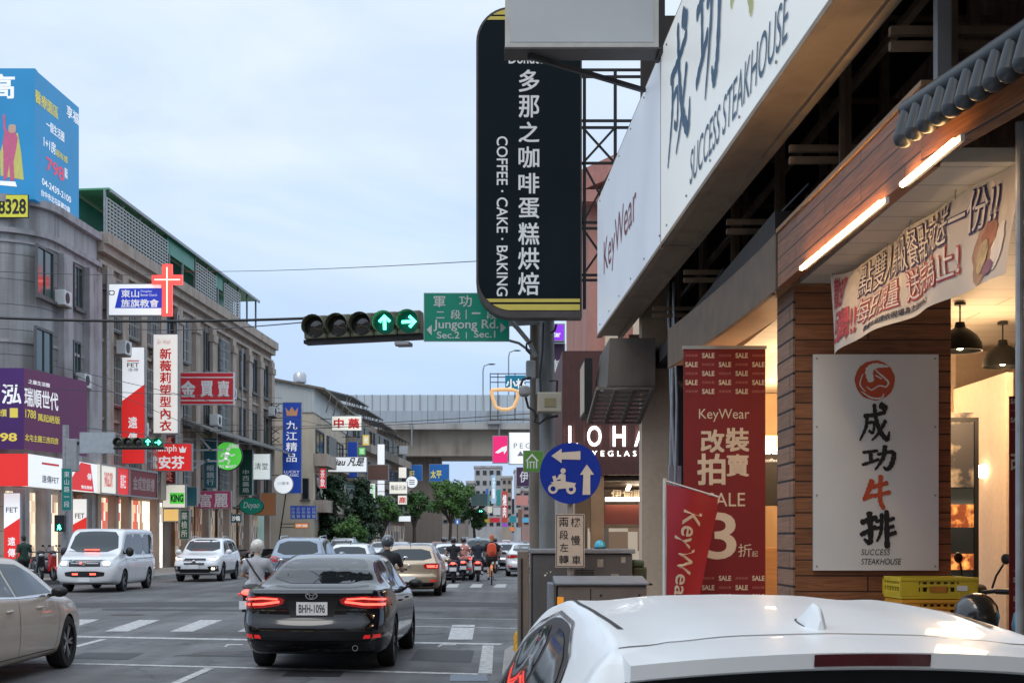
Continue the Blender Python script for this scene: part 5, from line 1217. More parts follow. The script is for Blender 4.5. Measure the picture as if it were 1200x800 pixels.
# unseen blocks added behind the viewpoint to darken reflections in the cars' paint
for x0, x1, yb, h, lab in ((-46, -7, -18, 15, 'unseen brown block with lit shopfronts added behind the viewpoint, left side'), (6.5, 40, -30, 11, 'unseen grey block with lit shopfronts added behind the viewpoint, right side'), (-14, 14, -90, 42, 'unseen tall block added far behind the viewpoint to darken reflections')):
    t = thing('reflection_block', lab, 'building', ((x0 + x1) / 2, yb - 5, 0)); mb = MB(); mb.bb(x0, x1, yb - 12, yb, 0, h); mb.build('wall', M_brn, t); fb_ = FR((x1, yb, 0), (-1, 0, 0)); w = x1 - x0
    for i in range(int(w / 5)):
        for z in (5.2, 8.6, 12): window(t, fb_, 1 + i * 5, 4 + i * 5, z, z + 1.7)
        mb = MB(); mb.fb(fb_, .8 + i * 5, 4.2 + i * 5, 2.2, 3.1, .01, .05); mb.build('shop_sign', lit('rear_shop_%d_%d' % (x0, i), ((.9, .6, .3), (.8, .7, .5), (.6, .12, .08))[i % 3], 3.), t)
# clutter on the old walls: air conditioners, pipes, cables, stains of rust
for k, (px_, z, lab) in enumerate(((131, 9.95, 'air conditioner under the upper window nearest the corner block'), (152, 6.5, 'air conditioner low behind the red and white blade sign'), (215, 9.9, 'air conditioner above the red gold shop sign'), (260, 9.95, 'air conditioner between the two middle windows of the brown block'), (283, 6.45, 'air conditioner low at the third window from the far end'), (310, 9.9, 'air conditioner at the far end of the brown block'))):
    u = bayx(px_); t2 = thing('air_conditioner', lab, 'air conditioner', LF.pt(u, z, .6), 'air conditioners on the brown block'); mb = MB(); mb.fb(LF, u - .45, u + .45, z, z + .62, .36, .78); mb.build('casing', M_wp, t2, bevel=.02)
    mb = MB(); mb.lathe([(.24, 0), (.24, .015), (0, .02)], LF.pt(u - .1, z + .31, .782), LF.n, 16); mb.build('fan_grille', M_steel, t2); mb = MB(); mb.fb(LF, u - .4, u + .4, z - .06, z - .003, .27, .75); mb.build('shelf', M_rust, t2)
for k, (px_, z0, z1, r, lab) in enumerate(((116, 4, 13.5, .07, 'grey drain pipe at the joint of the lavender and brown buildings'), (199, 4, 13.4, .05, 'thin drain pipe beside the tall white blade sign'), (277, 8, 13.4, .05, 'thin drain pipe past the middle of the brown block'))):
    u = bayx(px_); mb = MB(); mb.tube([LF.pt(u, z0, .36), LF.pt(u, (z0 + z1) / 2, .36), LF.pt(u + .1, z1, .36)], r, 8); tag(mb.build('drain_pipe', M_galv, smooth=True), lab, 'pipe', 'drain pipes')

for k, (x_, y_, lab) in enumerate(((66, 350, 'air conditioner beside the upper window of the lavender corner block'), (90, 446, 'air conditioner under the lower window by the lavender block edge'))):
    u, z = LF.uv(x_, y_); t2 = thing('air_conditioner', lab, 'air conditioner', LF.pt(u, z, .4), 'air conditioners on the corner block'); mb = MB(); mb.fb(LF, u - .4, u + .4, z - .3, z + .3, .08, .5); mb.build('casing', M_wp, t2, bevel=.02); mb = MB(); mb.lathe([(.22, 0), (.22, .015), (0, .02)], LF.pt(u - .1, z, .502), LF.n, 16); mb.build('fan_grille', M_steel, t2); mb = MB(); mb.fb(LF, u - .38, u + .38, z - .36, z - .303, .02, .5); mb.build('shelf', M_rust, t2)
# ================================================================== the steakhouse block on the right
M_wood = planks('cedar_planks', (.29, .115, .048), (.185, .070, .029), (.022, .010, .006), 1.3, .115, .5, 'XZ', .006, .4, 1.1)
M_woods = planks('cedar_beam', (.30, .115, .046), (.21, .078, .031), (.022, .010, .006), 1.6, .115, .5, 'YZ', .006, .4, 1.1)
M_slate = planks('slate_cladding', (.30, .16, .095), (.21, .115, .07), (.015, .012, .012), .9, .13, .7, 'YZ', .010, .6, .7)
M_ply = mat('warm_plywood', (.33, .18, .085), .6, var=.2, scale=3)
M_ceil = planks('ceiling_boards', (.60, .54, .45), (.56, .50, .42), (.34, .29, .23), 2.4, .35, .55, 'XY', .010, .2, .2)
M_dkwall = ribbed('dark_corrugated_wall', (.36, .20, .12), .19, 'Y', .6, 0, .03, var=.3)
M_soff = weathered('sign_soffit', (.30, .23, .165), .6, 1.2, .6)
M_beigew = weathered('beige_wall', (.72, .56, .41), .3, .8, .7)
T = thing('steakhouse_building', 'timber and slate clad shop building with open arcade on the right edge', 'building', (4, 11, 0))
def kid(nm, mb, m, p=None, **k): return mb.build(nm, m, p or T, **k)
mb = MB(); mb.bb(2.3, 12, -2, 19.0, .13, .25); tag(mb.build('arcade_floor', M_pave), kind='structure')
mb = MB(); mb.bb(2.168, 3.31, 10.0, 10.55, .25, 3.515); kid('pillar', mb, M_wood, bevel=.004)
mb = MB(); mb.bb(2.150, 2.166, 9.995, 10.56, .25, 3.515); kid('slate_side', mb, M_slate)
mb = MB(); mb.hexa([(2.085, 6.72, 3.48), (2.17, 6.72, 3.48), (2.10, 9.95, 3.48), (2.03, 9.95, 3.48), (2.085, 6.72, 3.87), (2.17, 6.72, 3.87), (2.10, 9.95, 3.87), (2.03, 9.95, 3.87)]); kid('fascia_beam', mb, M_woods)
mb = MB(); mb.hexa([(2.07, 6.70, 3.873), (2.18, 6.70, 3.873), (2.11, 9.95, 3.873), (2.015, 9.95, 3.873), (2.07, 6.70, 3.90), (2.18, 6.70, 3.90), (2.11, 9.95, 3.90), (2.015, 9.95, 3.90)]); kid('beam_cap', mb, M_ply)
n = 8; mb = MB()
for i in range(n):
    def bx(k): f = k / n; y = 9.98 + f * 4.6; x = 2.02 - .22 * f ** 1.6; return x, y
    (xa, ya), (xb, yb) = bx(i), bx(i + 1)
    mb.mi = 0; mb.hexa([(xa + .045, ya, 3.50), (xa + .36, ya, 3.50), (xb + .36, yb, 3.50), (xb + .045, yb, 3.50), (xa + .045, ya, 3.86), (xa + .36, ya, 3.86), (xb + .36, yb, 3.86), (xb + .045, yb, 3.86)])
    mb.mi = 1; mb.hexa([(xa, ya, 3.47), (xa + .04, ya, 3.47), (xb + .04, yb, 3.47), (xb, yb, 3.47), (xa, ya, 3.88), (xa + .04, ya, 3.88), (xb + .04, yb, 3.88), (xb, yb, 3.88)])
kid('curved_beam', mb, [M_ply, mat('shaded_beam_front', (.17, .115, .075), .7, var=.3, scale=5)])  # street face painted darker: its lack of light is put into the colour
mb = MB(); mb.bb(2.56, 12, -2, 6.7, 3.50, 3.57); mb.bb(2.18, 12, 6.71, 9.9, 3.50, 3.57); mb.bb(2.38, 12, 9.95, 18.9, 3.53, 3.60); kid('ceiling', mb, M_ceil)
mb = MB(); mb.bb(4.3, 4.4, -2, 19.4, 3.61, 12); kid('upper_wall', mb, M_dkwall)
mb = MB(); mb.bb(2.02, 4.29, 10.0, 19.4, 3.87, 4.05); mb.bb(2.0, 4.29, 19.2, 19.35, 4.06, 9.); mb.bb(1.75, 4.29, -2, 19.18, 6.46, 6.56); kid('slab_edge', mb, mat('dark_slab', (.035, .028, .025), .8, var=.3))  # one near-black colour on the slab, end wall and recess cover
mb = MB(); mb.bb(1.86, 2.22, 17.8, 18.15, .14, 5.2); kid('end_column', mb, M_beigew)
mb = MB(); mb.bb(2.3, 2.4, 14.6, 17.78, .25, 3.5); kid('purple_wall', mb, mat('purple_wall', (.12, .09, .22), .6))
mb = MB(); mb.bb(2.23, 2.29, 17.0, 17.75, .25, 4.4); kid('dark_jamb', mb, M_dark)
mb = MB()
for i, (x, y) in enumerate(((2.02, 16.2), (2.07, 16.1), (2.0, 15.6))): mb.tube([(x, y, .15), (x + .01, y, 2.2), (x + .03 * (-1) ** i, y, 3.2), (x, y + .1, 4.6)], .022 - .004 * i, 7)
mb.bb(1.98, 2.12, 15.9, 16.0, 2.05, 2.5); kid('conduit', mb, M_galv)
# frames between the wall and the big sign
def SX(y): return 1.76 - .0317 * (y - 7.23)
mb = MB()
for y in (5.2, 7.3, 9.5, 11.7, 13.9, 16.1, 18.3):
    for z in (4.36, 4.28, 6.1): mb.beam((SX(y) + .33, y, z), (4.3, y, z), .045, .045)
    mb.beam((2.42, y, 3.87), (2.42, y, 6.1), .05); mb.beam((2.36, y - .1, 3.87), (2.36, y - .1, 6.1), .035); mb.beam((3.3, y, 3.87), (3.3, y, 6.3), .07)
for z in (4.9, 5.6): mb.beam((2.6, 4, z), (2.45, 18.4, z), .05)
kid('sign_framework', mb, mat('brown_framework', (.26, .18, .12), .6, .2, var=.3))
mb = MB(); mb.bb(2.235, 2.305, 6.96, 7.03, 3.9, 8); kid('steel_post', mb, M_cab)
mb = MB(); rr = random.Random(3)
for i in range(5):
    y = 10.2 + i * 1.6; mb.tube([(2.2 + rr.random() * .5, y, 4.3), (2.1, y + .5, 4.06 + rr.random() * .05), (2.3, y + 1.2, 4.3 + rr.random() * .2), (2.6, y + 1.6, 4.28)], .012, 5)
kid('loose_cable', mb, M_dark)
# interior of the arcade
mb = MB(); mb.bb(4.45, 12, 13.6, 13.7, .25, 3.52); mb.bb(4.25, 4.45, 13.3, 13.7, .25, 3.52); kid('back_wall', mb, M_beigew)
mb = MB(); mb.bb(2.45, 5.2, 17.6, 17.7, .25, 3.52); mb.bb(9, 9.1, -2, 17.6, .25, 3.5); kid('shop_back', mb, mat('tan_interior', (.50, .33, .18), .6, var=.2, scale=1.2))
mb = MB(); mb.bb(2.5, 3.2, 15.2, 15.35, 2.02, 2.62); o = kid('shop_fascia', mb, M_dark); txt(o, FY(15.2), 'istar', (896.5, 520.5, 918, 532), T_lit, .006, bold=.02); txt(o, FY(15.2), 'coffee bar', (896, 537, 922, 541), T_white, .006, bold=.02)
mb = MB(); mb.bb(2.5, 4.2, 15.5, 15.6, 2.66, 2.82); kid('cove_lamp', mb, mat('cove_light', (1, .7, .36), .5, emit=4, var=0, ecol=(1, .62, .27)))
mb = MB(); mb.bb(2.5, 3.2, 15.25, 15.9, .25, 1.55); kid('counter', mb, planks('counter_boards', (.55, .30, .12), (.48, .25, .10), (.3, .15, .06), .35, 3, .5, 'XZ', .004, .2, .4))
mb = MB(); mb.bb(4.0, 4.19, 11.98, 12.02, .25, 2.6); f12 = FY(11.9); a, zt_ = f12.uv(1117, 489); b_, _ = f12.uv(1147, 489)
mb = MB(); mb.frame(f12, a - .25, b_, .26, zt_, .035, -.05, 0); o = kid('display_case', mb, M_steel)
mb = MB(); mb.fb(f12, a - .21, b_ - .036, .30, zt_ - .037, -.05, -.02); mb.build('glass', M_glass2, o)
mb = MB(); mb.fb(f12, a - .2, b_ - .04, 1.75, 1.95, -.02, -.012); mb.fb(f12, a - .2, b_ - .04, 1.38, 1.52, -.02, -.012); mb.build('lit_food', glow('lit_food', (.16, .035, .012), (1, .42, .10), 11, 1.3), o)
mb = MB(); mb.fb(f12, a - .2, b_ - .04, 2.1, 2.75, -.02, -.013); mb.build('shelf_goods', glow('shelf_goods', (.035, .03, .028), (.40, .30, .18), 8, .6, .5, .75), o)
g = P(1151, 552, 12.4); t = thing('globe_lamp', 'small round glowing wall lamp beside the display case', 'wall lamp', g)
mb = MB(); mb.ell(g, (.062, .062, .062), n=20, m=12); mb.build('globe', mat('globe_glow', (1, .85, .6), .4, emit=9, var=0, ecol=(1, .78, .48)), t, smooth=True); mb = MB(); mb.lathe([(.035, 0), (.035, .02), (.015, .03), (.015, .12)], g + V(.13, .02, 0), (-1, 0, 0), 12); mb.build('bracket', M_ply, t)
mb = MB(); mb.bb(4.42, 4.48, 11.9, 13.3, .25, 3.1); kid('side_return', mb, M_beigew)
# tube lamps
M_tube = mat('tube_glow', (1, .8, .5), .4, emit=30, var=0, ecol=(1, .58, .24))
for i, (y0, y1, lab) in enumerate(((7.33, 9.1, 'long glowing tube lamp under the timber beam, the one farther from the tiles'), (6.2, 6.95, 'glowing tube lamp under the timber beam just below the roof tiles'))):
    xa, xb = [2.001 + .017 * (9.95 - y) for y in (y0, y1)]; t = thing('tube_lamp', lab, 'tube lamp', (xa, (y0 + y1) / 2, 3.5), 'tube lamps along the beam')
    mb = MB(); mb.tube([(xa, y0, 3.452), (xb, y1, 3.452)], .015, 10); mb.build('tube', M_tube, t, smooth=True); mb = MB(); mb.beam((xa + .03, y0 - .03, 3.462), (xb + .03, y1 + .03, 3.462), .02, .03); mb.build('batten', M_wp, t)
for y, lab in ((10.83, 'black pendant lamp partly behind the timber pillar'), (11.8, 'black pendant lamp hanging at the right edge of the arcade')):
    px_, py_ = ((1125, 357), (1175, 380))[y > 11]; q = P(px_, py_, y); q.z = 3.52; t = thing('pendant_lamp', lab, 'pendant lamp', q - V(0, 0, .38), 'pendant lamps in the arcade')
    mb = MB(); mb.lathe([(.0, -.155), (.035, -.155), (.045, -.20), (.075, -.215), (.13, -.26), (.165, -.32), (.172, -.385), (.166, -.385), (.155, -.32), (.0, -.22)], q, n=24); mb.build('shade', mat('black_enamel_%d' % int(y), (.006, .006, .006), .5, var=0, spec=.2), t, smooth=True)
    mb = MB(); mb.tube([q, q - V(0, 0, .16)], .007); mb.lathe([(0, 0), (.045, 0), (.045, -.02), (0, -.02)], q, n=14); mb.build('cord', M_dark, t)
    mb = MB(); mb.ell(q - V(0, 0, .33), (.04, .04, .045)); mb.build('bulb', mat('bulb_glow_%d' % int(y), (1, .8, .5), .4, emit=25, var=0, ecol=(1, .74, .42)), t)
def warm(nm, loc, e, r=.25, c=(1, .66, .36)):
    l = bpy.data.lights.new(nm, 'POINT'); l.energy = e; l.color = c; l.shadow_soft_size = r; o = bpy.data.objects.new(nm, l); COL.objects.link(o); o.location = loc
warm('pendant_light', (4.0, 11.3, 2.85), 65, .4); warm('shop_light', (3.4, 16.3, 3.0), 80); warm('arcade_light', (7.2, 9.0, 2.6), 30, .8); warm('keywear_light', (3.3, 13.4, 3.1), 95)
# roof tiles
t = thing('tiled_eave', 'row of dark grey half round roof tiles over the timber soffit', 'roof', (2.4, 5.5, 3.85)); M_tile = mat('grey_roof_tile', (.036, .041, .047), .42, var=.25, scale=9)
A = V(1.98, 6.81, 3.66); d = V(.19, -1.11, 0).normalized(); up = V(.80, .14, .55).normalized(); nrm = d.cross(up).normalized()
if nrm.z < 0: nrm = -nrm
for i in range(2, 27):
    c = A + d * (.118 * i); mb = MB()
    for k in range(2):
        o_ = c + up * (.24 * k) + nrm * (.025 * k)
        mb.tube([o_, o_ + up * .26], [.048, .044], 14)
    D = V(-.22, -.05, -.97).normalized(); q_ = c + nrm * .06 - up * .02; mb.tube([q_, q_ + D * .06, q_ + D * .13], [.038, .044, .048], 16); mb.lathe([(.048, 0), (.045, .016), (.034, .032), (.018, .040), (0, .043)], q_ + D * .13, D, 16)
    mb.build('tile', M_tile, t, smooth=True, sharp=50)
mb = MB(); c0, c1 = A - nrm * .05 + up * .06, A + d * 3.3 - nrm * .05 + up * .06
mb.hexa([c0 - up * .02, c1 - up * .02, c1 + up * .6, c0 + up * .6, c0 - up * .02 + nrm * .03, c1 - up * .02 + nrm * .03, c1 + up * .6 + nrm * .03, c0 + up * .6 + nrm * .03]); mb.build('under_sheet', M_tile, t)
mb = MB(); r0, r1 = A + nrm * .075, A + d * 3.3 + nrm * .075; mb.tube([r0 + d * .2, r0.lerp(r1, .5), r1], .045, 14); mb.build('ridge_roll', M_tile, t, smooth=True)
mb = MB(); mb.hexa([(2.07, 6.70, 3.49), (2.49, 4.25, 3.49), (2.55, 4.25, 3.49), (2.13, 6.70, 3.49), (2.07, 6.70, 3.72), (2.49, 4.25, 3.72), (2.55, 4.25, 3.72), (2.13, 6.70, 3.72)]); mb.build('soffit_boards', M_woods, t)
# ------------------------------------------------------------------ the long white sign over the arcade
SF = FR((1.38, 19.2, 0), (.38, -11.97, 0)); ub = SF.uv(774, 300)[0]
M_sgn = mat('sign_acrylic', (.62, .68, .76), .35, var=.08, scale=.8, emit=.22, ecol=(.80, .86, .95)); M_sgn2 = mat('sign_acrylic_cream', (.72, .73, .70), .35, var=.06, scale=.8, emit=.25, ecol=(.9, .92, .9))
for nm, lab, a, b_, fm in (('clothing_sign', 'long bluish white sign reading KeyWear at the far end of the arcade', 0, ub - .02, M_sgn), ('steakhouse_sign', 'huge white sign with blue brush characters over the steakhouse', ub + .02, 17.5, M_sgn2)):
    t = thing(nm, lab, 'shop sign', SF.pt((a + b_) / 2, 4.5, -.16)); mb = MB(); mb.fb(SF, a, b_, 4.5, 6.4, -.33, -.004)
    mb.build('cabinet', M_soff, t); mb = MB(); mb.fb(SF, a + .01, b_ - .01, 4.525, 6.375, -.004, 0); mb.build('face_panel', fm, t)
    mb = MB(); mb.fb(SF, a, b_, 4.47, 4.499, -.06, .012); mb.fb(SF, a, b_, 4.47, 4.499, -.35, -.29); mb.build('edge_trim', M_soff, t)
    mb = MB(); k = a + .4
    while k < b_: mb.lathe([(.012, 0), (.012, .012), (0, .014)], SF.pt(k, 4.60, 0), SF.n, 6); mb.lathe([(.012, 0), (.012, .012), (0, .014)], SF.pt(k, 6.30, 0), SF.n, 6); k += 1.1
    mb.build('rivets', M_cab, t)
    if a == 0:
        u0, u1 = SF.uv(708, 300)[0], SF.uv(746, 250)[0]; mb = MB(); letter(mb, SF, 'KeyWear', (u0, 5.05, u1, 5.62), .006); mb.build('lettering', mat('letters_mauve', (.22, .06, .09), .5, var=0), t)
    else: steak_sign = t
BR = {
 '成': [([(.16, .70), (.5, .73), (.84, .80)], .09), ([(.24, .72), (.22, .42), (.02, .06)], [.10, .09, .05]), ([(.22, .50), (.46, .52), (.44, .26), (.32, .30)], .07), ([(.48, 1.0), (.54, .62), (.68, .28), (.90, .08), (.97, .28)], [.10, .11, .12, .12, .04]), ([(.84, .56), (.62, .24), (.40, .05)], [.10, .08, .04]), ([(.70, .98), (.84, .90)], .15)],
 '功': [([(.02, .74), (.44, .80)], .10), ([(.24, .76), (.25, .38)], .10), ([(.0, .26), (.48, .46)], .10), ([(.46, .66), (.93, .74), (.88, .26), (.74, .08), (.64, .18)], [.09, .12, .13, .12, .05]), ([(.68, .98), (.62, .52), (.38, .06)], [.12, .11, .05])],
 '牛': [([(.34, .86), (.20, .52), (.06, .30)], [.16, .14, .08]), ([(.06, .30), (.36, .42)], .10), ([(.30, .66), (.86, .80)], .11), ([(.40, .40), (.96, .52)], .10), ([(.64, 1.0), (.62, .30), (.74, .02)], [.13, .12, .12])],
 '排': [([(.02, .66), (.44, .80)], .13), ([(.24, .92), (.27, .10), (.10, .16)], [.14, .13, .07]), ([(.0, .30), (.42, .52)], .11), ([(.60, .90), (.58, .40), (.46, .10)], [.10, .09, .05]), ([(.44, .68), (.58, .72)], .08), ([(.44, .48), (.58, .52)], .08), ([(.74, .98), (.76, -.06)], [.12, .13]), ([(.76, .70), (.96, .78)], .09), ([(.76, .50), (.94, .54)], .09), ([(.76, .28), (1.0, .36)], .10)],
}
def brush(mb, fr, ch, box, d, fat=1.):
    u0, v0, u1, v1 = box
    for i, (line, w) in enumerate(BR[ch]):
        ws = [x * fat for x in (w if isinstance(w, list) else [w] * len(line))]; pts = []
        n = 8
        for k in range((len(line) - 1) * n + 1):
            t_ = k / n; a = min(int(t_), len(line) - 2); f = t_ - a
            p0 = Vector(line[max(a - 1, 0)]); p1 = Vector(line[a]); p2 = Vector(line[a + 1]); p3 = Vector(line[min(a + 2, len(line) - 1)])
            q = .5 * ((2 * p1) + (p2 - p0) * f + (2 * p0 - 5 * p1 + 4 * p2 - p3) * f * f + (3 * p1 - p0 - 3 * p2 + p3) * f ** 3)
            pts.append((q, (ws[a] + (ws[a + 1] - ws[a]) * f) * (1 + .16 * math.sin(k * 2.3 + i * 1.7))))
        vs = []; dd = d + .0004 * i
        for k, (q, w_) in enumerate(pts):
            t_ = (pts[min(k + 1, len(pts) - 1)][0] - pts[max(k - 1, 0)][0]).normalized(); nn = Vector((-t_.y, t_.x)) * w_ / 2
            for s_ in (1, -1): c = q + nn * s_; vs.append(fr.pt(u0 + c.x * (u1 - u0), v0 + c.y * (v1 - v0), dd))
        mb.add(vs, [(2 * k, 2 * k + 1, 2 * k + 3, 2 * k + 2) for k in range(len(pts) - 1)])
        for q, w_, t_ in ((pts[0][0], pts[0][1], (pts[0][0] - pts[2][0]).normalized()), (pts[-1][0], pts[-1][1], (pts[-1][0] - pts[-3][0]).normalized())):
            nn = Vector((-t_.y, t_.x)); fan = []
            for k in range(7):
                a = math.pi * k / 6; c = q + nn * (math.cos(a) * w_ / 2) + t_ * (math.sin(a) * w_ * .32); fan.append(fr.pt(u0 + c.x * (u1 - u0), v0 + c.y * (v1 - v0), dd))
            mb.add(fan, [tuple(range(7))])
M_blue = mat('letters_slate_blue', (.045, .115, .20), .5, var=.1); M_ygreen = mat('letters_pale_olive', (.55, .55, .22), .5, var=.05)
t = steak_sign
for ch, x0, x1, v0, v1, m_ in (('成', 783, 810, 5.06, 6.22, M_blue), ('功', 817, 846, 5.08, 6.26, M_blue), ('牛', 856, 892, 5.18, 6.3, M_ygreen), ('排', 908, 968, 5.1, 6.3, M_blue)):
    mb = MB(); brush(mb, SF, ch, (SF.uv(x0, 200)[0], v0, SF.uv(x1, 200)[0], v1), .006); mb.build('brush_character', m_, t)
mb = MB(); letter(mb, SF, 'SUCCESS STEAKHOUSE', (SF.uv(809, 200)[0], 4.64, SF.uv(926, 80)[0], 4.92), .006, bold=.004, shear=.25); mb.build('lettering', M_blue, t)
# ------------------------------------------------------------------ board on the pillar
t, fr, b = sign('steakhouse_board', 'pale grey board with black and red brush characters screwed to the timber pillar', 'sign', (953, 415, 1100, 668), 9.96, mat('board_enamel', (.70, .70, .68), .4, var=.06, scale=1.5), M_cab, .03, .0)
mb = MB()
for x in (957, 1096):
    for y in (420, 500, 580, 663): u, v = fr.uv(x, y); mb.lathe([(.008, 0), (.008, .005), (0, .006)], fr.pt(u, v, 0), fr.n, 8)
mb.build('screws', M_cab, t)
M_vermil = mat('letters_vermilion', (.50, .075, .03), .5, var=.08); M_bone = mat('logo_bone', (.70, .70, .68), .5, var=0)
cu, cv = fr.uv(1025, 445.5); r_ = .146; n = 40; rr = random.Random(5)
mb = MB(); mb.flat(fr, [(cu + math.cos(a * 2 * math.pi / n) * r_ * (1 + rr.uniform(-.025, .02)), cv + math.sin(a * 2 * math.pi / n) * r_ * (1 + rr.uniform(-.025, .02))) for a in range(n)], .003); mb.build('logo_disc', M_vermil, t)
BR['bull'] = [([(.40, .50), (.36, .74), (.52, .86), (.84, .84)], [.16, .20, .14, .03]), ([(.48, .80), (.62, .66), (.74, .56), (.84, .44), (.78, .33)], [.02, .04, .045, .05, .03]), ([(.78, .33), (.60, .36), (.42, .26), (.30, .34)], [.04, .03, .03, .02]), ([(.20, .66), (.13, .40), (.26, .22)], [.02, .035, .02]), ([(.16, .22), (.42, .06), (.66, .06), (.72, .16)], [.02, .04, .04, .03]), ([(.52, .62), (.66, .54)], .03)]
mb = MB(); brush(mb, fr, 'bull', (cu - r_, cv - r_, cu + r_, cv + r_), .005); mb.build('logo_bull', M_bone, t)
for ch, q, m_ in (('成', (1007, 474, 1043, 518), T_black), ('功', (1011, 522, 1049, 552), T_black), ('牛', (1010, 558, 1044, 596), M_vermil), ('排', (1009, 598, 1049, 638), T_black)):
    u0, v1 = fr.uv(q[0], q[1]); u1, v0 = fr.uv(q[2], q[3]); mb = MB(); brush(mb, fr, ch, (u0, v0, u1, v1), .004, 1.25); mb.build('brush_character', m_, t)
txt(t, fr, 'SUCCESS', (1009, 643, 1043, 650), T_black, .004, shear=.2, space=1.1); txt(t, fr, 'STEAKHOUSE', (1009, 654, 1056, 661), T_black, .004, shear=.2)
# ------------------------------------------------------------------ hanging cloth banner
t = thing('cloth_banner', 'sagging cream cloth banner with outlined red and purple characters hung from the ceiling', 'banner', (2.42, 8.1, 2.9))
BA, BB_ = P(978, 324, 9.55), P(1187, 186, 6.6); bd = (BB_ - BA); bl = Vector((bd.x, bd.y, 0)).length; CB = FR((BA.x, BA.y, 0), (bd.x, bd.y, 0))
def clothpt(a, c, d=0.):
    """a along, c up (0..1)"""
    top = 3.49 + (BB_.z - BA.z) * 0 - .045 * math.sin(math.pi * min(1, a / .33)) * (a < .33) - .028 * math.sin(math.pi * (a - .33) / .67) * (a >= .33)
    bot = 2.92 + .02 * math.sin(a * 5) + .03 * a
    off = .035 * math.sin(a * 9 + c * 2) + .02 * math.sin(a * 21 - c * 3) + .05 * (1 - c) * math.sin(a * 3.1)
    return CB.pt(a * bl, bot + (top - bot) * c, off + d)
NX, NZ = 60, 12
mb = MB(); mb.add([clothpt(i / NX, j / NZ) for i in range(NX + 1) for j in range(NZ + 1)], [(i * (NZ + 1) + j, (i + 1) * (NZ + 1) + j, (i + 1) * (NZ + 1) + j + 1, i * (NZ + 1) + j + 1) for i in range(NX) for j in range(NZ)])
M_cl = mat('cream_cloth', (.62, .55, .46), .8, var=.10, scale=3); mb.build('sheet', M_cl, t, smooth=True)
def clothtxt(s, box, m, d, **k):
    vs, fs, _ = text_geo(s, **k); mb = MB(); a0, c0, a1, c1 = box; sk = k.get('sk', 0)
    mb.add([clothpt(a0 + x * (a1 - a0), c0 + y * (c1 - c0), d) for x, y in vs], fs); return mb.build('lettering', m, t)
M_ind = mat('letters_indigo', (.035, .02, .10), .6, var=0); M_crim = mat('letters_crimson', (.48, .06, .06), .6, var=0); M_cw = mat('letters_cloth_white', (.72, .66, .58), .7, var=0)
for s_, b_, inn, outl in (('歡迎', (.02, .55, .115, .96), M_crim, None), ('回歸!!', (.055, .08, .21, .52), M_crim, None), ('點雙人高級餐點就送一份!!', (.21, .53, .93, .97), M_cw, M_ind), ('每日限量', (.21, .17, .47, .52), M_cw, M_crim), ('送完為止!', (.50, .17, .82, .54), M_cw, M_crim), ('數量有限請依現場為主送完為止', (.26, .06, .66, .14), T_black, None)):
    if outl: clothtxt(s_, b_, outl, .006, bold=.055); clothtxt(s_, (b_[0] + .004, b_[1] + .02, b_[2] - .004, b_[3] - .02), inn, .010, bold=.0)
    else: clothtxt(s_, b_, inn, .006, bold=.03)
def blobshape(ca, cc, ra, rc, m, d):
    mb = MB(); q = [clothpt(ca + math.cos(a * .3142) * ra * (1 + .12 * math.sin(a * 2.1)), cc + math.sin(a * .3142) * rc, d) for a in range(20)]; mb.add([clothpt(ca, cc, d)] + q, [(0, i + 1, (i + 1) % 20 + 1) for i in range(20)]); mb.build('printed_food', m, t)
for ca, cc, ra, rc, m, d in ((.90, .30, .040, .30, mat('print_bread', (.42, .25, .15), .7, var=.5, scale=14), .005), (.915, .44, .028, .14, mat('print_sauce', (.36, .15, .09), .7, var=.3, scale=20), .008), (.902, .26, .02, .16, mat('print_cheese', (.46, .36, .20), .7, var=.3, scale=25), .011), (.957, .30, .022, .22, M_cw, .006), (.935, .13, .022, .07, mat('print_mauve', (.22, .10, .16), .7), .009)): blobshape(ca, cc, ra, rc, m, d)
mb = MB()
for a in (.01, .33, .55, .78, .99): p = clothpt(a, .97); mb.tube([p, p + V(0, 0, .03), (p.x + .01, p.y, 3.53)], .004, 5)
mb.build('ties', M_cab, t)
# ------------------------------------------------------------------ sale banners
M_sale = mat('maroon_banner', (.17, .008, .012), .55, var=.10, scale=1); T_cream = mat('letters_cream', (.62, .52, .40), .6, var=0); T_dim = mat('letters_dim_rose', (.42, .16, .13), .6, var=0)
def salerows(t, fr, x0, x1, ys, parity, d=.004):
    mb = MB(); ma = MB(); k = 0; w = 14.5
    for y in ys:
        x = x0; j = (k + parity) % 2
        while x + w <= x1 + 3:
            u0, v1 = fr.uv(x, y - 3); u1, v0 = fr.uv(x + w, y + 3)
            if j % 2 == 0: letter(mb, fr, 'SALE', (u0, v0, u1, v1), d, bold=.03)
            else: letter(ma, fr, '改裝拍賣', (u0, v0 + (v1 - v0) * .25, u1, v1 - (v1 - v0) * .25), d)
            x += 19.6; j += 1
        k += 1
    mb.build('lettering', T_cream, t); ma.build('lettering', T_dim, t)
t = thing('sale_banner_stand', 'tall maroon SALE 3 roll-up banner standing between the column and the timber pillar', 'banner', P(849, 800, 12.5) * Vector((1, 1, 0)) if False else (2.06, 12.5, .25))
fr = FY(12.5); u0, v1 = fr.uv(801, 409); u1, _ = fr.uv(897, 409)
mb = MB(); mb.fb(fr, u0, u1, .32, v1, -.012, 0); mb.build('sheet', M_sale, t); mb = MB(); mb.fb(fr, u0 - .02, u1 + .02, .25, .33, -.12, .08); mb.fb(fr, u0 - .01, u1 + .01, v1, v1 + .03, -.03, .01); mb.tube([((u0 + u1) / 2, 12.55, .3), ((u0 + u1) / 2, 12.55, v1)], .012); mb.build('stand', M_cab, t)
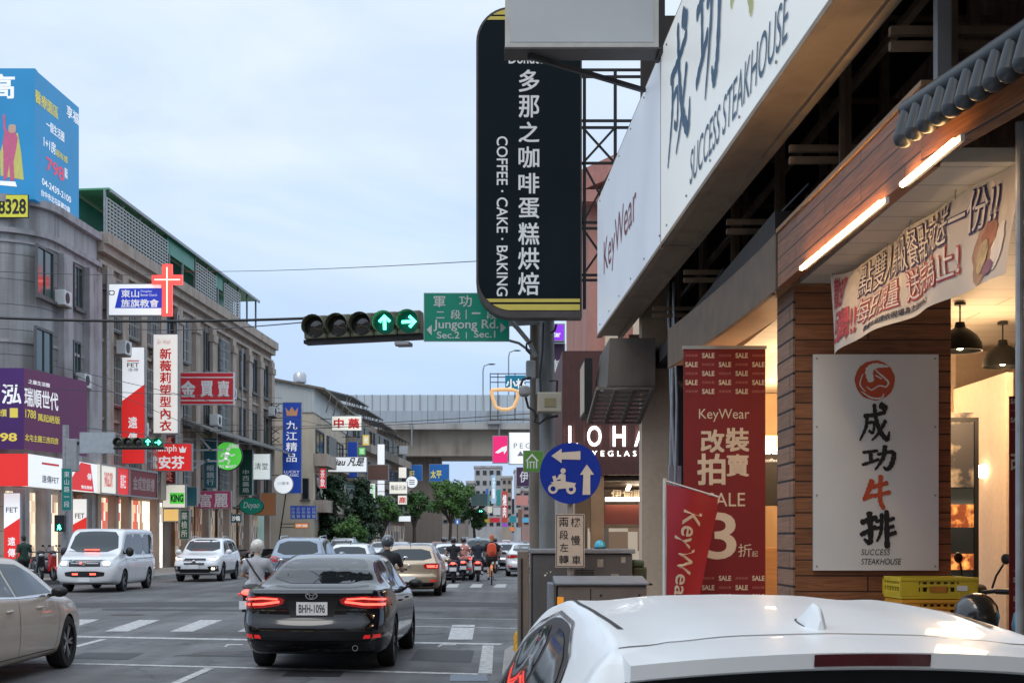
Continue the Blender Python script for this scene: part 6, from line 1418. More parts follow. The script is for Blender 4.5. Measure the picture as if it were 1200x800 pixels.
salerows(t, fr, 803, 896, (416.5, 427, 437.5, 448, 458.5), 1); salerows(t, fr, 803, 896, (677, 688, 698.5, 709), 0)
txt(t, fr, 'KeyWear', (819, 479, 878, 494), T_cream, .004)
for s_, q in (('改', (821, 503, 849, 530)), ('裝', (850, 501, 878, 529)), ('拍', (817, 531, 850, 568)), ('賣', (851, 532, 878, 558))): txt(t, fr, s_, q, T_cream, .004, bold=.035)
txt(t, fr, 'SALE', (829, 577, 873, 593), T_cream, .004); txt(t, fr, '3', (826, 600, 863, 655), T_cream, .004, bold=.01); txt(t, fr, '折', (865, 637, 881, 652), T_cream, .004); txt(t, fr, '起', (881, 645, 888, 652), T_cream, .004)
t = thing('feather_flag', 'slanting crimson KeyWear flag on a white pole in front of the sale banner', 'flag', (1.46, 12.0, .15)); fr = FY(12.0)
mb = MB(); pp = [fr.uv(*q) for q in ((781, 567), (842, 583), (838, 600), (828, 640), (815, 700), (808, 760), (781, 760))]; n = len(pp)
g_ = MB(); NU, NV = 10, 24; vs = []
for j in range(NV + 1):
    f = j / NV; y = 567 + f * 193; xr = 842 if f < .08 else 842 - (f - .08) / .92 * 34
    for i in range(NU + 1):
        e = i / NU; u, v = fr.uv(781 + (xr - 781) * e, y + (16 * e if f < .1 else 16 * e * max(0, 1 - f))); vs.append(fr.pt(u, v, .05 * math.sin(e * 4.2) + .03 * math.sin(e * 3 + f * 5)))
g_.add(vs, [(j * (NU + 1) + i, (j + 1) * (NU + 1) + i, (j + 1) * (NU + 1) + i + 1, j * (NU + 1) + i + 1) for j in range(NV) for i in range(NU)]); g_.build('cloth', mat('crimson_cloth', (.33, .012, .025), .6, var=.2, scale=2), t, smooth=True)
ux, vz = fr.uv(779, 560); mb = MB(); mb.tube([(ux, 12.02, .15), (ux, 12.02, vz)], [.02, .014]); mb.tube([(ux, 12.02, vz - .02), (fr.uv(842, 582)[0], 12.0, fr.uv(842, 582)[1])], .008); mb.build('pole', M_wp, t)
vs, fs, _ = text_geo('KeyWear', .01); mb = MB(); out = []
for x, y in vs:
    x, y = y, 1 - x; e = .08 + x * .5 + .12 * y; f = .13 + (1 - y) * .60; yy = 567 + f * 193; xr = 842 - (f - .08) / .92 * 34; u, v = fr.uv(781 + (xr - 781) * e, yy + 16 * e * max(0, 1 - f)); out.append(fr.pt(u, v, .05 * math.sin(e * 4.2) + .03 * math.sin(e * 3 + f * 5) + .006))
mb.add(out, fs); mb.build('lettering', T_cream, t)
t = thing('sale_banner_stand', 'maroon sale banner cut by the right edge of the picture', 'banner', (3.6, 9.2, .25)); fr = FY(9.2); u0, v1 = fr.uv(1183, 464)
mb = MB(); mb.fb(fr, u0, u0 + .8, .3, v1, -.012, 0); mb.build('sheet', M_sale, t); mb = MB(); mb.fb(fr, u0 - .02, u0 + .82, .25, .32, -.12, .08); mb.build('stand', M_cab, t)
salerows(t, fr, 1184, 1215, (470, 481, 492, 503), 0); salerows(t, fr, 1187, 1215, (668, 679, 690, 701, 712), 1); txt(t, fr, '改裝', (1184, 530, 1216, 552), T_cream, .004, bold=.03); txt(t, fr, '3', (1192, 615, 1216, 655), T_cream, .004, bold=.02); txt(t, fr, 'SALE', (1193, 585, 1215, 597), T_cream, .004)
tag(t, group=None)
mb = MB(); mb.tube([P(1195, 800, 6.4) * Vector((1, 1, 0)) + V(0, 0, .2), V(P(1195, 0, 6.4).x, 6.4, 3.6)], .02, 10); kid('grey_pole', mb, M_galv)
# ------------------------------------------------------------------ yellow crates
M_cr = [mat('crate_yellow', (.58, .42, .025), .45, var=.12), mat('crate_orange', (.68, .30, .02), .45, var=.12)]
cx0, cx1 = FY(9.2).uv(1056, 700)[0], FY(9.2).uv(1145, 700)[0]
def crate(lab, z, h, m, d):
    t = thing('plastic_crate', lab, 'crate', ((cx0 + cx1) / 2, 9.45, z), 'yellow crates by the pillar'); mb = MB(); y0, y1 = 9.2, 9.62
    x0, x1 = cx0 + d, cx1 - d
    mb.bb(x0, x1, y0, y1, z, z + .02)
    for a, b_ in ((y0, y0 + .018), (y1 - .018, y1)):
        for zz, hh in ((.02, .028), (.078, .02), (h - .03, .03)): mb.bb(x0, x1, a, b_, z + zz, z + zz + hh)
        n = 11
        for i in range(n + 1): x = x0 + (x1 - x0) * i / n; mb.bb(x - .009, x + .009, a + .003, b_ - .003, z + .02, z + h - .02)
        for x in (x0, x1 - .12): mb.bb(x, x + .12, a - .002, b_ - .004, z + .02, z + h - .01)
    for a, b_ in ((x0, x0 + .018), (x1 - .018, x1)):
        for zz, hh in ((.02, .028), (.078, .02), (h - .03, .03)): mb.bb(a, b_, y0 + .019, y1 - .019, z + zz, z + zz + hh)
        for i in range(6): y = y0 + .06 + i * .06; mb.bb(a + .003, b_ - .003, y - .009, y + .009, z + .02, z + h - .02)
    mb.bb(x0 - .008, x1 + .008, y0 - .008, y0 + .016, z + h - .022, z + h)
    mb.build('shell', m, t, bevel=.002)
    mb = MB(); mb.bb(x0 + .03, x1 - .03, y0 + .06, y1 - .04, z + .022, z + h - .025); mb.build('inner_shade', mat('crate_inner_shade_%d' % int(z * 100), (.035, .028, .02), .8, var=.4, scale=20), t)  # dark inner block stands in for the shade seen through the slots
    mb = MB(); xm = (x0 + x1) / 2; mb.bb(xm - .06, xm + .05, y0 - .006, y0 - .001, z + .045, z + .085); mb.build('stamp', mat('crate_stamp_%d' % int(z * 100), (.45, .16, .02), .5), t)
    mb = MB(); mb.bb(xm + .12, xm + .19, y0 - .006, y0 - .001, z + .055, z + .09); mb.build('paper_label', M_plate, t)
crate('lemon yellow plastic crate on top of the orange yellow one', 1.245, .145, M_cr[0], 0); crate('orange yellow plastic crate under the lemon yellow one', 1.095, .145, M_cr[1], .008)
t = thing('crate_stand', 'low steel stand carrying the yellow crates beside the timber pillar', 'stand', ((cx0 + cx1) / 2, 9.45, .25)); mb = MB(); mb.bb(cx0, cx1, 9.2, 9.65, 1.05, 1.09); mb.build('top', M_galv, t)
for x in (cx0 + .02, cx1 - .02):
    for y in (9.22, 9.62): mb = MB(); mb.bb(x - .02, x + .02, y - .02, y + .02, .25, 1.05); mb.build('leg', M_galv, t)
# ------------------------------------------------------------------ blank light box, black blade sign with truss
M_blank = mat('blank_acrylic', (.47, .50, .52), .45, var=.05, scale=2); M_brw = mat('brown_channel', (.06, .05, .048), .5, var=.2)
t, fr, b = sign('blank_lightbox', 'blank grey light box jutting out high beside the white sign', 'sign', (592, -60, 772, 55.5), 13.1, M_blank, mat('pale_frame', (.50, .50, .47), .5), .3, .05)
mb = MB(); mb.fb(fr, b[0] - .01, b[2] + .02, b[1] - .02, b[1] - .003, -.31, .01); mb.build('bottom_channel', M_brw, t)
mb = MB(); q0, q1 = P(620, 66, 13.2), P(755, 106, 14.3); mb.beam(q0, q1, .045); mb.fb(fr, b[2] + .002, b[2] + .06, b[1] - .05, b[3], -.3, .0); mb.build('strut', M_steel, t)
M_blk = mat('blackboard_blue', (.009, .015, .019), .6, var=.12, scale=.8, spec=.06); t = thing('blade_sign', 'tall black vertical sign with rounded left corners and white serif characters', 'sign', (P(620, 372, 19.5).x, 19.5, 4.8)); fr = FY(19.5)
u0, v1 = fr.uv(558, 8); u1, v0 = fr.uv(682, 372); r_ = .50
def roundleft(u0, u1, v0, v1, r, n=10):
    q = [(u1, v0), (u1, v1)]
    for i in range(n + 1): a = R(90 + 90 * i / n); q.append((u0 + r + math.cos(a) * r, v1 - r + math.sin(a) * r))
    for i in range(n + 1): a = R(180 + 90 * i / n); q.append((u0 + r + math.cos(a) * r, v0 + r + math.sin(a) * r))
    return q
mb = MB(); mb.fp(fr, roundleft(u0, u1, v0, v1, r_), -.30, -.004); mb.build('cabinet', M_brw, t)
mb = MB(); mb.fp(fr, roundleft(u0 + .03, u1 - .02, v0 + .10, v1 - .03, r_ - .03), -.004, 0); mb.build('face_panel', M_blk, t)
def band(ya, yb, m):
    _, a = fr.uv(600, yb); _, b_ = fr.uv(600, ya); q = [p for p in roundleft(u0 + .035, u1 - .03, v0 + .105, v1 - .035, r_ - .035, 24)]
    def clip(q, v, keep):
        o = []
        for i in range(len(q)):
            p, n_ = q[i], q[(i + 1) % len(q)]; ip, iq = keep(p[1]), keep(n_[1])
            if ip: o.append(p)
            if ip != iq: f = (v - p[1]) / (n_[1] - p[1]); o.append((p[0] + (n_[0] - p[0]) * f, v))
        return o
    q = clip(q, a, lambda z: z >= a); q = clip(q, b_, lambda z: z <= b_); mb = MB(); mb.flat(fr, q, .004); mb.build('gold_band', m, t)
M_gold = mat('sign_gold', (.62, .50, .09), .5, var=.05); band(350, 354, M_gold); band(356.5, 364, M_gold); band(10, 17.5, M_gold); band(19.5, 23.5, M_gold)
txt(t, fr, 'Donutes', (596, 62, 643, 75), T_pw, .005, bold=.015)
for s_, y0, y1 in zip('多那之咖啡蛋糕烘焙', (82, 112, 143, 172, 203, 232, 261, 290, 319), (108, 138, 167, 197, 227, 256, 287, 316, 346)): txt(t, fr, s_, (608 - (y0 - 82) * .004, y0, 632, y1), T_pw, .005, bold=.018)
txt(t, fr, 'COFFEE · CAKE · BAKING', (582, 160, 595, 347), T_pw, .005, rot=90, bold=.012)
mb = MB(); ua, ub2 = fr.uv(684, 0)[0], fr.uv(722, 0)[0]
for y in (78, 86, 138, 146, 188, 258, 265, 320, 326): v = fr.uv(0, y)[1]; mb.beam(fr.pt(ua - .1, v, -.15), fr.pt(ub2 + .5, v, -.15), .035)
for (ya, yb) in ((146, 188), (188, 258), (265, 320), (86, 138)):
    va, vb = fr.uv(0, ya)[1], fr.uv(0, yb)[1]
    if ya != 86: mb.beam(fr.pt(ua, va, -.16), fr.pt(ub2, vb, -.16), .03); mb.beam(fr.pt(ua, vb, -.13), fr.pt(ub2, va, -.13), .03)
for u in (ua + .02, ub2): mb.beam(fr.pt(u, fr.uv(0, 78)[1], -.15), fr.pt(u, fr.uv(0, 360)[1], -.15), .045)
mb.build('truss', M_steel, t)
# hanging louvred box under the far end of the long sign
t = thing('louvred_canopy', 'grimy sheet metal canopy box with slatted underside above the beige column', 'canopy', (1.6, 17.8, 3.3)); fa = FY(17.2); u0, z1 = fa.uv(710, 396); u1, z0 = fa.uv(768, 452)
M_grim = weathered('grimy_sheet', (.15, .13, .11), .7, 1.6, .6)
mb = MB(); mb.hexa([(u0 + .02, 17.2, z0), (u1, 17.2, z0), (u1, 18.9, z0 - .05), (u0 - .05, 18.9, z0 - .05), (u0 + .05, 17.2, z1), (u1, 17.2, z1), (u1, 18.9, z1), (u0 + .05, 18.9, z1)]); mb.build('box', M_grim, t)
mb = MB()
a0, a1, a2, a3 = P(701, 455, 17.15), P(765, 455, 17.15), P(748, 495, 17.6), P(690, 495, 17.6)
for i in range(4): f = i / 3; p = a0.lerp(a1, f); q = a3.lerp(a2, f); mb.beam(p, q, .05)
for i in range(9): f = i / 8; mb.beam(a0.lerp(a3, f), a1.lerp(a2, f), .022, .03)
mb.build('slats', M_rust, t)
t = thing('side_sign', 'thin black sign edge projecting beside the louvred canopy', 'sign', P(688, 490, 19.)); mb = MB(); p0, p1 = P(683, 488, 19.), P(692, 424, 19.); mb.bb(p0.x, p1.x, 18.6, 19.6, p0.z, p1.z); mb.build('cabinet', M_steel, t); mb = MB(); mb.bb(p0.x - .006, p0.x - .001, 18.65, 19.55, p0.z + .04, p1.z - .04); mb.build('face_panel', T_cream, t)

# ================================================================== eyewear shop and the pink gabled house beyond the side lane
M_lo = ribbed('maroon_corrugated', (.085, .026, .020), .13, 'X', .5, 0, .02, var=.15); fr = FY(27.)
t = thing('eyewear_building', 'maroon corrugated shop building with lit white letters behind the beige column', 'building', (6, 30, 0)); u0, zt_ = fr.uv(659, 411); _, zs = fr.uv(659, 556)
mb = MB(); mb.bb(u0, 14, 27, 38, zs, zt_); kid('wall', mb, M_lo, t); mb = MB(); mb.bb(u0 + .02, 14, 32.5, 38, 0, zs - .02); mb.bb(u0 + .02, u0 + .25, 27.02, 32.4, .13, zs - .02); kid('lower_wall', mb, M_brnt, t)
mb = MB(); q = fr.uv(693, 0)[0]; q2 = fr.uv(708, 0)[0]; mb.fb(fr, q, q2, .14, zs - .01, -.3, -.05); kid('timber_jamb', mb, M_ply, t)
mb = MB(); mb.bb(q2 + .02, 9, 32.3, 32.4, .2, 1.9); kid('shop_interior', mb, goods('eyewear_interior', [(.30, .26, .22), (.10, .09, .08), (.5, .45, .38), (.2, .14, .1)], 2.2, .5), t)
mb = MB(); mb.bb(u0 + .3, 9, 27.4, 32.3, zs - .1, zs - .03); kid('shop_ceiling', mb, mat('brown_ceiling', (.10, .07, .05), .6), t)
mb = MB(); mb.fb(fr, q2 + .1, 9, 1.95, 2.35, -1.2, -1.1); kid('inner_sign', mb, mat('rust_panel', (.20, .05, .035), .5, emit=.3), t)
txt(t, FY(28.1), '伊甸眼鏡', (716, 573, 768, 584), T_cream, .01, bold=.02)
mb = MB(); mb.beam(P(735, 574, 29), P(744, 556, 31.5), .06); mb.beam(P(712, 560, 29.), P(716, 560, 29), .06); mb.fb(FY(28.0), q2 + .1, 4.4, 2.42, 2.5, 0, .05); kid('ceiling_lamp', mb, mat('shop_lamp_glow', (1, .85, .65), .5, emit=8, var=0, ecol=(1, .8, .55)), t)
warm('eyewear_light', (3.2, 30, 2.6), 35, .3, (1, .8, .6))
for s_, x0, x1 in (('L', 666, 677), ('O', 688, 704.5), ('H', 718, 732.5), ('A', 743, 760), ('S', 770, 785)): txt(t, fr, s_, (x0, 499, x1, 523), T_lit, .05, bold=.012)
txt(t, fr, 'EYEGLASSES', (686, 528, 770, 534.5), T_lit, .04, bold=.0, space=1.7)
t = thing('pink_house', 'pink rendered house with a gabled roofline behind the black truss', 'building', (5, 36, 0)); M_pink = weathered('pink_render', (.50, .24, .19), .4, .8); fr = FY(34.)
a, za = fr.uv(668, 205); b_, zb2 = fr.uv(740, 150)
mb = MB(); mb.bb(a + .5, 12, 34.5, 46, 0, fr.uv(0, 225)[1]); kid('wall', mb, M_pink, t); mb = MB(); mb.bb(a + .9, a + 1.3, 34.3, 34.48, 5, fr.uv(0, 240)[1]); mb.bb(a + 1.6, a + 3, 34.3, 34.48, 5, fr.uv(0, 240)[1]); kid('pale_pilaster', mb, M_beigew, t)
mb = MB(); mb.hexa([(a, 34, za - .5), (a + 5.2, 34, za + 1.7), (a + 5.2, 46, za + 1.7), (a, 46, za - .5), (a, 34, za), (a + 5.2, 34, za + 2.4), (a + 5.2, 46, za + 2.4), (a, 46, za)]); mb.hexa([(a + 5.21, 34, za + 1.7), (a + 10.4, 34, za - .5), (a + 10.4, 46, za - .5), (a + 5.21, 46, za + 1.7), (a + 5.21, 34, za + 2.4), (a + 10.4, 34, za), (a + 10.4, 46, za), (a + 5.21, 46, za + 2.4)]); kid('gable_roof', mb, mat('pink_tile', (.46, .20, .16), .6, var=.2), t)
mb = MB(); mb.bb(a + .1, 12, 34.0, 34.6, fr.uv(0, 236)[1], fr.uv(0, 222)[1]); kid('cornice', mb, M_pink, t)
# ================================================================== signs hung along the left side
M_yelw = mat('pale_sign_back', (.45, .45, .43), .5)
def left(name, lab, pb, face, Y=None, frame=None, depth=.3, rim=.04, brk=True, grp='signs hung over the left pavement'):
    Y = Y or LY(pb[0]) - .6
    t, fr, b = sign(name, lab, 'shop sign', pb, Y, face, frame or M_cab, depth, rim, grp)
    if brk:
        fx = LF.pt(0, 0).x if False else -21.01 + .0563 * Y
        if b[0] - fx > .05: bracket(t, fr, fx - .05, b[0], [b[1] + (b[3] - b[1]) * k for k in (.2, .8)], M_steel, -depth / 2)
    return t, fr, b
t, fr, b = left('church_sign', 'white lit church sign with a blue panel beside a red neon cross', (125, 332, 190, 370), F_white, 60.2)
mb = MB(); mb.flat(fr, [fr.uv(*q) for q in ((134.5, 361), (140, 338), (190, 337.5), (189.5, 361))], .004); mb.build('blue_panel', lit('church_blue', (.02, .05, .50), .4), t)
txt(t, fr, '東山', (142, 339.5, 163, 348.5), T_white, .008, bold=.02); txt(t, fr, '旌旗教會', (142, 350.5, 186, 360), T_white, .008, bold=.02); txt(t, fr, 'Dongshan', (165, 340, 178, 343), T_white, .008); txt(t, fr, 'Banner Church', (165, 344, 184, 347), T_white, .008)
mb = MB(); n = 20; u, v = fr.uv(131, 343); ru = .12
for k in range(n): a, c = [u + math.cos(2 * math.pi * j / n) * ru for j in (k, k + 1)], [v + math.sin(2 * math.pi * j / n) * ru * .8 for j in (k, k + 1)]; mb.fb(fr, min(a) - .01, max(a) + .01, min(c) - .01, max(c) + .01, .002, .006)
mb.build('logo_ring', M_ink, t)
t = thing('neon_cross', 'red neon cross above and right of the church sign', 'cross', P(196, 370, 60.)); fr = FY(60.); M_neon = mat('neon_red', (1, .06, .05), .4, emit=1.6, var=0, ecol=(1, .05, .04)); M_neon2 = mat('neon_core', (1, .3, .25), .4, emit=3, var=0, ecol=(1, .35, .28))
def pxb(mb, fr, x0, y0, x1, y1, d0, d1): u0, v1 = fr.uv(x0, y0); u1, v0 = fr.uv(x1, y1); return mb.fb(fr, u0, u1, v0, v1, d0, d1)
mb = MB(); pxb(mb, fr, 190, 309.5, 201.5, 370, -.15, 0); pxb(mb, fr, 178, 322, 189.9, 333, -.15, 0); pxb(mb, fr, 201.6, 322, 213.5, 333, -.15, 0); mb.build('cross_box', M_neon, t)
mb = MB(); pxb(mb, fr, 195, 313, 196.4, 367, .002, .02); pxb(mb, fr, 181, 327, 194.9, 328.4, .002, .02); pxb(mb, fr, 196.5, 327, 211, 328.4, .002, .02); mb.build('neon_tube', M_neon2, t)
t, fr, b = left('telecom_blade_sign', 'tall white and red blade sign with diagonal split beside the white lingerie sign', (142, 406, 170, 543), F_white)
mb = MB(); mb.flat(fr, [fr.uv(*q) for q in ((142.5, 470), (169.5, 450), (169.5, 542.5), (142.5, 542.5))], .004); mb.build('red_field', F_red, t)
txt(t, fr, 'FET', (149, 425, 163, 430), T_grey, .006, bold=.02); txt(t, fr, '遠傳', (150, 431, 162, 435), T_grey, .006); mb = MB(); pxb(mb, fr, 149, 422, 163, 423.2, .002, .008); mb.build('red_arrow', T_red, t); txt(t, fr, col('遠傳'), (150, 488, 161, 520), T_white, .008, bold=.03, line=1.3)
mb = MB(); bx_ = b[0] - 1.5
for k in range(5): v = b[1] + (b[3] - b[1]) * k / 4; mb.fb(fr, bx_, b[0] - .01, v - .03, v + .03, -.2, -.14)
mb.fb(fr, bx_, bx_ + .06, b[1], b[3], -.2, -.14); mb.build('lattice_frame', M_steel, t)
t, fr, b = left('lingerie_sign', 'tall white lit blade sign with a column of red brush characters', (179, 391, 209, 508), lit('lit_lamps', (.78, .75, .70), .55, var=.12, scale=.9))
txt(t, fr, col('新薇莉塑型內衣'), (187, 408, 201, 505), T_red, .006, bold=.03, line=1.05); txt(t, fr, 'Sin Weili', (184, 398, 200, 403), mat('letters_rose', (.6, .25, .22), .5, var=0, emit=.2), .006, shear=.3)
t, fr, b = left('dark_red_blade_sign', 'dark red blade sign mostly hidden behind the bright red lingerie light box', (187, 509, 206, 567), F_dred, LY(187) + .3); txt(t, fr, col('獎獎獎'), (192, 512, 202, 564), mat('letters_salmon', (.6, .2, .17), .5, var=0, emit=.2), .006, bold=.02, line=1.2)
t, fr, b = left('gold_shop_sign', 'red sign with three silver characters between two white lines', (210, 436, 274, 474), lit('lit_crimson', (.36, .015, .025), .25), frame=M_wp)
for s_, x0, x1 in zip('金買賣', (212, 235, 255), (229, 250, 269)): txt(t, fr, s_, (x0, 446, x1, 465), T_pw, .006, bold=.05)
mb = MB(); pxb(mb, fr, 211, 441.5, 273, 442.7, .002, .006); pxb(mb, fr, 211, 468.5, 273, 469.7, .002, .006); mb.build('white_lines', T_pw, t)
t, fr, b = left('lingerie_lightbox', 'bright red light box with white Latin word and crown above three characters', (166, 519, 225, 552), F_red, LY(190) - 1.5)
txt(t, fr, 'Triumph', (172, 521, 207, 531), T_white, .006, bold=.015); txt(t, fr, '黛安芬', (170, 534, 216, 549), T_white, .006, bold=.035); mb = MB(); mb.flat(fr, [fr.uv(*q) for q in ((211, 530), (209.5, 523), (212, 526), (214, 522), (216, 526), (218.5, 523), (217, 530))], .006); mb.build('crown_logo', T_white, t)
# struts that hold the red light box
t2 = thing('sign_struts', 'slanting white steel struts between the red light box and the green round sign', 'bracket', P(235, 560, LY(225))); mb = MB(); Yq = LY(220)
for a, c in (((209, 482), (248, 528)), ((207, 560), (245, 538)), ((226, 527), (262, 527)), ((226, 540), (256, 540))): mb.beam(P(*a, Yq), P(*c, Yq), .09)
mb.build('struts', M_wp, t2)
def disc(name, lab, cx_, cy_, rx, ry, Y, face, frame, grp='signs hung over the left pavement', dep=.25, post=None):
    fr = FY(Y); u, v = fr.uv(cx_, cy_); a = rx * Y / F; c = ry * Y / F; t = thing(name, lab, 'shop sign', fr.pt(u, v - c), grp); n = 36
    def el(k): return [(u + math.cos(2 * math.pi * i / n) * a * k, v + math.sin(2 * math.pi * i / n) * c * k) for i in range(n)]
    mb = MB(); mb.fp(fr, el(1), -dep, -.004); mb.build('cabinet', frame, t); mb = MB(); mb.fp(fr, el(.95), -.004, 0); mb.build('face_panel', face, t)
    fx = -21.01 + .0563 * Y
    mb = MB()
    if post: mb.beam(fr.pt(u + post[0], v - c, -.1), fr.pt(u + post[1], .13, -.1), .07)
    elif u - a > fx: mb.fb(fr, fx, u - a * .9, v - .04, v + .04, -.15, -.08)
    if mb.v: mb.build('bracket', M_steel, t)
    return t, fr
t, fr = disc('green_round_sign', 'glowing green round sign with a white running figure', 267, 534, 17, 17.3, LY(247), F_green, M_steel)
mb = MB(); mb.flat(fr, smooth_poly([fr.uv(*q) for q in ((265.5, 528), (265.5, 524), (270, 524), (270, 528))], 2), .006)
for pts, w in (([(267, 529.5), (264, 537)], .20), ([(264, 537), (269, 539.5), (267, 543.5)], .11), ([(264, 537), (260, 540), (255.5, 540)], .11), ([(267, 530.5), (271.5, 534), (275, 532)], .09), ([(266.5, 530.5), (261, 531.5), (259, 535)], .09)): mb.flat(fr, ribbon([fr.uv(*q) for q in pts], w), .007)
mb.build('running_figure', T_white, t); txt(t, fr, 'PX MART', (257, 544.5, 277, 548), T_white, .006, bold=.03); txt(t, fr, '全聯福利', (268, 520, 280, 525), T_white, .006, bold=.03)
t, fr, b = left('white_square_sign', 'glowing white square sign with thin black characters right of the green round sign', (285, 531, 317, 562), lit('lit_pale', (.74, .80, .78), .5)); txt(t, fr, '永清堂', (290, 542, 314, 550), T_black, .006)
t, fr, b = left('blue_blade_sign', 'tall blue blade sign with a copper crown and white characters', (331, 471, 353.5, 578), F_blue, 92.5)
txt(t, fr, col('九江精品'), (335, 493, 348.5, 541), T_white, .006, bold=.01, line=1.15); txt(t, fr, 'LUCKY', (333, 551, 351, 554), T_white, .006); txt(t, fr, 'CLASSIC', (334, 555, 350, 558), T_white, .006); mb = MB(); mb.flat(fr, [fr.uv(*q) for q in ((336, 487), (334.5, 477), (338.5, 482), (342, 476), (345.5, 482), (349.5, 477), (348, 487))], .006); mb.build('crown_logo', mat('copper_logo', (.6, .28, .14), .5, var=0, emit=.15), t)
mb = MB()
for v0, v1 in ((472, 489), (500, 520)):
    pxb(mb, fr, 317, v0, 330.8, v0 + 1, -.2, -.14); pxb(mb, fr, 317, v1, 330.8, v1 + 1, -.2, -.14); pxb(mb, fr, 317, v0, 318, v1, -.2, -.14)
    for k in (0, 1): a, c = fr.uv(318, v0 + (v1 - v0) * (.1 + .5 * k)), fr.uv(327, v0 + (v1 - v0) * (.4 + .5 * k)); mb.beam(fr.pt(*a, -.17), fr.pt(*c, -.17), .05); mb.beam(fr.pt(a[0], c[1], -.17), fr.pt(c[0], a[1], -.17), .05)
mb.build('lattice_frame', M_steel, t)
t, fr, b = left('teal_blade_sign', 'teal blade sign with faded characters under the white struts', (238.5, 513, 254, 572), F_teal); txt(t, fr, col('眼鏡行'), (242, 545, 251, 568), T_pw, .006, line=1.1)
t, fr, b = left('teal_blade_sign', 'dark green blade sign behind the green round sign and white square sign', (279.5, 526, 296, 580), F_dgreen); txt(t, fr, col('中西藥局'), (284, 550, 292, 577), T_pw, .006, line=1.1)
t, fr, b = left('pink_sign', 'rose pink wall sign with two pale lilac characters', (231.5, 574.5, 271, 596), lit('lit_rose', (.30, .035, .10), .2), LY(232) + .2); txt(t, fr, '富', (234, 578, 248, 594), T_pw, .006, bold=.02); txt(t, fr, '麗', (251, 578, 267, 594), T_pw, .006, bold=.02)
t, fr = disc('green_oval_sign', 'dark green oval sign over the shop right of the pink sign', 294.5, 592.5, 14.5, 10, LY(280) - 1, F_gsign, M_steel); txt(t, fr, 'Deyao', (285, 588, 304, 597), T_pw, .006, shear=.3)
t, fr = disc('white_disc_sign', 'glowing white disc sign on a leaning post below the blue blade sign', 332, 567, 11.5, 11.5, 88, F_white, M_cab, post=(.15, -.5)); txt(t, fr, '小確幸', (325, 564, 339, 568), T_grey, .006)
t, fr, b = left('small_name_plates', 'row of small dark blue plates with white characters below the white disc', (340, 592, 371, 608), F_blue, 96, brk=False)
for i in range(5): txt(t, fr, col('診所醫'), (341.5 + i * 6, 594, 346 + i * 6, 606.5), T_pw, .006, line=1.05)
t, fr, b = left('green_logo_sign', 'white lit box with bright green letters above a yellow lamp lit panel', (190, 567, 217.5, 595), F_cream, LY(186) + 1); mb = MB(); pxb(mb, fr, 199, 577, 216, 590, .002, .006); mb.build('green_patch', F_green, t); txt(t, fr, 'KING', (200, 579, 215, 588), F_dgreen, .01, bold=.05)
t, fr, b = left('amber_lightbox', 'yellow lamp lit panel under the green lettered white box', (191, 595.5, 210, 611), lit('lit_amber', (.75, .48, .16), .6), LY(186) + 1, brk=False)
t, fr, b = left('teal_sign', 'plain teal panel between the white box and the pink sign', (218.5, 570, 231, 593), F_teal, LY(215), brk=False)
t, fr, b = left('dark_teal_blade', 'narrow dark teal sign with white characters at street level beside a lit shop', (210, 597, 222, 632), F_dgreen, LY(208), brk=False); txt(t, fr, col('藥檢所'), (212.5, 600, 219.5, 629), T_pw, .006, line=1.1)
t, fr, b = left('orange_signboard', 'plain orange brown panel right of the green oval sign', (297, 577, 323.5, 604), mat('orange_brown', (.36, .15, .06), .6, emit=.15), 90, brk=False)
t, fr, b = left('medicine_sign', 'cream lit sign with two red characters meaning herbal medicine', (388.5, 487, 424, 504.5), F_cream, 104); txt(t, fr, '中', (391, 490, 403, 501.5), T_red, .006, bold=.05); txt(t, fr, '藥', (408, 490, 421, 502), T_red, .006, bold=.05)
t, fr, b = left('script_sign', 'white sign with black handwriting above the dark conifers', (384, 535, 430, 553), F_white, 106); txt(t, fr, 'Miau 凡是', (386, 536, 427, 546), T_black, .006, bold=.03, shear=.3)
t, fr, b = left('brown_back_sign', 'plain red brown sign back right of the handwriting sign', (430.5, 544, 455.5, 562.5), mat('red_brown_back', (.15, .075, .055), .7), 112)
t, fr = disc('small_white_disc', 'small glowing white disc sign above the round green tree', 482.5, 564.5, 7, 7, 150, F_white, M_cab); mb = MB()
for k in range(3): pxb(mb, fr, 479.5, 562 + k * 2.2, 486, 563 + k * 2.2, .003, .01)
mb.build('lettering', T_grey, t)
t, fr, b = left('cream_small_sign', 'small cream lit sign with grey characters below the red brown sign', (456, 564, 477.5, 578.5), F_cream, 125); txt(t, fr, '御品元冰', (458, 568, 476, 574), T_grey, .006, bold=.02)
t, fr, b = left('small_logo_sign', 'tiny beige sign with a dark red ring beside the white disc', (467, 547, 476.5, 560), F_cream, 140); 
t, fr, b = left('blue_tarp_sign', 'faded blue blade sign behind the herbal medicine sign', (407, 517, 419, 560), F_blue, 115)
t, fr, b = left('white_column_sign', 'tall plain white lit column sign on the row before the flyover', (442, 520, 451, 581), F_white, 130)
t, fr, b = left('pale_small_sign', 'small pale blank sign low under the row beside the flyover', (467, 604, 481.5, 611), F_white, 128)
t, fr, b = left('pale_small_sign', 'small grey blank sign high beside the flyover girder', (467.5, 522, 478, 532), mat('grey_blank', (.45, .47, .48), .5), 148)
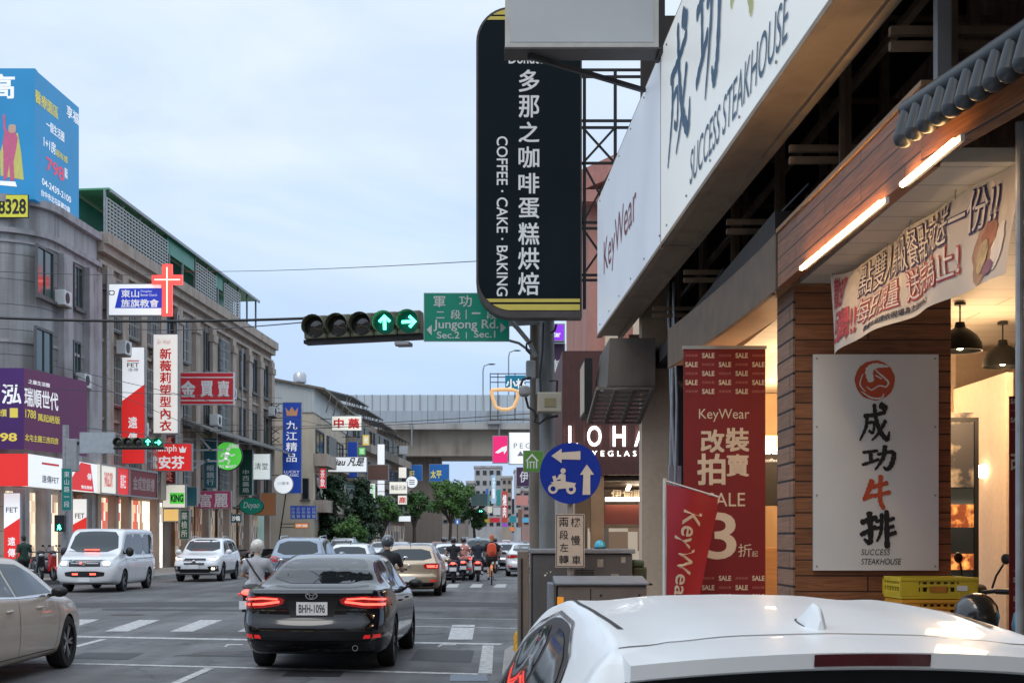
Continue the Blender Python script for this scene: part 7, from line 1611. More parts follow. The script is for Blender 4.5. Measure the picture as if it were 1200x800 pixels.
for nm, lab, q, f, tx, Y in (('red_small_sign', 'small red blade sign with white characters left of the handwriting sign bracket', (374, 548, 382, 572), F_red, '茶飲', 101.2), ('yellow_small_sign', 'small yellow sign just under the herbal medicine sign', (424.5, 509, 433, 522), lit('lit_mustard', (.7, .5, .08), .4), '米', 118), ('round_edge_sign', 'white narrow blade sign with green characters by the tall white column sign', (433, 566, 440, 589), F_white, '牙科', 121), ('beige_logo_sign', 'small beige sign below the cream sign with grey characters', (466, 580, 477, 591), F_cream, '鹿', 131), ('violet_small_sign', 'small violet sign low on the row near the flyover', (453, 583, 462, 592), lit('lit_plum', (.2, .05, .3), .4), '髮', 127), ('green_small_sign', 'small green sign beside the tall blue tarp coloured sign', (420, 524, 428, 533), F_green, '豆', 116), ('orange_small_sign', 'small orange sign at awning height under the blue name plates', (345, 612, 362, 619), lit('lit_tangerine', (.7, .22, .03), .5), '便當', 97), ('teal_small_sign', 'small teal sign between the green oval sign and the kerb', (270, 602, 283, 612), F_teal, '沙龍', 84)):
    t, fr, b = left(nm, lab, q, f, Y); txt(t, fr, col(tx) if q[3] - q[1] > q[2] - q[0] else tx, (q[0] + 1.5, q[1] + 2, q[2] - 1.5, q[3] - 2), T_red if f is F_cream else F_green if f is F_white else T_white, .008, bold=.03)
# big blue road signs beyond the flyover
for x0, x1, y0, y1, tx, lab in ((478, 495, 544, 563, '潭子', 'blue road sign half hidden beside the pier'), (503, 526.5, 543.5, 564, '太平', 'blue road sign with white characters right of the pier')):
    t, fr, b = sign('road_sign', lab, 'road sign', (x0, y0, x1, y1), 167, lit('road_blue_%d' % x0, (.015, .13, .42), .12), M_galv, .1, .05, 'blue road signs under the flyover'); txt(t, fr, tx, (x0 + 1.5, y0 + 7, x1 - 9, y1 - 4), T_yel, .02, bold=.03)
# ================================================================== right side: signs past the crossing
def right(name, lab, pb, face, Y, frame=None, depth=.25, rim=.03, cat='shop sign'): return sign(name, lab, cat, pb, Y, face, frame or M_cab, depth, rim, 'signs hung past the crossing on the right')
t, fr, b = right('pink_lightbox', 'hot pink light box with a white bird mark under the flyover end', (577, 510, 595.5, 542.5), lit('lit_pink', (.75, .02, .16), .5), 60); mb = MB(); mb.flat(fr, [fr.uv(*q) for q in ((580, 530), (588, 524), (594, 522), (594, 527), (591, 532), (590, 528), (584, 531))], .006); mb.build('bird_mark', T_white, t)
t, fr, b = right('white_lightbox', 'white light box with spaced grey capitals right of the pink one', (596, 506, 640, 544), F_white, 60.3); txt(t, fr, 'PEGGY', (602, 519, 640, 525), T_grey, .006, space=1.4); mb = MB(); mb.flat(fr, [fr.uv(*q) for q in ((606, 534), (610, 528), (614, 534))], .006); mb.build('mark', T_grey, t)
t = thing('glasses_sign', 'open steel frame with half of a giant orange pair of spectacles', 'shop sign', P(598, 490, 55)); fr = FY(55.); mb = MB()
for x in (574, 583, 603, 622): pxb(mb, fr, x, 437, x + 1, 492, -.05, 0)
for y in (437, 441, 447): pxb(mb, fr, 575.2, y, 622, y + .9, -.12, -.06)
pxb(mb, fr, 575, 491, 622, 492, -.12, -.06); mb.build('frame', M_steel, t)
mb = MB(); q = [(575.5, 457.5), (583, 456.8), (592, 456.5), (601, 457), (607.5, 459), (606, 468), (602, 477), (596, 480), (588, 480), (581, 477), (577.5, 467), (575.5, 457.5)]; mb.tube([fr.pt(*fr.uv(*p), .1) for p in q], .075, 8); mb.tube([fr.pt(*fr.uv(*p), .1) for p in ((607, 460), (613, 458), (618, 460))], .07, 8); mb.build('spectacle_rim', mat('spectacle_orange', (.85, .50, .22), .4, emit=.35, var=0), t, smooth=True)
mb = MB(); pxb(mb, fr, 592, 440, 616, 456, .02, .08); o = mb.build('teal_panel', mat('teal_panel_blue', (.01, .20, .32), .5, emit=.15), t); txt(o, fr, '小林', (593, 444, 616, 455), T_white, .09, bold=.03)
t, fr, b = right('purple_lightbox', 'bright violet light box with white letters behind the signal pole', (631, 379, 662, 400), lit('lit_violet', (.24, .03, .65), .6), 33); txt(t, fr, 'Mister', (640, 388, 657, 395), T_white, .006, bold=.03)
t, fr, b = right('purple_blade_sign', 'dark purple blade sign with white characters down its height behind the signal pole', (640, 402, 662.5, 506), mat('deep_purple', (.055, .02, .06), .5), 33.2); txt(t, fr, col('韓式料理'), (648, 421, 659.5, 496), T_pw, .006, bold=.03, line=1.15)
t, fr, b = right('purple_plaque', 'dark purple sign with one pale character left of the green house sign', (605, 547, 622.5, 570), mat('plum_sign', (.06, .025, .08), .5), 70); txt(t, fr, '伊', (609, 552, 619, 565), T_pw, .006, bold=.02)
t, fr, b = right('blue_white_blade_sign', 'narrow bright blue blade sign with white arrows below the green house sign', (620, 552, 632, 605), lit('lit_azure', (.02, .10, .45), .35), 45); txt(t, fr, col('停車場'), (623, 562, 629, 600), T_white, .006, bold=.03, line=1.1)
for nm, lab, q, c, tx in (('far_red_blade', 'tall red blade sign far down the right side of the street', (587.5, 575, 595, 612), (.42, .05, .04), '燒肉'), ('far_white_sign', 'small white lit sign left of the far red blade', (577.5, 594, 587, 603.5), (.7, .72, .74), ''), ('far_pale_blade', 'pale blue blade sign far down the middle of the street', (575.5, 556, 581.5, 590), (.30, .45, .58), '牙醫'), ('far_teal_sign', 'teal blade sign far down the right side', (582, 573, 587, 592), (.02, .22, .22), ''), ('far_purple_sign', 'small violet sign at the foot of the far red blade', (588, 612.5, 595, 617), (.3, .08, .5), ''), ('far_teal_box', 'teal sign box right of the far red blade', (597, 604, 605, 612), (.02, .2, .24), ''), ('far_rose_sign', 'faded rose signboard above the far traffic', (604, 580, 619, 592), (.40, .18, .16), ''), ('far_blue_sign', 'narrow blue sign far left of the pale blue blade', (569, 572, 572.5, 590), (.03, .12, .4), ''), ('far_orange_sign', 'small orange lit sign low beside the far traffic', (597, 617, 603, 622), (.7, .2, .05), ''), ('far_yellow_sign', 'small yellow sign panel low under the flyover near the traffic', (566, 606, 574, 613), (.55, .42, .06), ''), ('far_cream_sign', 'pale cream sign box under the flyover left of the far red blade', (571, 593, 577, 601), (.6, .55, .42), ''), ('far_crimson_sign', 'crimson signboard low right of the last tree', (574, 606, 586, 612), (.45, .02, .04), ''), ('far_black_sign', 'narrow black blade sign left of the faded rose signboard', (599.5, 584, 603, 602), (.02, .02, .025), ''), ('far_sky_sign', 'sky blue signboard far right above the queue', (608, 606, 620, 612), (.1, .35, .55), ''), ('far_green_blade', 'deep green blade sign far down left of the white sign', (570.5, 578, 574, 592), (.02, .2, .08), ''), ('far_brown_sign', 'brown blade sign far down on the right kerb', (607, 596, 612, 617), (.18, .09, .06), '')):
    t, fr, b = sign(nm, lab, 'shop sign', q, 190 + (q[0] * 7) % 40, lit('face_' + nm, c, .35), M_cab, .4, .05, 'signs far down the street')
    if tx: txt(t, fr, col(tx), (q[0] + 1.5, q[1] + 4, q[2] - 1.5, q[3] - 6), T_white, .02, bold=.03)
# ================================================================== traffic signals and poles
M_sig = mat('signal_olive', (.13, .135, .09), .5, var=.2); M_lens = mat('dark_lens', (.016, .015, .014), .15, var=0, coat=1); M_glow = mat('signal_green', (.02, .9, .55), .3, emit=6, var=0, ecol=(.08, 1, .55)); M_lensg = mat('lens_green_dim', (.0, .04, .03), .2, emit=.12, var=0, ecol=(0, .3, .2)); M_rglow = mat('signal_red', (.9, .05, .03), .3, emit=4, var=0, ecol=(1, .1, .05))
def signal(name, lab, fr, u0, u1, v0, v1, arrows, arm=None, visor=True, roll=0, grp='traffic signals'):
    n = 5 if (u1 - u0) > 3 * (v1 - v0) else 3; t = thing(name, lab, 'traffic light', fr.pt((u0 + u1) / 2, v0), grp); mb = MB(); w = (u1 - u0) / n
    for i in range(n): mb.fb(fr, u0 + w * i + .004, u0 + w * (i + 1) - .004, v0, v1, -.24, 0)
    mb.build('housing', M_sig, t, bevel=.015); mb = MB(); mb.fb(fr, u0 - .02, u1 + .02, v0 - .06, v0 - .004, -.3, -.05); mb.build('underside', M_steel, t)
    for i in range(n):
        c = fr.pt(u0 + w * (i + .5), (v0 + v1) / 2, 0); r = w * .44; on = arrows.get(i)
        mb = MB(); mb.lathe([(r, .004), (r * .7, .025), (0, .035)], c, fr.n, 24); o = mb.build('lens', M_lensg if on else M_lens, t, smooth=True)
        mb = MB(); m_ = 14; vs = []
        for k in range(m_ + 1):
            a = R(-35 + 250 * k / m_); e = fr.u * math.cos(a) + fr.v * math.sin(a); d_ = .15 if 15 < k * 250 / m_ < 235 else .09
            vs += [c + e * (r * 1.06), c + e * (r * 1.06) + fr.n * d_, c + e * (r * 1.10) + fr.n * d_, c + e * (r * 1.10)]
        mb.add(vs, [(4 * k + j, 4 * k + (j + 1) % 4, 4 * k + 4 + (j + 1) % 4, 4 * k + 4 + j) for k in range(m_) for j in range(4)]); mb.build('visor', M_sig, t)
        if on:
            mb = MB(); cu, cv = u0 + w * (i + .5), (v0 + v1) / 2
            if on == 'dot': mb.lathe([(r * .8, 0), (0, .01)], c + fr.n * .04, fr.n, 20)
            else:
                rot = {'up': 0, 'right': -90, 'left': 90}[on]
                for ln in ([(0, -.62), (0, .62)], [(-.5, .12), (0, .66), (.5, .12)]):
                    q = [(cu + (x * math.cos(R(rot)) - y * math.sin(R(rot))) * r, cv + (x * math.sin(R(rot)) + y * math.cos(R(rot))) * r) for x, y in ln]; mb.tube([fr.pt(a, b_, .045) for a, b_ in q], .020 * r / .14, 6)
            mb.build('green_arrow', M_glow, o)
    return t
sO = P(425, 631, 20.4); SA = FR((sO.x, 20.4, 0), (math.cos(R(9)), -math.sin(R(9)), 0)); u0, u1 = SA.uv(356, 380)[0], SA.uv(493.5, 375)[0]; v0, v1 = 4.66, 5.02
t = signal('traffic_signal', 'five lamp horizontal traffic signal with green up and right arrows against the sky', SA, u0, u1, v0 + .015, v1, {3: 'up', 4: 'right'})
t.rotation_euler = (0, R(-1.5), 0)
t = thing('signal_camera', 'small boxy camera slung under the big traffic signal', 'camera', SA.pt(SA.uv(470, 398)[0], 4.55)); mb = MB(); a = SA.uv(463, 397)[0]; c = SA.uv(480, 397)[0]; mb.fb(SA, a, c, 4.525, 4.58, -.22, .05); mb.build('body', M_cab, t, bevel=.01); mb = MB(); mb.fb(SA, a + .07, a + .12, 4.58, 4.66, -.1, -.05); mb.fb(SA, a - .02, a, 4.53, 4.6, -.15, -.1); mb.build('mount', M_steel, t)
t, fr, b = sign('street_name_sign', 'green road sign reading Jungong Rd. beside the big traffic signal', 'road sign', (496.5, 343, 597, 400), 20.25, F_gsign, mat('sign_edge', (.30, .40, .37), .5), .03, .012)
rs = t
T_sl = mat('letters_silver', (.55, .58, .57), .5, var=0)
for s_, q in (('軍', (508, 347, 522, 360)), ('功', (538, 346, 553, 359.5)), ('路', (568, 346, 583, 359)), ('二', (511, 365, 521, 373)), ('段', (528, 363, 540, 374)), ('一', (553, 366, 563, 368)), ('段', (570, 363, 582, 374)), ('Jungong Rd.', (508, 374.5, 584, 388)), ('Sec.2', (512, 388.5, 538.5, 396.5)), ('Sec.1', (555.5, 387.5, 580.5, 395.5))): txt(t, fr, s_, q, T_sl, .004, bold=.012)
mb = MB(); pxb(mb, fr, 545.8, 363, 546.8, 374, .001, .004); pxb(mb, fr, 546, 389, 547, 397, .001, .004); mb.flat(fr, [fr.uv(*q) for q in ((500, 386), (506, 380.5), (506, 393))], .004); mb.flat(fr, [fr.uv(*q) for q in ((593, 384), (586.5, 378), (586.5, 390))], .004); mb.build('arrows', T_sl, t)
# the pole, arm and boxes
t = thing('signal_pole', 'grey steel signal pole with arm, control boxes and cables at the corner', 'pole', (.70, 20.5, .13)); fr = FY(20.5)
X1, X2 = P(641, 0, 20.5).x, P(627, 0, 20.7).x
mb = MB(); mb.tube([(X1, 20.5, .1), (X1, 20.5, 6.4)], [.125, .105], 16); mb.build('pole', weathered('pole_steel', (.20, .21, .21), .7, 2., .5), t, smooth=True); mb = MB(); mb.tube([(X2, 20.75, .1), (X2, 20.75, 5.6)], [.085, .075], 12); mb.build('conduit_pole', M_rust, t, smooth=True)
q = SA.pt(SA.uv(362, 380)[0], 4.85, -.3); mb = MB(); mb.tube([(X1, 20.55, 4.95), (q.x + 2.2, q.y, 4.9), tuple(q)], [.075, .06, .045], 10); mb.build('mast_arm', M_galv, t, smooth=True)
mb = MB(); mb.tube([P(628, 418, 20.4), P(621, 402, 20.4), P(606, 384, 20.4), P(596, 374, 20.4)], .035, 8); mb.tube([P(622, 412, 20.4), P(608, 402, 20.4), P(590, 397, 20.4)], .02, 8); mb.build('curved_arms', M_galv, t, smooth=True)
mb = MB(); pxb(mb, fr, 629, 463, 656.5, 485.5, .13, .45); o = mb.build('control_box', mat('beige_box', (.40, .37, .30), .55), t, bevel=.015); mb = MB(); pxb(mb, fr, 637, 470, 650, 480, .452, .458); mb.build('label_plate', mat('box_label', (.26, .22, .12), .5), o)
mb = MB(); pxb(mb, fr, 616, 425, 627, 446, .1, .3); pxb(mb, fr, 627.5, 446, 634, 465, .15, .3); mb.build('junction_box', M_cab, t, bevel=.02)
mb = MB(); mb.loft([(20.0, P(0, 457, 20).z, .03, .05), (20.02, P(0, 457, 20).z, .085, .07), (20.3, P(0, 457, 20).z, .085, .07)], 14); mb.v = [(v[0] + P(615, 0, 20).x, v[1], v[2]) for v in mb.v]; o = mb.build('camera', M_cab, t, smooth=True)
mb = MB()
for pts in (((622, 415), (617, 410), (617, 403), (623, 400)), ((637, 378), (636, 410), (633, 440), (634, 462)), ((616, 465), (619, 477), (626, 481), (628, 489)), ((629, 486), (626, 494), (632, 496), (640, 490), (654, 487)), ((610, 452), (613, 444), (622, 442)), ((652, 380), (650, 387), (645, 390)), ((644, 446), (653, 446), (652, 466))): mb.tube([P(x, y, 20.15) for x, y in pts], .018, 6)
mb.build('cables', M_dark, t, smooth=True)
t, fr, b = sign('house_sign', 'small green sign with a white house mark on the signal pole', 'sign', (613, 527.5, 637, 553), 20.2, mat('leaf_green_sign', (.11, .30, .045), .5), M_cab, .03, .01); mb = MB()
for q in ((617.5, 548.5, 619, 540), (628, 548.5, 629.5, 540), (621, 548.5, 622.2, 542), (625, 548.5, 626.2, 542)): pxb(mb, fr, q[0], q[3], q[2], q[1], .001, .004)
mb.flat(fr, [fr.uv(*q) for q in ((615.5, 540), (623.5, 531), (631.5, 540), (629, 540), (623.5, 534), (618, 540))], .004); pxb(mb, fr, 620, 540.5, 627, 541.8, .001, .0045); mb.build('house_mark', T_pw, t)
# round mandatory sign and plate
t = thing('two_stage_turn_sign', 'round blue traffic sign with a scooter and two arrows above a plate of characters', 'traffic sign', (P(668, 0, 13.9).x, 13.95, .15)); fr = FY(13.9); cu, cv = fr.uv(668.5, 554.3); rr_ = 35.8 * 13.9 / F; n = 48
mb = MB(); mb.tube([(cu, 13.95, .1), (cu, 13.95, cv + .2)], .03, 10); mb.build('post', weathered('rusty_post', (.30, .29, .27), .7, 2.), t, smooth=True)
mb = MB(); mb.lathe([(0, -.012), (rr_, -.012), (rr_, 0), (0, 0)], fr.pt(cu, cv, .015), fr.n, n); mb.build('disc', mat('traffic_blue', (.008, .03, .27), .4, var=.06, emit=.08, spec=.2), t)
T_bone = mat('reflective_bone', (.60, .55, .47), .4, var=.05); mb = MB()
mb.flat(fr, [fr.uv(*q) for q in ((646, 534), (658, 525.5), (658, 530), (680, 528.5), (680, 538.5), (658, 538), (658, 542.5))], .022); mb.flat(fr, [fr.uv(*q) for q in ((687.5, 544), (696, 556), (691.5, 556), (691.5, 579.5), (682.5, 579.5), (683.5, 556), (679.5, 556))], .022); mb.build('arrows', T_bone, t)
mb = MB()
def ringp(cx_, cy_, ra, rb, d=.022):
    k = 20; mb.add([fr.pt(fr.uv(cx_ + math.cos(2 * math.pi * i / k) * r, 0)[0], fr.uv(0, cy_ + math.sin(2 * math.pi * i / k) * r)[1], d) for i in range(k) for r in (ra, rb)], [(2 * i, 2 * ((i + 1) % k), 2 * ((i + 1) % k) + 1, 2 * i + 1) for i in range(k)])
ringp(648, 572.5, 3, 5.8); ringp(669, 573, 2.6, 5.8); ringp(659.8, 551.5, .2, 3.1, .0225)
for k, q in enumerate((((645, 565), (655, 563), (663, 564), (675, 566), (672, 571), (662, 572), (654, 573), (650, 568)), ((655, 556), (658, 554.5), (662.5, 556), (662.8, 565), (656.5, 566), (657, 561), (653, 562), (649, 562.5), (649, 560.5), (653, 560)), ((647, 558), (651, 557), (653, 566), (649.5, 567)))): mb.flat(fr, [fr.uv(*p) for p in q], .0228 + .0004 * k)
mb.build('scooter_mark', T_bone, t)
u0, z1 = fr.uv(651, 602); u1, z0 = fr.uv(685, 664.5); mb = MB(); mb.fb(fr, u0, u1, z0, z1, -.01, .012); o = mb.build('plate', mat('plate_beige', (.52, .44, .36), .5, var=.08, scale=6), t); mb = MB(); mb.frame(fr, u0 + .008, u1 - .008, z0 + .008, z1 - .008, .006, .0125, .014); mb.build('border', T_black, o)
for s_, x0, x1, y0, y1 in (('兩', 655, 666, 606, 617), ('段', 655.5, 666, 621, 631.5), ('左', 656, 666, 636, 646), ('轉', 655, 666.5, 650, 660.5), ('機', 669, 680.5, 606, 617), ('慢', 669, 680, 627, 638.5), ('車', 670, 680.5, 650.5, 661)): txt(o, fr, s_, (x0, y0, x1, y1), T_black, .0145, bold=.008)
# cabinets on the corner
M_cbx = weathered('cabinet_steel', (.085, .09, .10), .4, 1.8, .5, (.6, .55, .5)); M_cbx2 = weathered('cabinet_brown', (.17, .145, .125), .35, 1.8, .5); M_cbt = mat('cabinet_top', (.20, .225, .26), .45, var=.12)
fr = FY(14.6); u0, z1 = fr.uv(624, 643); u1, _ = fr.uv(741, 643); ul, _ = fr.uv(607, 643)
t = thing('utility_cabinet', 'tall dark grey steel utility cabinet behind the round blue sign', 'cabinet', ((u0 + u1) / 2, 15.1, .13)); mb = MB(); mb.fb(fr, u0, u1, .13, z1 - .05, -.9, 0); mb.build('body', M_cbx, t, bevel=.012); mb = MB(); mb.fb(fr, u0 - .03, u1 + .03, z1 - .048, z1, -.93, .03); mb.build('lid', M_cbt, t, bevel=.01)
mb = MB(); mb.fb(fr, (u0 + u1) / 2 - .004, (u0 + u1) / 2 + .004, .3, z1 - .1, .001, .004)
for k in range(4): v = fr.uv(0, 668 + k * 2.6)[1]; mb.fb(fr, fr.uv(674, 0)[0], fr.uv(696, 0)[0], v - .006, v + .006, .001, .004)
mb.build('door_vents', M_dark, t); rr = random.Random(9); mb = MB()
for i in range(14): c = (u0 + .1 + rr.random() * .35, z1 - .15 - rr.random() * .45); s_ = rr.uniform(.006, .018); mb.flat(fr, [(c[0] - s_, c[1]), (c[0], c[1] - s_ * .7), (c[0] + s_, c[1] + s_ * .2), (c[0], c[1] + s_)], .002)
mb.build('paint_chips', M_plate, t)
mb = MB()
for x, y, w_, h_ in ((700, 655, 7, 9), (716, 672, 9, 6), (728, 652, 5, 7)): pxb(mb, fr, x, y, x + w_, y + h_, .001, .003)
mb.build('stickers', mat('faded_paper', (.30, .29, .26), .7, var=.3, scale=30), t); mb = MB(); u, v = fr.uv(681, 690); mb.fb(fr, u - .02, u + .02, v - .06, v + .06, .001, .02); mb.build('lock', M_galv, t)
t = thing('narrow_cabinet', 'narrow grey side box leaning against the tall utility cabinet', 'cabinet', (ul + .06, 14.7, .13)); mb = MB(); mb.fb(fr, ul, u0 - .035, .35, z1 - .02, -.5, .02); mb.build('body', M_cbx2, t, bevel=.01); mb = MB(); mb.fb(fr, ul + .03, ul + .05, .4, z1 - .1, .021, .03); mb.fb(fr, ul + .04, ul + .12, .13, .35, -.3, -.1); mb.build('hinge_post', M_dark, t)
fr = FY(13.2); u0, z1 = fr.uv(654, 682); u1, _ = fr.uv(758, 684); um, _ = fr.uv(692, 0); t = thing('low_cabinet', 'low brownish grey utility cabinet with a sloping pale lid', 'cabinet', ((u0 + u1) / 2, 13.5, .13))
mb = MB(); mb.fb(fr, u0, u1, .13, z1 - .03, -.55, 0); mb.build('body', M_cbx2, t, bevel=.012); mb = MB(); mb.hexa([fr.pt(u0 - .03, z1 - .028, .03), fr.pt(u1 + .02, z1 - .028, .03), fr.pt(u1 + .02, z1 - .028, -.58), fr.pt(u0 - .03, z1 - .028, -.58), fr.pt(u0 - .03, z1, .03), fr.pt(u1 + .02, z1, .03), fr.pt(u1 + .02, z1 + .05, -.58), fr.pt(u0 - .03, z1 + .05, -.58)]); mb.build('lid', M_cbt, t, bevel=.01)
mb = MB(); mb.fb(fr, um - .005, um + .005, .2, z1 - .06, .001, .004)
for x in (704, 749): u, v = fr.uv(x, 697); mb.lathe([(.012, 0), (.012, .01), (0, .012)], fr.pt(u, v, 0), fr.n, 10)
mb.build('door_seam', M_dark, t); mb = MB(); a, c = fr.uv(643, 680); mb.fb(fr, a, u0 - .035, .13, z1 - .01, -.5, -.02); mb.build('side_fin', M_cbt, t, bevel=.01)
t = thing('reflector_post', 'short orange reflector stuck before the low cabinet', 'reflector', P(657, 712, 12.9)); mb = MB(); p = P(657, 714, 12.9); mb.fb(FY(12.9), P(653, 0, 12.9).x, P(660.5, 0, 12.9).x, p.z, P(0, 699, 12.9).z, -.02, 0); mb.build('orange_strip', mat('reflector_orange', (.85, .33, .03), .4, emit=.25, var=0), t); mb = MB(); mb.bb(p.x - .015, p.x + .015, 12.91, 12.95, .13, p.z + .1); mb.build('post', M_dark, t)
t = thing('blue_helmet', 'small sky blue helmet lying on the utility cabinet', 'helmet', P(703, 643, 15.0)); p = P(703, 643, 15.); p.z = FY(14.6).uv(624, 643)[1] + .001; mb = MB(); mb.lathe([(.058, 0), (.062, .03), (.05, .07), (.025, .09), (0, .095)], p, n=18); mb.build('shell', mat('sky_blue_shell', (.06, .42, .62), .3, var=.05), t, smooth=True); mb = MB(); mb.lathe([(.06, .004), (.065, .012), (.06, .02)], p, n=18); mb.build('rim', M_dark, t)
t = thing('green_bin', 'squat dark green box with a lid beside the utility cabinet', 'bin', P(749, 690, 14.9)); fr = FY(14.9); mb = MB(); pxb(mb, fr, 741.5, 664, 758, 683, -.4, 0); mb.build('box', mat('olive_plastic', (.035, .05, .028), .55, var=.2), t, bevel=.02); mb = MB(); pxb(mb, fr, 741, 656, 755, 663.6, -.42, .02); mb.build('lid', mat('moss_lid', (.04, .085, .05), .5, var=.1), t, bevel=.02); mb = MB(); pxb(mb, fr, 744, 683.5, 765, 685.5, -.3, -.02); pxb(mb, fr, 748, 686, 750, 700, -.2, -.15); mb.build('bracket', M_dark, t)
y_ = 18.4; x_ = P(608, 0, y_).x; t = thing('yellow_bollard', 'chipped yellow bollard at the kerb left of the cabinets', 'bollard', (x_, y_, .1)); mb = MB(); mb.lathe([(.0, 0), (.085, 0), (.085, .06), (.07, .10), (.075, .24), (.05, .30), (0, .31)], (x_, y_, .1), n=14); mb.build('base', mat('chipped_yellow', (.70, .38, .03), .6, var=.35, scale=18), t, smooth=True); mb = MB(); mb.tube([(x_ + .06, y_ + .05, .1), (x_ + .06, y_ + .05, 1.15)], .035, 8); mb.build('rusty_stub', weathered('rusty_stub_metal', (.26, .20, .15), .7, 2.), t)
# far left corner: pole, name plate, pedestrian lamp, signal, board back
t = thing('corner_pole', 'grey corner pole with a curved arm on the far left of the crossing', 'pole', (P(77, 0, 47.5).x, 47.5, 0)); X = P(77, 0, 47.5).x
mb = MB(); mb.tube([(X, 47.5, 0), (X, 47.5, 5.6)], [.13, .11], 12); mb.build('pole', M_galv, t, smooth=True); mb = MB(); p = [P(79, 536, 47.4), P(81, 524, 47.4), P(88, 519, 47.4), P(110, 518.5, 47.4), P(190, 517, 47.4)]; mb.tube(p, .06, 8); mb.build('curved_arm', M_steel, t, smooth=True); mb = MB(); pxb(mb, FY(47.3), 77, 514, 90, 552, -.3, 0); mb.build('control_box', M_cab, t, bevel=.02)
t, fr, b = sign('street_name_plate', 'teal vertical street name plate on the far left corner pole', 'sign', (72, 548, 84, 598), 47.1, mat('teal_plate', (.0, .17, .15), .45, emit=.08), M_galv, .05, .02); txt(t, fr, col('東山路一段'), (75, 552, 81.5, 594), T_pw, .006, line=1.15)
t, fr, b = sign('sign_board_back', 'plain pale grey back of a road sign on the curved arm at far left', 'road sign', (93, 506, 135, 531), 47.2, mat('bare_back', (.40, .43, .46), .5, .3), M_galv, .05, .02)
fr = FY(47.); u0, v1 = fr.uv(133, 512.5); u1, v0 = fr.uv(191, 524); signal('traffic_signal', 'small distant five lamp traffic signal with two green arrows before the red light box', fr, u0, u1, v0, v1, {3: 'up', 4: 'right'})
t = thing('pedestrian_signal', 'pedestrian signal with a green walking figure on the far left pole', 'traffic light', P(74, 622, 47.)); fr = FY(47.); mb = MB(); pxb(mb, fr, 63.5, 603, 75, 622.5, -.25, 0); mb.build('housing', M_steel, t, bevel=.02); mb = MB(); pxb(mb, fr, 65.5, 613.5, 73, 621.5, .002, .01); mb.build('walk_lamp', M_lensg, t); mb = MB(); mb.flat(fr, [fr.uv(*q) for q in ((68, 615), (70, 614), (71, 617), (72, 619), (70, 621), (69, 618.5), (67, 621), (67.5, 618))], .014); mb.build('walking_figure', M_glow, t)
fr = FY(185); u0, v1 = fr.uv(557, 597); u1, v0 = fr.uv(567.5, 600.2); signal('traffic_signal', 'tiny far traffic signal glowing green in front of the last tree', fr, u0, u1, v0, v1, {2: 'dot', 3: 'dot'})
t, fr, b = sign('green_gantry_sign', 'pale green sign panel hung in front of the last tree', 'road sign', (552, 578, 571.5, 592.5), 184, mat('pale_green_panel', (.20, .33, .30), .5), M_galv, .2, .1); mb = MB(); pxb(mb, fr, 560.5, 578.5, 561.5, 592, .002, .02); mb.build('divider', M_galv, t)
for x, y, r, c, lab in ((536, 611, 3.2, (.03, .16, .5), 'tiny round blue traffic sign under the trees'),):
    t, fr = disc('round_traffic_sign', lab, x, y, r, r, 118, lit('tiny_blue', c, .2), M_galv, None, .05, (0, 0)); mb = MB(); pxb(mb, fr, 535.3, 609.5, 536.7, 613, .002, .01); mb.build('arrow', T_white, t)
# ================================================================== overhead wires
def wire(lab, pts, Ys, r=.012):
    mb = MB(); n = 24; out = []
    P0, P1 = P(*pts[0], Ys[0]), P(*pts[-1], Ys[1]); sag = pts[1] if len(pts) == 2 and not isinstance(pts[1], tuple) else 0
    for i in range(n + 1): f = i / n; p = P0.lerp(P1, f); p.z -= .25 * 4 * f * (1 - f) * (.3 if r < .012 else .2); out.append(p)
    mb.tube(out, r, 5); o = mb.build('overhead_wire', M_dark, smooth=True); return tag(o, lab, 'cable', 'overhead wires')
wire('thick black overhead wire running from the left edge to the big traffic signal', [(-10, 372), (357, 373)], (20.6, 20.6), .022); wire('thinner wire just below the thick one entering the big traffic signal', [(150, 385), (357, 377.5)], (40, 20.7), .010)
wire('faint wire high across the sky behind the black blade sign', [(215, 318), (560, 306)], (60, 30), .010); wire('pale wire crossing the corner building at window height', [(-5, 318), (190, 322)], (46, 58), .012)
wire('wire crossing in front of the purple banner and brown block', [(-5, 452), (330, 466)], (45, 70), .012); wire('wire at the level of the red gold shop sign', [(60, 428), (390, 500)], (46, 80), .012); wire('wire passing above the handwriting sign', [(200, 496), (480, 500)], (70, 100), .014)
wire('wire slightly lower above the handwriting sign', [(200, 507), (620, 490)], (70, 60), .014); wire('wire from the far left pole past the white lingerie sign', [(90, 440), (240, 505)], (48, 66), .012); wire('long wire in front of the flyover barrier', [(370, 498), (625, 484)], (70, 40), .014); wire('wire low across the brown block behind the green round sign', [(90, 500), (330, 523)], (48, 85), .014)
# ================================================================== trees
tree('tall dark feathery conifer left of its twin by the handwriting sign', (P(393, 0, 104).x, 104, .1), 6.2, 2.3, 2.0, 'cone', M_leaf2, 6000, .38, 3); tree('dark feathery conifer with a leaning top beside the round bright tree', (P(424, 0, 112).x, 112, .1), 6.4, 2.1, 2.2, 'cone', M_leaf2, 5600, .38, 8)
tree('bright green street tree low in front of the conifers', (P(449, 0, 122).x, 122, .1), 5.4, 1.7, 1.7, 'round', M_leaf3, 5200, .32, 4); tree('round dark green fig tree with the white disc sign over it', (P(485, 0, 142).x, 142, .1), 6.8, 1.8, 2.6, 'round', M_leaf, 4200, .34, 5, asp=.95)
tree('largest round fig tree, right of the flyover pier', (P(527, 0, 158).x, 158, .1), 8.8, 2.7, 3.2, 'round', M_leaf3, 7600, .36, 6, asp=.95); tree('fig tree behind the pale green sign panel at the far end', (P(556, 0, 188).x, 188, .1), 7.0, 2.0, 2.8, 'round', M_leaf, 4200, .4, 7, asp=1.)
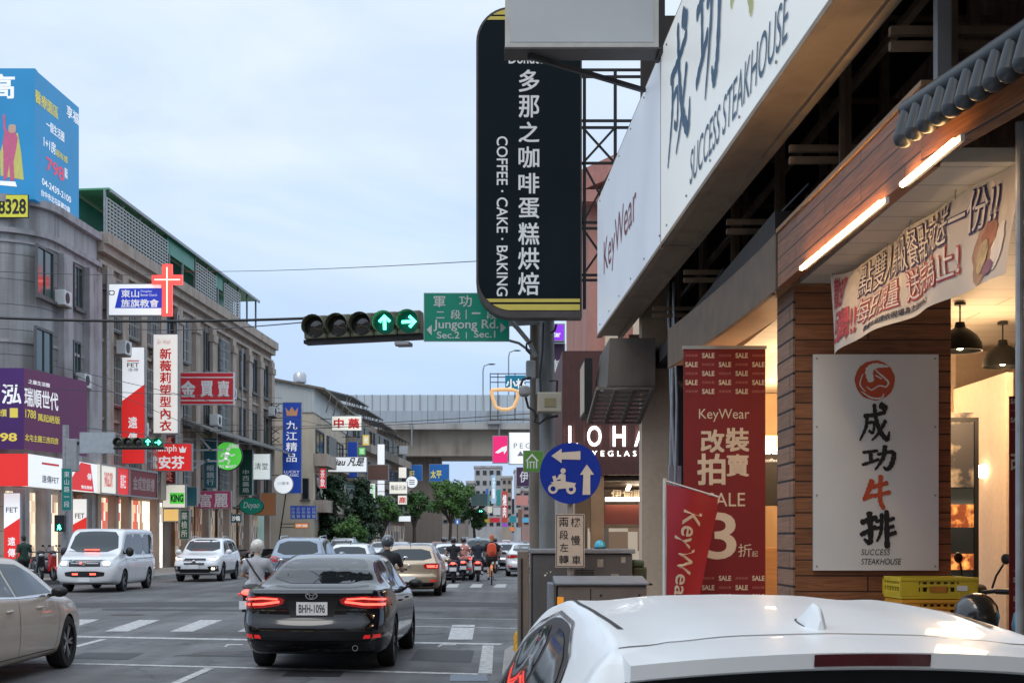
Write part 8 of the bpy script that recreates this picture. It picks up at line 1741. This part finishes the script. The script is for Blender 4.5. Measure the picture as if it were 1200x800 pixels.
tree('low bushy shrub tree at the foot of the dark conifers', (P(410, 0, 101).x, 101, .1), 3.2, 1.6, .8, 'round', M_leaf3, 3600, .28, 12)
# ================================================================== vehicles
FAR_SC = []; SC_red_ = paint('far_scooter_red', (.5, .02, .02)); SC_grey_ = paint('far_scooter_grey', (.2, .2, .21)); SC_dark_ = paint('far_scooter_black', (.012, .012, .014))
camry, _ = make_sedan('saloon_car', 'glossy black saloon waiting over the stop line with red tail lamps', PT_black, 'BHH-1096'); pose(camry, -2.23, 16.75 + 2.44, -1.2)
van, _ = make_van('passenger_van', 'white van with lit headlamps and red flashing lamps in its grille', PT_white); pose(van, -12.7, 44.4, 180)
suv, _ = make_suv('sport_utility_car', 'white sport utility car following the white van', PT_pearl, True, False); pose(suv, -11.65, 54.6, 180)
golf, _ = make_hatch('hatchback_car', 'pale gold hatchback with red tail lamps beyond the crossing behind a black shirted rider', PT_bronze); pose(golf, -2.55, 41.2, -.6)
gold, _ = make_sedan('saloon_car', 'champagne saloon cut by the left edge of the picture', PT_gold, None, False); pose(gold, -6.42, 16.05, 0)
bsuv = copy_tree(suv); swap(bsuv, PT_pearl, PT_blue); tag(bsuv, 'slate blue sport utility car ahead of the white shirted scooter rider', 'car'); pose(bsuv, -6.1, 43.5, 0)
def far(src, old, new, lab, x, y, yaw, grp='cars queueing down the street'):
    c = copy_tree(src); swap(c, old, new); tag(c, lab, 'car', grp); pose(c, x, y, yaw); return c
far(gold, PT_gold, PT_white, 'white saloon right of the gold hatchback behind scooters', -2.2, 62, 0); far(gold, PT_gold, PT_silver, 'silver saloon with headlamps facing the camera right of the slate blue car', -8.2, 74, 180)
far(golf, PT_bronze, PT_grey, 'grey hatchback left of the black shirted rider far off', -7.1, 66, 0); far(golf, PT_bronze, PT_silver, 'silver hatchback between the dark conifers and the gold hatchback', -6.4, 88, 0); far(gold, PT_gold, PT_pearl, 'pearl saloon under the round fig tree', -8.6, 100, 180)
far(golf, PT_bronze, PT_white, 'white hatchback with the orange capped cyclist before it', -1.9, 56.5, 0); far(suv, PT_pearl, PT_white, 'white sport utility car third in the right hand queue', -1.6, 92, 0); far(golf, PT_bronze, PT_red, 'red hatchback far down the right hand lane', 1.0, 118, 0); far(gold, PT_gold, PT_silver, 'silver saloon at the end of the right hand queue', .4, 96, 0)
far(golf, PT_bronze, PT_silver, 'silver hatchback right of the orange capped cyclist', .5, 74, 0); far(golf, PT_bronze, PT_black, 'black hatchback with red lamps in the middle of the queue', -2.4, 110, 0); far(gold, PT_gold, PT_white, 'white saloon near the far kerb on the right', 1.4, 140, 0); far(suv, PT_pearl, PT_blue, 'slate blue sport utility car far down the middle lane', -1.2, 150, 0)
far(gold, PT_gold, PT_grey, 'grey saloon under the flyover', -5.0, 130, 0); far(golf, PT_bronze, PT_blue, 'slate blue hatchback beyond the flyover', -.8, 190, 0); far(golf, PT_bronze, PT_white, 'white hatchback at the far end of the street', 1.2, 230, 0)
far(golf, PT_bronze, PT_pearl, 'pearl hatchback just ahead of the slate blue sport utility car', -5.6, 53, 0); far(gold, PT_gold, PT_silver, 'silver saloon with red lamps right behind the black shirted rider', -4.0, 70, 0); far(suv, PT_pearl, PT_grey, 'grey sport utility car between the two far scooters', -1.0, 70, 0); far(golf, PT_bronze, PT_red, 'red hatchback far beyond the cyclist', .1, 84, 0); far(gold, PT_gold, PT_pearl, 'pearl saloon at the right kerb beyond the cyclist', 1.2, 62, 0); far(gold, PT_gold, PT_white, 'white saloon oncoming on the left past the white sport utility car', -9.9, 68, 180)
far(gold, PT_gold, PT_black, 'black saloon between the slate blue car and the gold hatchback', -4.2, 58, 0); far(golf, PT_bronze, PT_grey, 'grey hatchback just beyond the scooters in the right lane', .9, 86, 0); far(gold, PT_gold, PT_red, 'dark red saloon far down the left lane', -4.6, 106, 0); far(suv, PT_pearl, PT_silver, 'silver sport utility car facing the camera by the conifers', -9.6, 84, 180); far(golf, PT_bronze, PT_black, 'black hatchback near the far kerb at the right', 1.6, 108, 0); far(gold, PT_gold, PT_pearl, 'pearl saloon beyond the flyover in the middle lane', -2.4, 175, 0)
for i, (x, y, lab, m) in enumerate(((-2.9, 71, 'scooter far down the lane between two saloons', SC_grey_), (-.2, 66, 'dark scooter beyond the cyclist', SC_dark_), (-.6, 80, 'red scooter far down right of the middle lane', SC_red_), (-3.3, 84, 'grey scooter small beside the silver hatchback queue', SC_grey_))): FAR_SC.append((x, y, lab, m))
# ------------------------------------------------------------------ the near white car
def near_car():
    L, Wd = 4.45, 1.80
    c = Car(L, Wd, top=[(0, .98), (.04, 1.02), (.12, 1.20), (.22, 1.345), (.34, 1.375), (.62, 1.405), (1.1, 1.432), (1.7, 1.44), (2.3, 1.39), (3.2, 1.02), (3.5, .95), (4.2, .82), (L, .68)],
            wid=[(0, .88), (.06, .93), (.25, .98), (.7, 1), (3.1, 1), (3.9, .95), (4.25, .86), (L, .70)], belt=[(0, .97), (.5, 1.02), (1.2, .98), (3.1, .92), (3.9, .84), (L, .6)],
            roofw=[(0, .86), (.2, .74), (.4, .68), (1.0, .67), (2.0, .67), (3.1, .80), (L, .6)], zb=[(0, .36), (.25, .22), (.7, .18), (3.7, .18), (L, .24)], rear=[(.2, -.1), (.32, -.02), (.42, .08), (.58, .085), (.66, .03), (.95, .02), (1.05, 0), (1.30, .0), (1.36, .03), (1.5, .0)],
            front=[(.2, -.1), (.35, .02), (.6, .04), (.9, -.1)], br=.10, bf=.2, ns=130, nr=66, arch=(.85, 3.55), ar=.345, crown=.030)
    t = thing('hatchback_car', 'nearest white hatchback at the bottom right with a shark fin aerial on its roof', 'car'); c.body(PT_near, t); four(t, Wd, .85, 3.55, L, .325, .21)
    c.part('rear_window', M_glass, t, [('y-', smooth_poly([(-.68, 1.04), (.68, 1.04), (.60, 1.318), (.3, 1.335), (-.3, 1.335), (-.60, 1.318)], 1))], .004, .04)
    for sg in ('x+', 'x-'):
        c.part('window_surround', M_dark, t, [(sg, smooth_poly([(.52, 1.06), (.78, 1.27), (1.15, 1.355), (1.7, 1.365), (2.2, 1.30), (2.62, 1.17), (3.12, .955), (1.6, .985)], 2))], .002, .03)
        c.part('side_window', M_glass2, t, [(sg, smooth_poly([(.66, 1.06), (.88, 1.255), (1.2, 1.325), (1.52, 1.335), (1.56, 1.005)], 1))], .005, .03); c.part('side_window', M_glass2, t, [(sg, smooth_poly([(1.66, 1.005), (1.63, 1.335), (2.1, 1.295), (2.55, 1.165), (3.0, .975)], 1))], .005, .03)
        c.part('window_trim', M_chrome, t, [(sg, ribbon([(.60, 1.10), (.82, 1.285), (1.18, 1.365), (1.7, 1.375), (2.22, 1.31), (2.66, 1.175)], .012))], .006, .03)
        c.part('door_seam', M_dark, t, [(sg, ribbon([(.95, .97), (1.1, .6), (1.15, .3)], .009)), (sg, ribbon([(1.61, .97), (1.63, .3)], .009))], .002)
        k = 1 if sg == 'x+' else -1
        c.part('roof_seam', M_dark, t, [('z', ribbon([(k * .555, .60), (k * .575, .95), (k * .58, 1.5), (k * .565, 2.15)], [.018, .014, .012, .012]))], .0025, .04)
        tl = c.part('tail_lamp', M_tail, t, [('y-', smooth_poly([(k * .42, .92), (k * .45, .80), (k * .80, .80), (k * .87, .86), (k * .86, .94)], 1)), (sg, [(0, .80), (.3, .84), (.28, .93), (0, .94)])], .008)
    # the rear spoiler: a white lip over the window with the high brake lamp under it
    mb = MB(); n = 24; vs = []
    for i in range(n + 1):
        f = -1 + 2 * i / n; x = .60 * f; z = 1.372 - .038 * f * f; ye = -L / 2 - .005 + .07 * f * f
        vs += [(x, ye + .34, z + .012), (x, ye + .18, z + .008), (x, ye, z - .006), (x, ye + .008, z - .045), (x, ye + .03, z - .052), (x, ye + .20, z - .064)]
    mb.add(vs, [(6 * i + j, 6 * i + 6 + j, 6 * i + 7 + j, 6 * i + 1 + j) for i in range(n) for j in range(5)]); mb.add([vs[j] for j in range(6)], [tuple(range(6))]); mb.add([vs[-6 + j] for j in range(6)], [(5, 4, 3, 2, 1, 0)])
    o = mb.build('rear_spoiler', PT_near, t, smooth=True, sharp=60, fix=True)
    mb = MB(); vs = []
    for i in range(n + 1):
        f = -1 + 2 * i / n; x = .148 * f; z = 1.372 - .038 * (x / .6) ** 2; ye = -L / 2 - .005 + .07 * (x / .6) ** 2 - .004; vs += [(x, ye + .0002, z - .009), (x, ye + .0068, z - .040)]
    mb.add(vs, [(2 * i, 2 * i + 2, 2 * i + 3, 2 * i + 1) for i in range(n)]); mb.build('brake_lamp', mat('dark_red_lens', (.075, .004, .007), .15, var=.1, scale=30, coat=1), o)
    # shark fin
    mb = MB(); y0 = .50 - L / 2; secs = []
    zf = [pchip([(0, 1.372), (.4, 1.384), (.62, 1.405), (1.1, 1.432)], y) for y in (.46, .50, .56, .62, .68, .72)]
    prof = [(.46, .012, .030), (.49, .030, .062), (.53, .034, .064), (.58, .034, .042), (.64, .028, .020), (.69, .012, .006)]
    vs = []; m_ = 22
    for k, (y, hw, hh) in enumerate(prof):
        for j in range(m_ + 1): a = math.pi * j / m_; c_ = math.cos(a); s_ = math.sin(a); w_ = hw * .86 * (1 - .55 * s_); vs.append((w_ * (1 if c_ > 0 else -1) * abs(c_) ** .38, y - L / 2, zf[k] - .004 + hh * 1.08 * s_))
    mb.add(vs, [(k * (m_ + 1) + j, k * (m_ + 1) + j + 1, (k + 1) * (m_ + 1) + j + 1, (k + 1) * (m_ + 1) + j) for k in range(len(prof) - 1) for j in range(m_)]); mb.add(vs[:m_ + 1], [tuple(range(m_, -1, -1))]); o = mb.build('shark_fin_aerial', PT_near, t, smooth=True, sharp=75, fix=True); mb = MB(); mb.add([((w_ * 1.0 + .005) * sg, y - L / 2 + dy, z + .0015) for y, w_, z, dy in [(p_[0], p_[1] * .86, zf[k] - .003, (-.005 if k == 0 else 0)) for k, p_ in enumerate(prof)] for sg in (1, -1)], [(2 * k, 2 * k + 1, 2 * k + 3, 2 * k + 2) for k in range(len(prof) - 1)]); mb.build('gasket', M_dark, o)
    mirrors(t, Wd / 2 - .05, 2.78 - L / 2, .86, PT_near); plate(t, (0, -L / 2 - .2, .55), 1)
    c.part('tailgate_seam', M_dark, t, [('z', ribbon([(-.60, .30), (-.45, .385), (0, .40), (.45, .385), (.60, .30)], .007))], .002, .03)
    return t, c
PT_near = paint('near_white_paint', (.80, .82, .83), 0, .35, .18); PT_near.node_tree.nodes['Principled BSDF'].inputs['Specular IOR Level'].default_value = .08
nc, _ = near_car(); pose(nc, .835, 3.42 + 2.225, 2.6)
# ================================================================== riders and people
S_white = mat('white_shirt', (.40, .40, .42), .8, bump=.9, var=.12, scale=7); S_black = mat('black_shirt', (.014, .014, .016), .8, bump=.9, var=.2); S_denim = mat('denim', (.03, .045, .09), .85, bump=.9, var=.2, scale=14); S_pink = mat('salmon_shirt', (.55, .22, .18), .8, bump=.9, var=.1); S_green = mat('bottle_green_shirt', (.015, .04, .03), .8, bump=.9, var=.1); S_khaki = mat('khaki_shorts', (.16, .13, .10), .85, bump=.9, var=.1)
H_white = mat('cream_helmet', (.62, .57, .50), .3, var=.05, coat=1); H_black = mat('black_helmet', (.015, .015, .017), .25, var=0, coat=1); H_blue = mat('pale_blue_helmet', (.30, .42, .50), .3, var=0, coat=1)
SC_red = paint('scooter_red', (.50, .02, .02)); SC_black = paint('scooter_black', (.012, .012, .014)); SC_grey = paint('scooter_grey', (.20, .20, .21))
def ride(p, s, x, y, yaw=0, dy=-.12):
    s.location = (x, y, 0); s.rotation_euler = (0, 0, R(yaw)); a = R(yaw); p.location = (x - math.sin(a) * dy, y + math.cos(a) * dy, 0); p.rotation_euler = (0, 0, R(yaw))
p = person('scooter rider in white shirt, jeans and cream helmet left of the black saloon', 'scooter', S_white, S_denim, 'helmet', H_white, sleeves=.6, group='scooter riders'); s = make_scooter('red tailed scooter under the white shirted rider', SC_red, group='scooters on the road'); ride(p, s, -4.28, 24.2, -2); p.scale = (.95, .95, .95)
mb = MB(); a_ = wloc(p); mb.tube([V(*q) + a_ for q in ((-.17, -.055, 1.36), (-.10, -.10, 1.27), (0, -.125, 1.12), (.13, -.15, .95))], .016, 6); o = mb.build('shoulder_strap', M_dark, p)
p = person('scooter rider in black shirt, shorts and dark helmet behind the black saloon roof', 'scooter', S_black, S_khaki, 'helmet', mat('slate_helmet', (.06, .07, .08), .3, var=0, coat=1), short=True, sleeves=.7, group='scooter riders'); s = make_scooter('dark grey scooter hidden below the black shirted rider', SC_grey, group='scooters on the road'); ride(p, s, -2.24, 27.4, 0)
p = person('scooter rider with black vest over salmon sleeves and black helmet', 'scooter', S_black, S_denim, 'helmet', H_black, sleeves=.3, group='scooter riders'); s = make_scooter('black scooter with a white plate just right of the gold hatchback', SC_black, group='scooters on the road'); ride(p, s, -1.72, 51.6, 0)
p = person('scooter rider with dark vest and pale blue helmet on a bright red scooter', 'scooter', mat('navy_vest', (.015, .018, .03), .8, var=.1), S_black, 'helmet', H_blue, sleeves=.3, group='scooter riders'); s = make_scooter('bright red scooter left of the cyclist', SC_red, group='scooters on the road'); ride(p, s, -.83, 53.5, 0)
p = person('scooter rider in salmon shirt partly behind the black vested rider', 'scooter', S_pink, S_black, 'helmet', H_black, group='scooter riders'); s = make_scooter('grey scooter partly behind the black scooter', SC_grey, group='scooters on the road'); ride(p, s, -1.42, 54.4, 0)
p = person('cyclist in black shorts and shirt with an orange cap', 'bike', S_black, S_black, 'hair', mat('orange_cap', (.55, .16, .05), .7), short=True, group='cyclist'); s = make_bicycle('orange city bicycle under the cyclist with the backpack', mat('bike_orange', (.60, .25, .05), .4, var=.05)); ride(p, s, -.27, 49.3, 0, -.12); tag(p, group=None)
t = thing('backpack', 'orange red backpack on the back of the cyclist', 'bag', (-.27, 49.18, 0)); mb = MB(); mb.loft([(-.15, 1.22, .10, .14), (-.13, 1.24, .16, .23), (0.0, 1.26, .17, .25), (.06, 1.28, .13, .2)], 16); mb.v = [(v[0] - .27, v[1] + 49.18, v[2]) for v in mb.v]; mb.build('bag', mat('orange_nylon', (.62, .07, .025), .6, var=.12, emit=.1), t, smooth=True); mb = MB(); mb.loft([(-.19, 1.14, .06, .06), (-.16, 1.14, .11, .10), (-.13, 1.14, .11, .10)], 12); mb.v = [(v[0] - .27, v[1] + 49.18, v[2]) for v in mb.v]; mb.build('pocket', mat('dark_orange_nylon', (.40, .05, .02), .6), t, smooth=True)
p = person('pedestrian in bottle green shirt on the left pavement before the red pillar sign', 'stand', S_green, S_black, 'hair', M_hair); p.location = (P(28, 0, 47.9).x, 47.9, 0); p.rotation_euler = (0, 0, R(40))
for i, (x, lab, m) in enumerate(((44, 'parked black scooter nearest the pedestrian in green', SC_black), (52, 'parked red scooter second from the pedestrian in green', SC_red), (61, 'parked grey scooter beside the far left pole', SC_grey))): s = make_scooter(lab, m, False, 'scooters parked at the left corner') if i == 0 else None; s0_ = s or s0_; s = s or copy_tree(s0_); swap(s, SC_black, m) if i else None; tag(s, lab); s.location = (P(x, 0, 49.8).x, 49.8, .14); s.rotation_euler = (0, 0, R(-150 + 20 * i))
for i, (x, lab, m) in enumerate(((276, 'parked scooter before the brown shopfront left of its neighbour', SC_grey), (308, 'parked scooter by the orange cone on the left kerb', SC_black))): s = copy_tree(s0_); swap(s, SC_black, m); tag(s, lab, group='scooters parked along the brown building'); Y_ = LY(x) - 1; s.location = (P(x, 0, Y_).x, Y_, .14); s.rotation_euler = (0, 0, R(80))
s = copy_tree(s0_); tag(s, 'parked black scooter with a round mirror beside the yellow crates', 'scooter', 'scooters by the steakhouse'); s['group'] = 'scooters by the steakhouse'; s.location = (3.93, 9.98, .25); s.rotation_euler = (0, 0, R(100))
def helmet(lab, c, m, kind='helmet'):
    t = thing('motorcycle_helmet', lab, 'helmet', c); c = Vector(c); mb = MB(); mb.lathe([(.10, 0), (.125, .03), (.135, .08), (.122, .15), (.085, .20), (.04, .222), (0, .226)], c, n=24); mb.build('shell', m, t, smooth=True); mb = MB(); mb.lathe([(.10, .001), (.128, .004), (.131, .022), (.12, .03)], c, n=24); mb.build('rim', M_dark, t, smooth=True)
helmet('black helmet resting behind the near white car roof', (2.865, 8.2, 1.10), H_black); helmet('cyan blue helmet at the right edge behind the near white car', (3.24, 8.26, 1.045), mat('cyan_helmet', (.03, .35, .55), .3, var=.1, coat=1))
s = copy_tree(s0_); swap(s, SC_black, SC_grey); tag(s, 'parked grey scooter carrying the two helmets behind the near white car', 'scooter', 'scooters by the steakhouse'); s.location = (3.26, 8.27, .25); s.rotation_euler = (0, 0, R(-80))
t = thing('traffic_cone', 'small orange traffic cone by a doorway on the left pavement', 'cone', (P(285, 0, 84).x, 84, .13)); c = V(P(285, 0, 84).x, 84, .13); mb = MB(); mb.lathe([(.17, .03), (.03, .68), (.0, .7)], c, n=16); mb.build('cone', mat('cone_orange', (.75, .16, .03), .5), t, smooth=True); mb = MB(); mb.bb(c.x - .2, c.x + .2, 83.8, 84.2, .13, .16); mb.build('base', M_dark, t)

src = [o for o in COL.objects if o.name.startswith('person') and o.get('label', '').startswith('scooter rider with black vest')][0]; ssrc = [o for o in COL.objects if o.get('label', '').startswith('black scooter with a white plate')][0]
for (x, y, lab, m), wr in zip(FAR_SC, ('far rider on the grey scooter between two saloons', 'far rider in black beyond the cyclist', 'far rider on the small red scooter', 'far rider beside the silver hatchback queue')):
    c = copy_tree(ssrc); swap(c, SC_black, m); tag(c, lab); c.location = (x, y, 0); q = copy_tree(src); tag(q, wr); q.location = (x, y - .12, 0)
